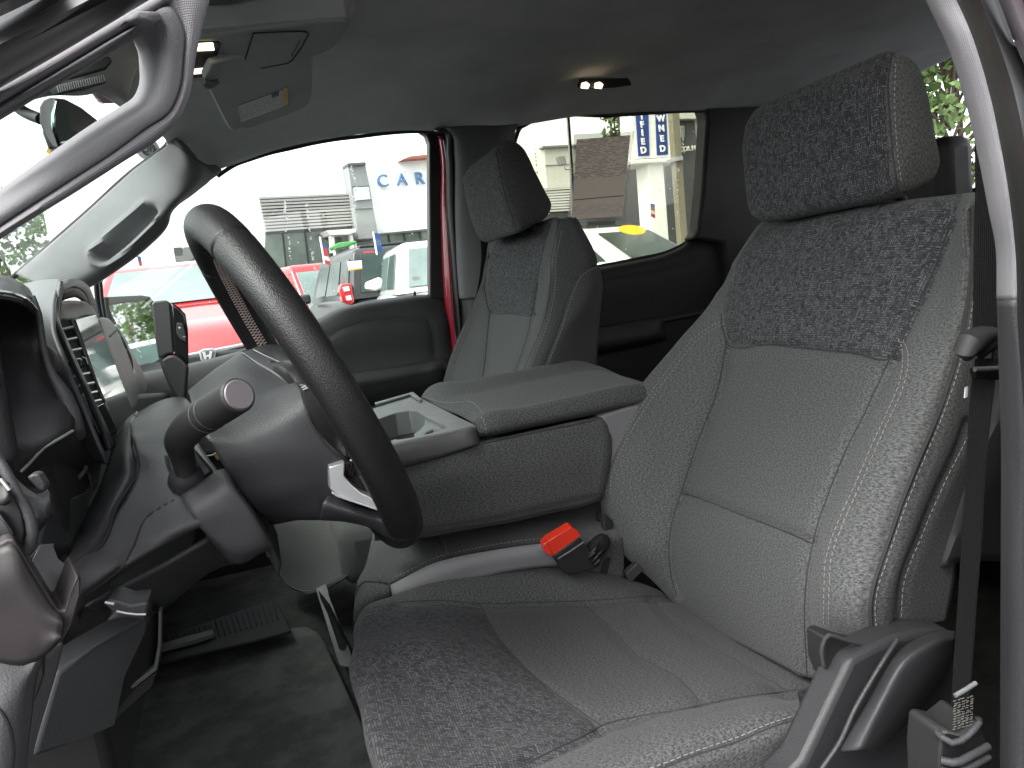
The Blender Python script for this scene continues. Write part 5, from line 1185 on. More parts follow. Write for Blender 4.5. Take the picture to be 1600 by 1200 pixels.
tube('headrest_post', [P(1262,318,.84), P(1262,345,.84)+np.array([.03, 0, -.03])], .006, m_dashdk, seat)
tube('headrest_post', [P(1402,300,.70), P(1402,330,.70)+np.array([.03, 0, -.03])], .006, m_dashdk, seat)
slab('post_collar', [P(1240,336,.85)+np.array([.03, 0, -.004]), P(1290,330,.85)+np.array([.03, 0, -.004]), P(1290,330,.80)+np.array([.03, 0, -.004]), P(1240,336,.80)+np.array([.03, 0, -.004])], (0, 0, -.012), m_dashdk, seat)
slab('post_collar', [P(1350,318,.73)+np.array([.02, 0, -.002]), P(1425,308,.73)+np.array([.02, 0, -.002]), P(1425,308,.68)+np.array([.02, 0, -.002]), P(1350,318,.68)+np.array([.02, 0, -.002])], (0, 0, -.012), m_dashdk, seat)
# seat back shell, side shields, recliner lever cover
sheet('back_shell', [[to3(p)+np.array([dx*(1 if k > 0 else .6), dy, dz]) for p, dy in zip(r, np.linspace(-.02, .012, len(r)))] for k, (r, dx, dz) in enumerate([(R1, .10, -.045), (R2, .11, 0), (R3, .11, 0), (R4, .10, 0), (R5, .095, 0), (R6, .09, 0), (R7, .09, 0), (R8, .09, 0)])], m_black, seat, step=.012)
# recess at the bottom of the near bolster
prism('recliner_recess', [(1288,996),(1300,992),(1330,1003),(1362,1010),(1368,1012),(1330,1035),(1310,1060),(1300,1066),(1290,1040)], .478, .50, m_black, seat, bevel=.002)
tube('recess_lip', [(1287,1040,.476),(1285,1010,.474),(1292,994,.473),(1318,999,.472),(1345,1006,.472),(1364,1011,.473)], .0018, m_seamdk, seat)
prism('side_shield', [(1330,1031),(1365,1012),(1397,997),(1440,985),(1490,985),(1500,1030),(1490,1230),(1215,1230),(1255,1190)], .462, .492, m_pad, seat, bevel=.006)
tube('shield_ridge', [(1402,1000,.455),(1386,1024,.452),(1360,1066,.450),(1335,1110,.448),(1311,1162,.447),(1285,1200,.447),(1262,1235,.448)], .0020, m_pad, seat)
lever = sheet('recliner_cover', [
    [(1312,1170,.452),(1352,1102,.452),(1404,1017,.452),(1423,1002,.452),(1466,984,.452),(1492,986,.452)],
    [(1316,1172,.441),(1358,1100,.439),(1409,1021,.438),(1429,1009,.438),(1467,991,.440),(1492,991,.444)],
    [(1340,1172,.430),(1376,1098,.428),(1417,1030,.427),(1435,1017,.427),(1469,1001,.430),(1492,998,.438)],
    [(1355,1173,.430),(1395,1110,.428),(1440,1050,.427),(1455,1040,.428),(1478,1020,.433),(1491,1010,.440)],
    [(1366,1176,.436),(1410,1130,.436),(1450,1080,.436),(1470,1055,.438),(1486,1032,.441),(1490,1024,.445)],
    [(1366,1179,.452),(1412,1134,.452),(1453,1084,.452),(1473,1058,.452),(1488,1034,.452),(1491,1028,.452)]], m_pad, seat, step=.003, solid=.004, ang=60)
prism('seat_base', [(1200,1200),(1300,1178),(1400,1172),(1500,1150),(1520,1300),(1150,1300)], .49, .53, m_dashdk, seat, bevel=.01)
prism('cushion_end_cap', [(1262,1092),(1290,1086),(1300,1110),(1272,1160),(1262,1158),(1270,1135),(1266,1110)], .50, .515, m_black, seat, bevel=.002)

# ------------------------------------------------------------------ the front passenger's seat
pseat = thing('passenger_seat', 'grey cloth front passenger seat beyond the centre armrest', 'car seat', (.35, 1.58, .98))
Q1 = [(776,362,1.76),(781,364,1.75),(786,366,1.74),(825,348,1.60),(864,340,1.47),(870,339,1.44),(874,342,1.42),(890,339,1.40),(906,352,1.41)]
Q2 = [(757,412,1.79),(759,408,1.785),(763,400,1.77),(808,396,1.61),(852,385,1.46),(862,386,1.43),(868,384,1.405),(905,384,1.37),(930,396,1.38)]
Q3 = [(752,440,1.80),(755,437,1.795),(759,432,1.78),(803,432,1.61),(842,424,1.46),(854,426,1.43),(862,426,1.40),(912,432,1.36),(940,434,1.375)]
Q4 = [(734,488,1.83),(742,486,1.82),(765,486,1.77),(799,489,1.61),(831,490,1.455),(843,490,1.42),(853,486,1.39),(893,488,1.35),(940,470,1.37)]
Q5 = [(716,530,1.85),(726,530,1.84),(761,530,1.76),(793,532,1.60),(823,528,1.455),(832,530,1.42),(841,532,1.385),(868,530,1.35),(935,520,1.37)]
Q6 = [(698,581,1.86),(708,581,1.85),(755,584,1.76),(782,586,1.60),(806,586,1.455),(814,586,1.42),(821,586,1.385),(848,586,1.35),(932,572,1.37)]
Q7 = [(690,625,1.86),(700,628,1.85),(748,634,1.76),(775,640,1.60),(796,644,1.455),(803,644,1.42),(810,644,1.385),(836,640,1.35),(928,625,1.37)]
Q8 = [(694,670,1.85),(702,674,1.84),(748,684,1.76),(775,690,1.60),(792,694,1.455),(800,694,1.42),(806,694,1.385),(830,690,1.35),(920,680,1.37)]
PW = [(790,330),(786,366),(775,380),(764,398),(759,425),(757,450),(759,464),(765,486),(800,490),(831,491),(833,479),(839,445),(845,410),(854,371),(863,341),(866,320)]
PLF = [(765,486),(762,518),(758,560),(753,596),(748,634)]
PLN = [(831,491),(824,524),(815,552),(806,578),(797,620)]
PP1 = [(874,342),(870,360),(866,380),(862,400),(860,446),(848,506),(836,537),(824,566),(818,584),(808,620)]
PP2 = [(935,413),(916,420),(902,431),(894,446),(887,464),(872,512),(858,548),(848,575),(838,620)]
Q1, Q2, Q3, Q4, Q5, Q6, Q7, Q8 = [even_mid(r, 2, 3, 4, .004) for r in (Q1, Q2, Q3, Q4, Q5, Q6, Q7, Q8)]
ps = sheet('backrest', shift_col([[p+np.array([.034*k_, 0, -.040]) for p, k_ in zip(map(to3, Q1), [1]*7+[.8, .6, .2, -.3])], [p+np.array([.016*k_, 0, -.004]) for p, k_ in zip(map(to3, Q1), [1]*7+[.8, .6, .3, 0])], Q1, Q2, Q3, Q4, Q5, Q6, Q7, Q8], (.05, 0, 0), None), m_seat, pseat, step=.006, solid=.06, bv='pb',
      seams=[(PLF, .007, .006), (PLN, .008, .006), (PW[3:12], .005, .005), (PP1, .004, .005), (PP2, .005, .005)],
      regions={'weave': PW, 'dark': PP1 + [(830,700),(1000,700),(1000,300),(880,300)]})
cords('seam_welt', 'pb', [PLF, PLN, PW[3:15], PP2, PP1], .0011, m_seamdk, ps, lift=-.0002)
stitch('stitching', 'pb', [off(PP1, 8, 1)[1:], off(PP2, 6, 2), [(757,470),(745,482),(732,510),(717,545),(706,580)]], m_thread, ps, r=.0006)
HP2 = [(776,236),(780,262),(786,292),(797,330),(806,352),(812,360),(840,350),(862,335),(867,322),(858,302),(846,278),(838,262),(828,240),(820,226),(806,216),(788,219)]
V, Fc, uv = headrest(pseat, HP2, 1.45, 1.745, 'phr', 0, narrow=.03)
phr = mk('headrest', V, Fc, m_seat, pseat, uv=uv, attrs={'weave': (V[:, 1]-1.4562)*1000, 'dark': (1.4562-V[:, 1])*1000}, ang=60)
BV['phr'] = BVHTree.FromPolygons([tuple(v) for v in V], [tuple(f) for f in Fc])
cords('seam_welt', 'phr', [[(775,236),(780,262),(786,292),(797,330),(806,352)]], .0012, m_seamdk, phr)
for Y in (1.52, 1.68):
    a = P(812, 356, Y); tube('headrest_post', [np.array([.60, Y, a[2]+.02]), np.array([.62, Y, a[2]-.05])], .006, m_dashdk, pseat)
# cushion front seen under the steering column
K = [[(417,800,1.86),(470,790,1.86),(560,800,1.86),(640,830,1.86)],
     [(420,830,1.80),(500,806,1.78),(580,818,1.76),(660,840,1.76)]]
sheet('cushion', [
    [(412,790,1.75),(418,822,1.75),(424,855,1.72),(437,898,1.68),(452,918,1.62),(466,925,1.58)],
    [(450,780,1.70),(458,815,1.64),(470,855,1.60),(480,895,1.56),(484,918,1.53),(490,929,1.50)],
    [(510,775,1.62),(515,808,1.56),(520,845,1.50),(522,885,1.46),(518,905,1.44),(512,917,1.43)],
    [(560,775,1.55),(566,808,1.48),(572,835,1.43),(572,858,1.41),(560,882,1.40),(542,897,1.40)],
    [(600,780,1.50),(602,800,1.45),(598,818,1.42),(593,838,1.40),(586,855,1.39),(580,862,1.39)]], m_knit, pseat, step=.006, solid=.03, bv='pc', flip=None)
stitch('stitching', 'pc', [[(420,826),(427,858),(440,897),(456,916),(484,923),(512,910),(540,892)]], m_thread, pseat, r=.0006)
cords('seam_welt', 'pc', [[(417,824),(424,858),(437,899),(452,918),(468,927),(484,928),(512,915),(542,897),(578,864)]], .0016, m_seamdk, pseat)
# far, hidden bulk of the cushion
box('cushion_base', (.30, 1.60, 1.14), (.42, .42, .12), m_knit, pseat, bevel=.03)
box('seat_base', (.32, 1.60, 1.02), (.36, .40, .14), m_dashdk, pseat, bevel=.01)
# ------------------------------------------------------------------ centre seat with folded armrest
con = thing('center_armrest_seat', 'grey cloth centre seat folded down as armrest with cup holders', 'armrest seat', (.4, 1.18, .98))
ZL = 0
_A, _B, _C = P(660,618,1.365), P(906,571,1.365), P(1000,604,1.010)
def tp(px, py, dz=0): 
    n = np.cross(_B-_A, _C-_A); d = ray(px, py); p = EYE+d*((_A-EYE) @ n/(d @ n)); return p+np.array([0, 0, dz])
lid = sheet('armrest_lid', [
    [tp(648,623,-.03), tp(653,620,-.028), tp(720,606,-.028), tp(800,590,-.028), tp(906,572,-.028), tp(930,573,-.034)],
    [tp(652,620,-.012), tp(660,617,-.003), tp(722,605,0), tp(802,590,0), tp(900,572,-.001), tp(925,572,-.010)],
    [tp(686,628,-.012), tp(694,627,-.003), tp(756,613,0), tp(836,596,0), tp(938,579,-.001), tp(975,580,-.010)],
    [tp(716,637,-.012), tp(724,635,-.003), tp(790,624,0), tp(862,608,0), tp(968,588,-.001), tp(1010,590,-.010)],
    [tp(738,648,-.013), tp(747,646,-.004), tp(812,634,-.001), tp(884,619,-.001), tp(992,598,-.002), tp(1035,600,-.010)],
    [(742,660,1.014), (752,655,1.010), (818,643,1.008), (890,628,1.008), (1000,606,1.008), (1045,604,1.012)],
    [(747,676,1.012), (757,674,1.004), (820,661,1.003), (893,646,1.003), (1001,624,1.003), (1045,620,1.010)],
    [(750,684,1.03), (760,683,1.025), (820,671,1.025), (895,656,1.025), (1001,634,1.025), (1045,630,1.03)]],
    m_knit, con, step=.005, solid=.02, bv='lid')
stitch('stitching', 'lid', [[(664,621),(700,630),(716,629),(734,628),(750,640),(756,648)], [(752,652),(757,660),(760,672),(761,680)]], m_thread, lid, r=.0005)
# cloth side of the console
side = sheet('armrest_side', [
    [(560,716,1.05),(640,706,1.05),(713,698,1.03),(750,690,1.03),(840,672,1.03),(920,656,1.03),(946,652,1.03),(960,660,1.03)],
    [(560,722,1.02),(640,712,1.02),(713,701,1.012),(750,693,1.01),(840,673,1.01),(920,656,1.01),(943,653,1.01),(955,668,1.02)],
    [(562,760,1.005),(645,748,1.003),(713,734,1.0),(752,727,1.0),(845,710,1.0),(925,694,1.0),(950,690,1.0),(962,694,1.02)],
    [(575,800,1.003),(655,794,1.0),(718,780,1.0),(760,772,1.0),(850,755,1.0),(925,738,1.0),(946,735,1.0),(958,736,1.02)],
    [(585,838,1.01),(668,833,1.01),(722,824,1.01),(780,815,1.01),(856,798,1.01),(920,784,1.01),(938,778,1.01),(950,774,1.03)],
    [(585,845,1.05),(668,840,1.05),(722,830,1.05),(780,820,1.05),(856,803,1.05),(920,788,1.05),(938,782,1.05),(950,778,1.06)]],
    m_knit, con, step=.005, solid=.015, bv='cside', seams=[([(668,830),(780,812),(860,794),(936,776)], .003, .004)])
cords('seam_welt', 'cside', [[(640,834),(668,832),(722,823),(780,814),(856,797),(920,783),(937,776)]], .0018, m_seamdk, con)
cords('seam_welt', 'cside', [[(755,693),(840,675),(920,659),(941,654),(951,670),(955,690),(952,720),(946,750),(938,776)]], .0012, m_seamdk, con)
prism('armrest_end_panel', [(939,650),(983,636),(1010,630),(1010,760),(952,770),(954,735),(955,700),(950,672)], 1.006, 1.36, m_ltvinyl, con, bevel=.004)
prism('armrest_body', [(760,690),(950,656),(948,770),(780,808),(660,826),(600,830),(600,735),(680,712)], 1.03, 1.34, m_dashdk, con, bevel=.01)
# cup-holder tray: top plate built round two openings
def ztop(px, py, z=1.405): return PZ(px, py, z)
a = P(749,666,1.012); zt = a[2]
c_bn = P(741,664,1.015); c_bf = P(647,617,1.37)
tray = thing_tmp = None
def tpt(px, py):   # on the tray's top plane, through its back edge and sloping with the console
    n = np.cross(c_bf-c_bn, P(620,692,1.015)-c_bn); d = ray(px, py); return EYE + d*((c_bn-EYE) @ n/(d @ n))
def ring_plate(name, outer, inner, depth, mat, parent, rimdown=.012):
    O = [tpt(*p) for p in outer]; I = [tpt(*p) for p in inner]; n = len(O)
    I2 = [p+np.array([0, 0, -depth]) for p in I]; O2 = [p+np.array([0, 0, -rimdown]) for p in O]
    V = O+I+I2+O2; Fc = []
    for i in range(n):
        j = (i+1) % n
        Fc += [(i, j, n+j, n+i), (n+i, n+j, 2*n+j, 2*n+i), (j, i, 3*n+i, 3*n+j)]
    Fc.append(tuple(range(2*n, 3*n)))
    return mk(name, V, Fc, mat, parent, bevel=.0018, seg=3, ang=30)
inner = [(700,666),(688,672),(668,678),(640,684),(600,690),(560,694),(560,668),(590,655),(618,645),(640,641),(652,642),(664,650),(680,657),(692,662)]
outer = [(744,664),(720,670),(690,677),(660,683),(610,694),(540,707),(520,668),(560,646),(600,632),(640,619),(647,616),(672,629),(700,643),(722,654)]
tray = ring_plate('cup_tray', outer, inner, .055, m_greyplas, con)
# cup grips inside
def grip(pts, name='cup_grip'):
    return slab(name, [tpt(*p)+np.array([0, 0, -.006]) for p in pts], (0, 0, -.035), m_greyplas, con, bevel=.0025)
grip([(662,646),(672,650),(690,661),(699,666),(690,668),(676,664),(668,668),(660,675),(647,676),(646,671),(656,664),(663,655)])
grip([(610,682),(618,678),(622,681),(612,687)])
slab('tray_rail', [tpt(588,636)+np.array([0, 0, .001]), tpt(641,620)+np.array([0, 0, .001]), tpt(656,629)+np.array([0, 0, .001]), tpt(660,628)+np.array([0, 0, .001]), tpt(646,616)+np.array([0, 0, .001]), tpt(586,633)+np.array([0, 0, .001])], (0, 0, .004), m_greyplas, con, bevel=.001)
sheet('tray_side', [[(540,704,1.02),(620,692,1.02),(690,678,1.02),(736,667,1.02),(744,664,1.02)],
                    [(541,708,1.008),(621,695,1.008),(691,680,1.008),(739,669,1.008),(746,668,1.02)],
                    [(548,724,1.003),(630,712,1.003),(700,700,1.003),(745,688,1.003),(750,687,1.02)],
                    [(552,746,1.003),(640,727,1.003),(705,709,1.003),(747,694,1.003),(752,692,1.02)]], m_midgrey, con, step=.006, solid=.006)
prism('tray_fill', [(560,740),(745,694),(742,672),(560,704)], 1.012, 1.02, m_midgrey, con)
# lower centre cushion
cc = sheet('center_cushion', [
    [(590,800,1.34),(640,796,1.34),(700,790,1.34),(780,780,1.34),(900,760,1.34),(1010,735,1.34)],
    [(572,880,1.24),(600,840,1.22),(680,826,1.20),(780,808,1.18),(900,785,1.18),(1010,762,1.18)],
    [(560,905,1.12),(590,888,1.09),(670,862,1.08),(770,840,1.06),(860,822,1.05),(985,800,1.05)],
    [(556,920,1.055),(585,910,1.04),(650,893,1.03),(750,864,1.02),(846,846,1.01),(975,822,1.0)],
    [(553,948,1.04),(580,930,1.025),(650,908,1.01),(745,878,1.0),(850,858,.995),(975,836,.99)],
    [(553,985,1.05),(590,965,1.035),(660,935,1.02),(750,905,1.01),(860,886,1.0),(975,866,1.0)],
    [(560,1040,1.06),(600,1010,1.05),(670,980,1.03),(760,950,1.02),(860,930,1.01),(975,910,1.0)]],
    m_knit, con, step=.005, solid=.02, bv='cc',
    seams=[([(558,922),(569,909),(585,907),(608,911),(681,877),(775,857),(846,847),(900,838)], .004, .004), ([(684,832),(696,850),(700,868)], .003, .005), ([(608,911),(612,934)], .002, .004)],
    regions={})
cords('seam_welt', 'cc', [[(552,960),(554,935),(560,917),(569,910),(585,909),(608,912)], [(608,912),(650,893),(700,873),(775,858),(846,848)], [(608,912),(612,950)]], .0016, m_seamdk, cc)
stitch('stitching', 'cc', [[(612,905),(645,889),(681,872),(730,860),(775,851),(846,841)], [(684,832),(694,848),(699,866)]], m_thread, cc, r=.0005)
lv = sheet('vinyl_side_panel', [
    [(610,914,1.022),(681,879,1.004),(775,859,.99),(846,849,.983),(905,842,.978)],
    [(612,926,1.012),(690,890,.995),(778,870,.985),(850,860,.978),(905,853,.975)],
    [(613,950,1.012),(700,920,.995),(785,895,.985),(856,885,.98),(905,880,.975)]], m_ltvinyl, con, step=.006, solid=.004)
# the seat frame rail below it
slab('seat_rail', [(495,926,1.20),(512,918,1.20),(514,931,1.17),(548,1020,1.02),(552,1045,1.0),(530,1040,1.0)], (0, .03, -.004), m_greyplas, con, bevel=.002)
prism('rail_foot', [(500,935),(520,960),(560,1040),(570,1140),(545,1060),(512,960)], 1.04, 1.08, m_black, con)
box('console_base', (.42, 1.2, 1.05), (.50, .26, .16), m_black, con, bevel=.01)

# ------------------------------------------------------------------ buckle
bk = thing('seat_belt_buckle', 'black seat belt buckle with red release button beside the driver cushion', 'belt buckle', tuple(P(925,895,.97)))
def quadbox(name, f, vec, mat, parent, **kw): return slab(name, f, vec, mat, parent, **kw)
slab('body', [(864,868,.955),(906,838,.955),(914,850,.955),(936,878,.957),(938,886,.96),(893,899,.957),(882,896,.956)], (.0, .022, .004), m_dashdk, bk, bevel=.0025)
slab('release_button', [(855,846,.957),(893,823,.957),(903,829,.957),(908,840,.956),(866,868,.956),(862,864,.956)], (.0, .016, .003), plain('buckle_red', (.62, .03, .012), .3, coat=.5), bk, bevel=.0015)
slab('button_edge', [(849,851,.9565),(855,846,.956),(862,864,.955),(866,869,.955),(858,868,.956),(851,862,.957)], (.0, .014, .003), bpy.data.materials['buckle_red'], bk, bevel=.001)
tube('body_ridge', [(872,873,.953),(890,862,.953),(912,847,.953)], .0012, m_greyplas, bk)
tube('cable_boot', [(920,868,.965),(930,858,.975),(938,850,.985),(942,845,1.0)], [.011,.014,.014,.012], m_black, bk, seg=14)
for i, (x, y) in enumerate([(926,862),(931,868),(934,874),(928,856),(936,862)]):
    tube('boot_fold', [(x-7,y+10,.955),(x+2,y+2,.950),(x+8,y-8,.957)], .0022, m_rubber, bk)
# dark bracket strips between the seats
br = thing('seat_hinge_bracket', 'black metal hinge bracket between centre seat and driver backrest', 'seat bracket', tuple(P(960,880,1.0)))
slab('bracket_plate', [(942,800,1.0),(958,815,1.0),(962,850,1.0),(948,900,1.0),(936,905,1.0),(946,850,1.0)], (0, .012, 0), m_dashdk, br)
slab('bracket_arm', [(978,896,.98),(996,880,.98),(1008,890,.98),(985,912,.98)], (0, .012, 0), m_dash, br)
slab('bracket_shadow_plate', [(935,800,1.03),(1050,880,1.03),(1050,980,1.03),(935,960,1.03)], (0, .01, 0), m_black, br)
# ------------------------------------------------------------------ outside: lot, buildings, cars
GZ = .30
def asph():
    M = MT('wet_asphalt'); n1 = noise(M, 60, 4); n2 = noise(M, .6, 4); c = M.mix(M.ramp(n1, .3, .7), (.045, .046, .048), (.075, .076, .078)); c = M.mix(M.math('MULTIPLY', M.ramp(n2, .45, .6), .5), c, (.04, .041, .043)); M.bump(n1, .3, .01); return M.set(c, M.math('ADD', M.math('MULTIPLY', n2, .5), .15))
def ground_mesh():
    V = [(-200, -60, GZ), (260, -60, GZ), (260, 300, GZ), (-200, 300, GZ)]; return V, [(0, 1, 2, 3)]
V, Fc = ground_mesh(); tag(mk('parking_lot', V, Fc, asph()), kind='structure')
m_line = plain('lot_paint', (.6, .6, .58), .6)
V, Fc = join([boxv((x, 9.0, GZ+.004), (.10, 5.2, .006)) for x in np.arange(-12, 22, 2.8)]); tag(mk('parking_lines', V, Fc, m_line), kind='structure')
m_white = plain('white_cladding', (.84, .84, .82), .6, vary=.03)
m_cream = plain('cream_cladding', (.62, .62, .57), .6, vary=.04)
m_cream_shade = plain('cream_shaded_side', (.50, .51, .48), .6, vary=.04)  # the cream cladding darkened, shade of the side wall put into its colour
def louvre_mat(name, a, b, sc):
    M = MT(name); tc = M.n('ShaderNodeTexCoord'); w = M.n('ShaderNodeTexWave', Scale=sc); w.bands_direction = 'Z'; w.wave_profile = 'SIN'; M.l(tc.outputs['Object'], w.inputs[0]); c = M.mix(w.outputs['Fac'], a, b); M.bump(w.outputs['Fac'], .6, .05); return M.set(c, .5)
m_louv = plain('louvre_metal', (.30, .29, .275), .5)
m_slate = plain('slate_panel', (.23, .235, .235), .5)
m_store = plain('storefront_glass', (.10, .125, .105), .08, spec=.7, vary=.5, nscale=.6)
m_store2 = plain('storefront_dark', (.05, .055, .05), .15, spec=.6, vary=.5, nscale=.5)
m_charc = plain('charcoal_panel', (.075, .077, .085), .5)
m_foil = None
fdir = np.array([.988, .156, 0]); fdir /= np.linalg.norm(fdir); fn = np.array([fdir[1], -fdir[0], 0])   # towards the viewer
FP = P(475, 335, 24.0)
def FA(px, py, out=0.0):
    d = ray(px, py); return EYE+d*((FP+fn*out-EYE) @ fn/(d @ fn))
def fslab(name, pix, mat, par, out=.0, th=.3, bevel=0, **kw): return slab(name, [FA(x, y, out) for x, y in pix], -fn*th, mat, par, bevel=bevel, **kw)
def down(px, py, out=0.0):      # the point on the ground below a facade point
    p = FA(px, py, out).copy(); p[2] = GZ; return p
shp = thing('car_dealership', 'white dealership building with grey louvre band and blue wall letters', 'building', tuple(down(475, 400)))
slab('wall', [FA(60, 292), FA(560, 262), FA(578, 250), FA(760, 232), down(760, 300), down(60, 300)], -fn*12, m_white, shp, bevel=0)
fslab('roof_edge', [(629,249),(641,244),(760,232),(760,238),(650,247)], plain('rust_roof', (.30, .09, .06), .6), shp, .5, .6)
fslab('louvre_back', [(405,308),(549,302),(556,354),(416,364)], m_slate, shp, .05, .1)
for i in range(11):
    t0 = i/11; t1 = t0+.055
    a = lambda t: (405+11*t, 308+56*t); b = lambda t: (549+7*t, 302+52*t)
    fslab('louvre_blade', [a(t0), b(t0), b(t1), a(t1)], m_louv, shp, .28, .16)
fslab('storefront', [(415,364),(556,355),(590,366),(672,358),(760,350),(760,400),(700,450),(410,450)], m_store, shp, .06, .1)
fslab('storefront', [(271,387),(331,384),(334,415),(276,418)], m_store2, shp, .06, .1)
for x0, y0, x1, y1 in [(441,362,449,440),(476,361,485,440),(512,358,520,420),(606,365,612,395),(630,363,636,392),(655,360,660,390)]:
    fslab('mullion', [(x0,y0),(x0+2,y0),(x1+2,y1),(x1,y1)], m_dashdk, shp, .12, .05)
fslab('storefront_head', [(415,362),(556,353),(556,356),(415,366)], m_charc, shp, .15, .1)
fslab('storefront_head', [(590,365),(760,348),(760,351),(590,368)], m_charc, shp, .15, .1)
fslab('entry_tower', [(543,257),(571,255),(592,372),(560,374)], m_slate, shp, .6, .6, bevel=.02)
fslab('tower_cap', [(543,255),(571,253),(572,257),(544,259)], m_charc, shp, .7, .6)
fslab('tower_joint', [(551,291),(577,290),(577.5,292),(551.5,293)], m_charc, shp, .64, .05)
fslab('tower_glass', [(553,293),(576,292),(579,311),(556,313)], plain('pale_glass', (.55, .66, .60), .2), shp, .66, .06)
fslab('tower_joint', [(556,325),(581,324),(581.5,326),(556.5,327)], m_charc, shp, .64, .05)
fslab('entry_canopy', [(510,360),(556,357),(556,362),(545,366),(516,367)], m_cream, shp, .9, 1.2)
fslab('entry_frame', [(516,366),(522,365),(524,395),(518,395)], m_cream, shp, .8, .2)
fslab('entry_frame', [(546,364),(551,364),(554,392),(549,392)], m_cream, shp, .8, .2)
m_blue = plain('sign_blue', (.07, .17, .33), .4)
sz = np.linalg.norm(FA(598,272,.1)-FA(600.5,293,.1))*1.30
for ch_, px, py in (('C',598,283.5),('A',628,281.5),('R',655.5,279.5)):
    text('wall_letter', ch_, frame(FA(px, py, .12), fdir, (0, 0, 1)), sz, .05, m_blue, shp, bold=.004)
# building seen through the rear door window
def Bp(px, py, Y): return P(px, py, Y)
b2 = thing('grey_showroom', 'cream and grey showroom with ribbed band seen through the rear window glass', 'building', (P(930,300,20)[0], 20.0, GZ))
def dn(px, py, Y): p = P(px, py, Y).copy(); p[2] = GZ; return p
slab('wall', [P(850,230,20), P(1020,222,20), dn(1020,300,20), dn(850,300,20)], (0, 8, 0), m_cream, b2, bevel=0)
slab('side_wall', [P(790,262,23.5), P(850,230,20), dn(850,300,20), dn(790,300,23.5)], (.05, .3, 0), m_cream_shade, b2, bevel=0)
slab('wall_joint', [P(852,258,19.98), P(1010,249,19.98), P(1010,250.2,19.98), P(852,259.2,19.98)], (0, .02, 0), m_slate, b2, bevel=0)
slab('roof_cap', [P(848,228,19.9), P(1020,220,19.9), P(1020,223,19.9), P(848,231,19.9)], (0, .3, 0), m_slate, b2, bevel=0)
slab('ribbed_band_back', [P(800,298,19.9), P(1020,283,19.9), P(1022,325,19.9), P(812,335,19.9)], (0, .08, 0), m_slate, b2, bevel=0)
for i in range(9):
    t = i/9; y0 = 299+36*t; y1 = 283+42*t
    slab('rib', [P(800,y0,19.75), P(1020,y1,19.75), P(1020,y1+2.6,19.75), P(800,y0+2.6,19.75)], (0, .14, 0), m_cream, b2, bevel=0)
slab('dark_glazing', [P(840,336,19.85), P(900,332,19.85), P(975,310,19.85), P(1000,296,19.85), P(1012,298,19.85), P(1012,380,19.85), dn(1012,380,19.85), dn(840,380,19.85)], (0, .05, 0), m_store2, b2, bevel=0)
# dark block with a white frame and steel letters
b3 = thing('charcoal_showroom', 'charcoal showroom block with white portal frame and pale letters', 'building', (P(1070,300,17)[0], 17.0, GZ))
slab('wall', [P(1036,186,17), P(1091,184,17), P(1097,340,17), dn(1097,340,17), dn(1036,340,17)], (0, 6, 0), m_charc, b3, bevel=0)
slab('portal_frame', [P(1044,168,16.8), P(1140,164,16.8), P(1150,330,16.8), P(1106,290,16.8), P(1099,262,16.8), P(1092,185,16.8), P(1044,186,16.8)], (0, 1.2, 0), m_cream, b3, bevel=0)
for ch_, px in (('O',1071),('L',1077),('N',1084)):
    text('wall_letter', ch_, frame(P(px, 233-(px-1070)*.1, 16.9), (1, 0, 0), (0, 0, 1)), .16, .02, m_cream, b3, bold=.004)
text('wall_letter', 'C', frame(P(1065, 233.5, 16.9), (1, 0, 0), (0, 0, 1)), .16, .02, m_cream, b3, bold=.004)
slab('shield_emblem', [P(1063,197,16.9), P(1070,196,16.9), P(1070,214,16.9), P(1067,217,16.9), P(1064,214,16.9)], (0, .03, 0), m_silver, b3, bevel=.005)
# pylon sign
YS = 11.0
pyl = thing('pylon_sign', 'white pylon sign with two blue vertical lettered strips', 'sign', (P(1025,300,YS)[0], YS, GZ))
slab('sign_box', [P(984,140,YS), P(1046,136,YS), P(1051,245,YS), P(990,248,YS)], (0, .4, 0), m_white, pyl, bevel=.02)
slab('sign_ledge', [P(986,250,YS-.1), P(1062,245,YS-.1), P(1066,252,YS-.1), P(988,257,YS-.1)], (0, .6, 0), m_white, pyl, bevel=.02)
slab('column', [P(1012,254,YS), P(1036,252,YS), P(1043,345,YS), dn(1040,345,YS), dn(1014,345,YS)], (0, .4, 0), m_white, pyl, bevel=.01)
m_sblue = plain('strip_blue', (.012, .045, .25), .4)
for (x0, x1, x2, x3, word) in ((993,1013,1015,998,'IFIED'), (1025,1040,1044,1027,'WNED')):
    slab('blue_strip', [P(x0-2,140,YS-.02), P(x1-1,139,YS-.02), P(x2,243-(x0-993)*.05,YS-.02), P(x3,244-(x0-993)*.05,YS-.02)], (0, .015, 0), m_sblue, pyl, bevel=0)
ys = {'I':182,'F':193.5,'I2':205,'E':220,'D':236}
for ch_, y in (('I',182),('F',195),('I',208),('E',221.5),('D',235)):
    text('sign_letter', ch_, frame(P(1003.5+(y-200)*.055, y, YS-.035), (1, 0, 0), (0, 0, 1)), .135, .008, m_white, pyl, bold=.006)
for ch_, y in (('O',172),('W',185.5),('N',201),('E',217),('D',232.5)):
    text('sign_letter', ch_, frame(P(1033.5+(y-200)*.055, y, YS-.035), (1, 0, 0), (0, 0, 1)), .135, .008, m_white, pyl, bold=.006)
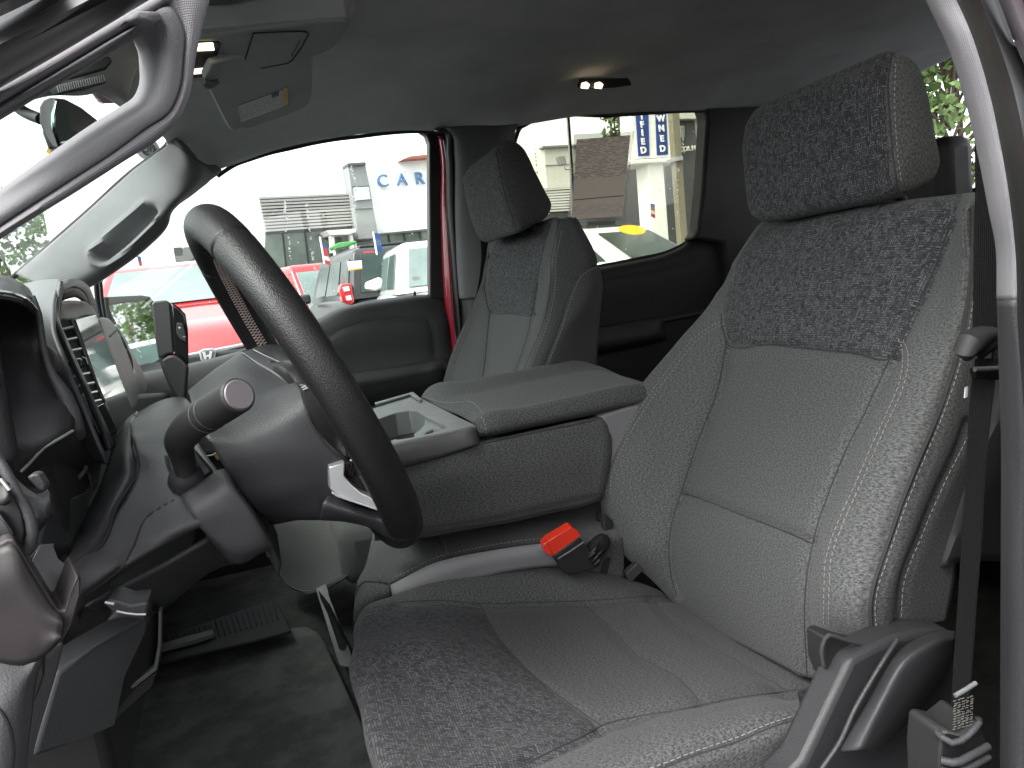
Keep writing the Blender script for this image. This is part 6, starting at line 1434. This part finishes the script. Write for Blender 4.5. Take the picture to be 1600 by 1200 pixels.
# posts and wall lamp
pst = thing('timber_post', 'thick brownish utility post beside the pylon sign', 'post', (P(1060,300,9.5)[0], 9.5, GZ))
slab('post', [P(1048,150,9.5), P(1060,150,9.5), P(1073,345,9.5), dn(1073,345,9.5), dn(1058,345,9.5)], (0, .12, 0), plain('weathered_post', (.19, .175, .13), .8, bump=.3), pst, bevel=.01)
slab('bracket', [P(1053,246,9.45), P(1067,244,9.45), P(1068,250,9.45), P(1054,252,9.45)], (0, .2, 0), m_silver, pst, bevel=.004)
lp = thing('light_pole', 'slim dark light pole with a square lamp head in the rear window', 'lamp post', (P(892,300,12)[0], 12.0, GZ))
slab('pole', [P(886,170,12), P(889,170,12), P(894,345,12), dn(894,345,12), dn(891,345,12)], (0, .05, 0), m_slate, lp, bevel=.004)
slab('lamp_head', [P(871,244,12), P(883,243,12), P(886,256,12), P(875,258,12)], (0, .10, 0), m_slate, lp, bevel=.01)
tube('lamp_arm', [P(882,257,12), P(883,264,12), P(893,264,12)], .012, m_slate, lp)
# flags
def flag(name, label, pole, cloth, Y, cols, grp):
    t = thing(name, label, 'flag', tuple(P(pole[1][0], pole[1][1], Y)), grp)
    tube('pole', [(*pole[0], Y), (*pole[1], Y)], .010*Y/9, m_white, t)
    n = len(cols)
    (x0, y0), (x1, y1), w = cloth
    for i, c in enumerate(cols):
        a, b = i/n, (i+1)/n; fx = lambda q: x0+(x1-x0)*q; fy = lambda q: y0+(y1-y0)*q
        slab('cloth_panel', [P(fx(a), fy(a), Y), P(fx(a)+w, fy(a)+1+2*a, Y+.05), P(fx(b)+w, fy(b)+1+2*b, Y+.05), P(fx(b), fy(b), Y)], (0, .01, 0), c, t, bevel=0)
    return t
fr_ = plain('flag_red', (.55, .05, .06), .7); fb_ = plain('flag_blue', (.04, .09, .35), .7)
flag('car_flag', 'small red white and blue flag above the black vehicle roof', ((500,370),(507,412)), ((500,380),(508,412),9), 8.4, [fb_, fr_, fr_, m_white, fr_], 'flags on parked cars')
flag('car_flag', 'small blue flag on a white pole above the white vehicle', ((583,362),(589,398)), ((585,364),(590,392),8), 5.7, [fb_, m_blue, fb_], 'flags on parked cars')
flag('car_flag', 'tiny striped flag below the pylon sign in the rear window', ((1015,308),(1016,345)), ((1016,318),(1017,338),7), 8.0, [fb_, fr_, m_white, fr_], 'flags on parked cars')
flag('car_flag', 'faded red flag left of the red hatchback roof beside far pillar', ((213,402),(219,426)), ((214,400),(218,424),6), 9.5, [fb_, fr_, fr_], 'flags on parked cars')
# ------------------------------------------------------------------ cars
m_tyre = plain('tyre', (.018, .018, .018), .8); m_rimm = plain('alloy', (.45, .45, .46), .3, .9)
m_cglass = plain('car_glass', (.03, .05, .047), .18, spec=.35, coat=.0, vary=.3, nscale=1.5)
m_cglass_l = plain('bright_car_glass', (.15, .20, .19), .08, spec=.6, coat=.6, vary=.25, nscale=1.5)
m_lampr = plain('tail_red', (.45, .01, .015), .2, coat=1.0); m_lampw = plain('lamp_clear', (.6, .62, .6), .15, coat=1.0)
def paint(name, c, r=.25): return plain(name, c, r, 0, coat=1.0, vary=.02)
def car(name, label, pos, head, mat, L=4.6, W=1.86, H=1.68, hood=1.02, glass=None, roofm=None, group=None, cowl=1.25, tailx=None, wind=.75, backslope=.35, mirror=True):
    """head = azimuth of the nose, radians from +Y towards +X"""
    glass = glass or m_cglass
    t = thing(name, label, 'car', (pos[0], pos[1], GZ), group)
    f = np.array([math.sin(head), math.cos(head), 0]); l = np.array([-math.cos(head), math.sin(head), 0])   # l = car's left
    O_ = np.array([pos[0], pos[1], GZ])
    def W3(x, y, z): return O_+f*x+l*y+np.array([0, 0, z])   # x from tail (0) to nose (L)
    belt = hood+.10
    st = [(0.0,.82,.45,belt-.30),(0.06,.93,.36,belt-.04),(0.3,.98,.30,belt),(1.2,1.0,.28,belt),(2.4,1.0,.28,belt),(L-cowl-.1,1.0,.28,belt-.02),(L-cowl+.15,.985,.28,hood+.03),(L-.7,.96,.28,hood-.04),(L-.25,.90,.30,hood-.10),(L-.06,.80,.36,hood-.22),(L,.70,.44,hood-.34)]
    V, Fc = [], []; m = 13
    for x, wf, zb, zt in st:
        w = W/2*wf
        prof = [(-w*.92,zb),(-w,zb+.12),(-w*1.0,(zb+zt)/2),(-w*.985,zt-.14),(-w*.93,zt-.03),(-w*.80,zt+.012),(0,zt+.035),(w*.80,zt+.012),(w*.93,zt-.03),(w*.985,zt-.14),(w*1.0,(zb+zt)/2),(w,zb+.12),(w*.92,zb)]
        for y, z in prof: V.append(W3(x, y, z))
    for i in range(len(st)-1):
        for k in range(m): Fc.append((i*m+k, i*m+(k+1) % m, (i+1)*m+(k+1) % m, (i+1)*m+k))
    Fc.append(tuple(range(m))); Fc.append(tuple((len(st)-1)*m+k for k in range(m))[::-1])
    mk('body', V, Fc, mat, t, sub=2)
    # greenhouse
    xr0, xr1 = backslope, L-cowl-wind; b0, b1 = .08, L-cowl+.08; wb, wr = W/2*.90, W/2*.74
    base = [(b0,-wb),(b1,-wb),(b1,wb),(b0,wb)]; top = [(xr0,-wr),(xr1,-wr),(xr1,wr),(xr0,wr)]
    nV = []; nF = []
    lev = [(0,0),(.5,.52),(.86,.9),(.96,1.0),(1.0,1.06)]
    for s, q in lev:
        z = belt-.04+(H-belt+.04)*s; 
        for (bx, by), (tx, ty) in zip(base, top):
            e = 1.0 if s < .95 else (.97 if s < 1 else .86); cx = (xr0+xr1)/2
            X = bx+(tx-bx)*min(q, 1); Y = (by+(ty-by)*min(q, 1))*e; X = cx+(X-cx)*e if s > .95 else X
            nV.append(W3(X, Y, z))
    for i in range(len(lev)-1):
        for k in range(4): nF.append((i*4+k, i*4+(k+1) % 4, (i+1)*4+(k+1) % 4, (i+1)*4+k))
    nF.append(tuple(range(len(lev)*4-4, len(lev)*4)))
    mk('roof', nV, nF, mat, t, bevel=.05, seg=4, ang=20)
    if roofm: slab('roof_panel', [W3(xr0+.12, -wr*.80, H+.028), W3(xr1-.14, -wr*.80, H+.028), W3(xr1-.14, wr*.80, H+.028), W3(xr0+.12, wr*.80, H+.028)], (0, 0, -.03), roofm, t, bevel=.01)
    def pane(nm, u0, u1, side, z0=.10, z1=.84, par=t):
        def q(u, s):
            z = belt-.04+(H-belt+.04)*s; k = s if s < .5 else .5+(s-.5)*(.38/.36)
            k = np.interp(s, [0,.5,.86,1], [0,.52,.9,1.0])
            if side in ('l', 'r'):
                sg = 1 if side == 'l' else -1; X0 = b0+(b1-b0)*u; X1 = xr0+(xr1-xr0)*u; return W3(X0+(X1-X0)*k, sg*(wb+(wr-wb)*k+.012), z)
            if side == 'f': Yb = (u-.5)*2*wb; Yt = (u-.5)*2*wr; return W3(b1+(xr1-b1)*k+.02, Yb+(Yt-Yb)*k, z+.008)
            Yb = (u-.5)*2*wb; Yt = (u-.5)*2*wr; return W3(b0+(xr0-b0)*k-.02, Yb+(Yt-Yb)*k, z+.008)
        P4 = [q(u0, z0), q(u1, z0), q(u1, z1), q(u0, z1)]; c = np.mean(P4, 0); inn = W3(L/2-.3, 0, 1.2)-c; inn /= np.linalg.norm(inn)
        return slab(nm, P4, inn*.012, glass, t, bevel=.004)
    pane('windshield', .06, .94, 'f'); pane('rear_window', .08, .92, 'b')
    for s in ('l', 'r'):
        for u0, u1 in ((.06,.26),(.29,.58),(.61,.88)): pane('side_window', u0, u1, s, .12, .80)
    # wheels
    def cyl(nm, x, y, z, r, w, mt, par):
        V, Fc = [], []; n = 22
        for sgn in (0, 1):
            for i in range(n): a = 2*math.pi*i/n; V.append(W3(x+r*math.cos(a), y+(w if sgn else 0), z+r*math.sin(a)))
        Fc = [(i, (i+1) % n, n+(i+1) % n, n+i) for i in range(n)]+[tuple(range(n))[::-1], tuple(range(n, 2*n))]
        return mk(nm, V, Fc, mt, par, bevel=.02)
    for x in (.85, L-.9):
        for sg in (1, -1):
            y = sg*(W/2-.20) if sg > 0 else -(W/2-.20)-.21
            wh = cyl('wheel', x, y if sg < 0 else W/2-.20, .35, .35, .22, m_tyre, t)
            cyl('rim', x, (W/2+.012) if sg > 0 else -(W/2+.022), .35, .21, .012, m_rimm, wh)
    for sg in (1, -1):
        slab('taillight', [W3(-.015, sg*W/2*.62, belt-.12), W3(-.015, sg*W/2*.86, belt-.12), W3(-.015, sg*W/2*.88, belt-.45), W3(-.015, sg*W/2*.66, belt-.45)], f*.12, m_lampr, t, bevel=.01)
        slab('headlight', [W3(L-.10, sg*W/2*.45, hood-.24), W3(L-.17, sg*W/2*.84, hood-.20), W3(L-.17, sg*W/2*.86, hood-.34), W3(L-.08, sg*W/2*.48, hood-.36)], -f*.1+f*.0, m_lampw, t, bevel=.01)
        if mirror: 
            c = W3(L-cowl-.42, sg*(W/2+.10), belt+.05); V, Fc = boxv((0, 0, 0), (.22, .12, .16), 0); V = np.array([c+l*v[0]+f*v[1]+np.array([0, 0, v[2]]) for v in V]); mk('wing_mirror', V, Fc, mat, t, bevel=.04)
    slab('grille', [W3(L+.02, -.62, hood-.28), W3(L+.02, .62, hood-.28), W3(L+.02, .55, hood-.62), W3(L+.02, -.55, hood-.62)], -f*.1, m_dashdk, t, bevel=.02)
    slab('rear_plate', [W3(-.03, -.26, belt-.30), W3(-.03, .26, belt-.30), W3(-.03, .26, belt-.44), W3(-.03, -.26, belt-.44)], f*.05, m_white, t, bevel=.004)
    slab('bumper', [W3(-.06, -W/2*.8, .62), W3(-.06, W/2*.8, .62), W3(-.06, W/2*.8, .42), W3(-.06, -W/2*.8, .42)], f*.2, m_dashdk, t, bevel=.03)
    t['W3'] = 0; del t['W3']
    return t, W3
cred = paint('red_car_paint', (.34, .018, .022)); cblk = plain('black_car_paint', (.02, .021, .022), .35, 0, coat=.15, vary=.02); cwht = paint('white_car_paint', (.74, .74, .72)); cblu = paint('pale_blue_paint', (.16, .22, .30)); cslv = paint('silver_car_paint', (.34, .35, .36))
# red hatchback facing the truck
e0 = P(324, 556, 5.6); hz = e0[2]-GZ
hon, HW = car('parked_car', 'red family car parked nose-on outside the passenger window', (e0[0]-.30, 5.6+4.53), math.pi-.07, cred, L=4.55, W=1.80, H=hz+.78, hood=hz+.30, glass=m_cglass_l, group='cars parked in the lot', cowl=1.22, wind=.62, mirror=False)
# chrome bar, emblem and sunk grille on the nose
nzf = 5.6
def nose(name, pix, Y, th, m, **kw): return slab(name, [P(x, y, Y) for x, y in pix], (0, th, 0), m, hon, **kw)
nose('upper_grille', [(232,578),(260,566),(300,556),(395,537),(420,540),(420,600),(230,620)], 5.66, .08, m_charc, bevel=.01)
nose('chrome_bar', [(240,568),(297,552),(360,540),(395,533),(398,538),(362,546),(345,551),(297,559),(242,575)], 5.60, .05, m_silver, bevel=.008)
nose('chrome_line', [(340,563),(365,557),(366,558.5),(341,564.5)], 5.58, .03, m_silver, bevel=.003)
nose('emblem', [(311,549),(317,545.5),(333,544),(338,547),(336,561),(331,565),(318,566),(313,562)], 5.545, .03, m_silver, bevel=.006)
nose('emblem_field', [(314,550.5),(319,548.5),(331,547.5),(335,549.5),(333,559.5),(329,562),(319,563),(315.5,560)], 5.538, .012, m_charc, bevel=.002)
nose('emblem_mark', [(316.5,550),(320.5,549.6),(322,555),(327.5,554.4),(328,549),(332,548.8),(329.5,561),(326.5,561.3),(326.5,557.6),(322.5,558),(322.8,561.6),(319.5,562)], 5.532, .008, plain('chrome_bright', (.8, .8, .8), .2, .6), bevel=.001)
wip = HW(4.55-1.22+.12, .1, hz+.42)
tube('wiper', [P(247,505,6.6), P(290,497,6.6), P(296,494,6.6), P(360,489,6.65)], .008, m_black, hon)
slab('window_sticker', [P(x, y, 7.15) for x, y in [(213,452),(225,446),(245,443),(260,444),(258,450),(240,455),(215,457)]], (0, .005, 0), plain('pale_yellow_sticker', (.60, .55, .30), .5), hon, bevel=0)
# black vehicle seen from behind
bx = P(539,470,10.5)
blk, BW = car('parked_car', 'black boxy vehicle with red tail lamp and white plate, seen from behind', (bx[0]+.93, 10.5), math.radians(-5.3), cblk, L=4.4, W=1.86, H=(P(565,385,10.6)[2]-GZ), hood=1.22, glass=m_cglass, roofm=cblk, group='cars parked in the lot', wind=.55, backslope=.22)
slab('tail_lamp_cluster', [P(532,444,10.38), P(549,442,10.38), P(554,472,10.38), P(548,477,10.38), P(536,472,10.38), P(530,455,10.38)], (0, .25, 0), m_lampr, blk, bevel=.02)
slab('tail_lamp_clear', [P(535,449,10.35), P(545,447,10.35), P(547,454,10.35), P(538,456,10.35)], (0, .03, 0), m_lampw, blk, bevel=.008)
slab('tail_lamp_clear', [P(540,463,10.35), P(548,461,10.35), P(550,469,10.35), P(542,470,10.35)], (0, .03, 0), m_lampw, blk, bevel=.008)
slab('gate_plate', [P(543,409,10.36), P(565,407,10.36), P(566,420,10.36), P(545,423,10.36)], (0, .02, 0), m_white, blk, bevel=.004)
slab('plate_stripe', [P(544.6,420.4,10.35), P(566,417.6,10.35), P(566,420,10.35), P(545,423,10.35)], (0, .01, 0), plain('plate_orange', (.6, .32, .05), .5), blk, bevel=0)
slab('high_stop_lamp', [P(569,393,10.38), P(585,392,10.38), P(585,395,10.38), P(569,396,10.38)], (0, .04, 0), m_lampr, blk, bevel=.004)
# white vehicle nearer
wx = P(608,450,8.8)
wh_, WW = car('parked_car', 'white vehicle with a clear rear window cut by the window post', (wx[0]+.97, 8.8), math.radians(2.6), cwht, L=4.6, W=1.95, H=(P(640,376,9.1)[2]-GZ), hood=1.22, glass=m_cglass_l, group='cars parked in the lot', wind=.6, backslope=.42)
slab('near_wing_mirror', [P(572,441,8.9), P(592,433,8.9), P(598,436,8.9), P(596,450,8.9), P(586,455,8.9), P(572,452,8.9)], (0, .12, 0), cwht, wh_, bevel=.02)
slab('oval_window_decal', [P(644,434,8.60), P(650,431,8.60), P(657,433,8.60), P(655,437,8.60), P(649,439,8.60), P(645,437,8.60)], (0, .004, 0), m_slate, wh_, bevel=0)
# small red car far off, pale blue car, white sedan behind the rear door
car('parked_car', 'small distant red car half hidden behind the steering wheel rim', (P(468,440,15)[0]-.2, 19.0), math.radians(160), cred, L=4.3, W=1.8, H=1.5+ (P(450,408,15)[2]-GZ-1.5), hood=.95, glass=m_cglass_l, group='cars parked in the lot')
car('parked_car', 'pale blue car far left behind the person in the cap', (P(190,450,12)[0], 15.8), math.radians(175), cblu, L=4.5, W=1.85, H=P(190,428,12)[2]-GZ, hood=1.05, glass=m_cglass_l, group='cars parked in the lot')
_h = math.radians(156); _nd = np.array([math.sin(_h), math.cos(_h), 0]); _wc = P(1048, 398, 9.8); _tp = _wc-_nd*3.4
ws_, SW = car('parked_car', 'white sedan with black roof and yellow oval sticker on its windshield', (_tp[0], _tp[1]), _h, cwht, L=4.7, W=1.86, H=P(1010,346,10.4)[2]-GZ, hood=P(1085,402,8.8)[2]-GZ-.14, glass=m_cglass, roofm=cblk, group='cars parked in the lot', cowl=1.3, wind=.95)
_c = P(988, 359, 9.0)
V, Fc = [], []
_u = np.array([-math.cos(_h), math.sin(_h), 0]); _v = SW(4.7-1.3-.95, 0, 0)-SW(4.7-1.3+.08, 0, 0); _v = _v/np.linalg.norm(_v)*.75+np.array([0, 0, .66])
for i in range(20): a = 2*math.pi*i/20; V.append(_c+_u*.26*math.cos(a)+_v*.11*math.sin(a))
mk('window_sticker', V+[v-_nd*.01 for v in V], [tuple(range(20)), tuple(range(39, 19, -1))]+[(i, (i+1) % 20, 20+(i+1) % 20, 20+i) for i in range(20)], plain('yellow_sticker', (.72, .50, .02), .5), ws_)
# unseen dark vehicle, added behind the camera to block low sky light
car('parked_car', 'unseen dark grey vehicle added behind the camera to cut daylight from the door side', (2.9, -2.3), math.radians(-90), paint('dark_grey_paint', (.06, .062, .066)), L=5.0, W=1.95, H=1.85, hood=1.15, group='cars parked in the lot')
# row reflected in the door mirror and standing behind the truck
for i, (x, y, m, lb) in enumerate([(13.2, 7.6, cwht, 'white car in the row reflected by the door mirror'), (15.6, 6.4, cred, 'red car in the row reflected by the door mirror'), (18.2, 5.4, cslv, 'silver car in the row reflected by the door mirror'), (11.5, 9.8, cslv, 'silver car at the left end of the reflected row')]):
    car('parked_car', lb, (x, y), math.radians(215), m, group='cars parked in the lot')
# ------------------------------------------------------------------ person in a cap far off
per = thing('person', 'person in a dark cap and orange top standing far off beside the pillar', 'person', (P(163,450,10.5)[0], 10.5, GZ))
pc = P(161, 447, 10.5); H0 = pc[2]-GZ
def skinned(name, pts, edges, rad, mat, parent, sub=2):
    me = bpy.data.meshes.new(name); B = base_of(parent); me.from_pydata([tuple(np.array(p)-B) for p in pts], edges, []); o = bpy.data.objects.new(name, me); scn.collection.objects.link(o); o.parent = parent
    m = o.modifiers.new('skin', 'SKIN'); me.materials.append(mat)
    for i, r in enumerate(rad): me.skin_vertices[0].data[i].radius = (r, r)
    me.skin_vertices[0].data[0].use_root = True
    s = o.modifiers.new('sub', 'SUBSURF'); s.levels = s.render_levels = sub; m.use_smooth_shade = True
    return o
px0, py0 = pc[0], pc[1]; k = H0/1.66; Z = lambda z: GZ+z*k
pts = [(px0,py0,Z(.95)),(px0,py0,Z(1.2)),(px0,py0,Z(1.42)),(px0,py0,Z(1.52)),(px0,py0-.01,Z(1.60)),(px0,py0-.01,Z(1.74)),(px0-.10,py0,Z(.90)),(px0-.11,py0,Z(.48)),(px0-.11,py0,Z(.06)),(px0+.10,py0,Z(.90)),(px0+.11,py0,Z(.48)),(px0+.11,py0,Z(.06)),
       (px0-.20,py0,Z(1.40)),(px0-.25,py0,Z(1.12)),(px0-.24,py0-.05,Z(.86)),(px0+.20,py0,Z(1.40)),(px0+.25,py0,Z(1.12)),(px0+.24,py0-.05,Z(.86)),(px0-.11,py0-.14,Z(.03)),(px0+.11,py0-.14,Z(.03))]
ed = [(0,1),(1,2),(2,3),(3,4),(4,5),(0,6),(6,7),(7,8),(0,9),(9,10),(10,11),(2,12),(12,13),(13,14),(2,15),(15,16),(16,17),(8,18),(11,19)]
skinned('body', pts, ed, [.16,.15,.16,.06,.085,.095,.10,.075,.05,.10,.075,.05,.075,.055,.035,.075,.055,.035,.04,.04], plain('skin_and_top', (.50, .20, .12), .7), per)
V, Fc = [], []
dome('cap', np.array([px0, py0-.01, Z(1.72)]), np.array([1,0,0]), np.array([0,1,0]), np.array([0,0,1]), .085, .095, .085, m_charc, per, back=.02)
slab('cap_peak', [np.array([px0-.02, py0-.02, Z(1.72)]), np.array([px0+.02, py0-.16, Z(1.70)]), np.array([px0+.20, py0-.14, Z(1.69)]), np.array([px0+.09, py0+.02, Z(1.72)])], (0, 0, .012), m_charc, per, bevel=.004)
# ------------------------------------------------------------------ trees
def leafmat():
    M = MT('foliage'); oi = M.n('ShaderNodeNewGeometry'); nz = noise(M, 1.2, 3); c = M.mix(M.ramp(nz, .3, .7), (.035, .075, .018), (.10, .17, .045)); c2 = M.mix(M.math('MULTIPLY', oi.outputs['Random Per Island'], .6), c, (.14, .20, .07))
    tr = M.n('ShaderNodeBsdfTranslucent'); M.l(c2, tr.inputs[0]); mx = M.n('ShaderNodeMixShader'); mx.inputs[0].default_value = .3; M.set(c2, .6); M.l(M.b.outputs[0], mx.inputs[1]); M.l(tr.outputs[0], mx.inputs[2]); M.l(mx.outputs[0], M.t.nodes['Material Output'].inputs[0]); return M.m
m_leaf = leafmat(); m_bark = plain('bark', (.09, .07, .05), .9, bump=.5)
def tree(label, base, h, r, n=2600, trunk=.18, leaf=.16, group='trees round the lot', squash=1.0, clumps=34, low=.35, tall=False):
    t = thing('leafy_tree', label, 'tree', tuple(base), group); base = np.array(base, float)
    paths = [[base, base+np.array([.1*r, 0, h*.35]), base+np.array([0, .05*r, h*.75])]]; cl = []
    for i in range(clumps):
        a = rng.uniform(0, 2*math.pi); zz = rng.uniform(low, 1.0); rr = r*(1-.75*max(0, (zz-.45)/.55)**1.5)*rng.uniform(.25, 1)
        if tall: rr = r*(1-.9*(zz-low)/(1-low)+.1)*rng.uniform(.2, 1)
        c = base+np.array([rr*math.cos(a), rr*math.sin(a), h*zz]); cl.append((c, r*rng.uniform(.16, .34)))
        if i % 3 == 0: paths.append([base+np.array([0, 0, h*zz*.55]), (base+c)/2+np.array([0, 0, h*zz*.25]), c])
    V, Fc = [], []
    for p_ in paths:
        L_ = smoothline(p_, n=9); v, f = tubes([L_], np.linspace(trunk*(1 if p_ is paths[0] else .4), .02, 9), 7); o = len(V); V += v; Fc += [tuple(q+o for q in g_) for g_ in f]
    mk('trunk', V, Fc, m_bark, t)
    ci = rng.integers(0, len(cl), n); V = []; Fc = []
    for i in range(n):
        c, cr = cl[ci[i]]; d = rng.normal(size=3); d /= np.linalg.norm(d); p_ = c+d*cr*rng.uniform(.3, 1.05)*np.array([1, 1, .8])
        u = rng.normal(size=3); u /= np.linalg.norm(u); w = np.cross(u, rng.normal(size=3)); w /= np.linalg.norm(w); s = leaf*rng.uniform(.6, 1.3); o = len(V)
        V += [p_-u*s*.6, p_+w*s*.35, p_+u*s*.6, p_-w*s*.35]; Fc.append((o, o+1, o+2, o+3))
    mk('crown', V, Fc, m_leaf, t, smooth=False)
    return t
g0 = lambda px, Y: np.array([P(px, 430, Y)[0], Y, GZ])
tree('bright green tree seen through the windshield at far left', g0(5, 26), 5.2, 3.2, 3200, leaf=.22)
tree('green tree behind the dealership end beside the far pillar handle', g0(205, 30), 3.6, 1.8, 1500, leaf=.2)
def tree_at(label, x, y, h, r, **kw): return tree(label, (x, y, GZ), h, r, **kw)
pr_ = PX(1482, 150, 1.75); az = (pr_-EYE)/np.linalg.norm((pr_-EYE)[:2])
tree_at('large leafy tree filling the rear window behind the driver headrest', EYE[0]+az[0]*21, EYE[1]+az[1]*21, 9.5, 3.4, n=15000, leaf=.20, clumps=110, low=.20, trunk=.10)
tree('small green tree top above the cream showroom', np.array([P(968,190,24)[0], 24, GZ]), P(968,179,24)[2]-GZ+.3, 1.3, 1500, leaf=.16, low=.55)
mc = mirc = P(205, 520, 2.22)
for i, (dx, h, r, lb) in enumerate([(34, 9.5, 2.0, 'tallest narrow tree reflected in the door mirror'), (30, 6.0, 1.7, 'lower rounded tree reflected in the door mirror'), (38, 7.0, 2.4, 'broad tree at the right of the reflected row')]):
    a = [.895, .93, .86][i]; a2 = math.sqrt(1-a*a); tree_at(lb, mc[0]+a*dx*1.1, mc[1]+a2*dx*1.1, h, r, n=3800, leaf=.16, low=.12, tall=(i != 2), clumps=60, trunk=.10)
bs = thing('round_bush', 'yellow green bush between the red car and black vehicle', 'bush', tuple(g0(482, 17)))
V, Fc = [], []; bc = P(484, 434, 17.0)
for i in range(900):
    d = rng.normal(size=3); d /= np.linalg.norm(d); p_ = bc+d*np.array([.15, .15, .17])*rng.uniform(.6, 1.05)*1.2; u = rng.normal(size=3)*.03; w = rng.normal(size=3)*.03; o = len(V); V += [p_-u, p_+w, p_+u, p_-w]; Fc.append((o, o+1, o+2, o+3))
mk('foliage_mass', V, Fc, plain('yellow_foliage', (.20, .22, .04), .7, vary=.4, nscale=14), bs, smooth=False)
tube('stem', [bc-np.array([0, 0, .1]), np.array([bc[0], bc[1], GZ])], .04, m_bark, bs)
gc = thing('green_canopy', 'bright green canopy in front of the dealership entrance', 'canopy', tuple(g0(535, 19)))
slab('canopy_cover', [P(516,386,19), P(530,379,19), P(556,376,19), P(558,379,19), P(540,386,19), P(520,390,19)], (0, .5, 0), plain('canopy_green', (.07, .28, .08), .6), gc, bevel=.02)
tube('canopy_leg', [P(522,388,19.1), np.array([P(522,388,19.1)[0], 19.1, GZ])], .03, m_white, gc)
tube('canopy_leg', [P(555,380,19.1), np.array([P(555,380,19.1)[0], 19.1, GZ])], .03, m_white, gc)
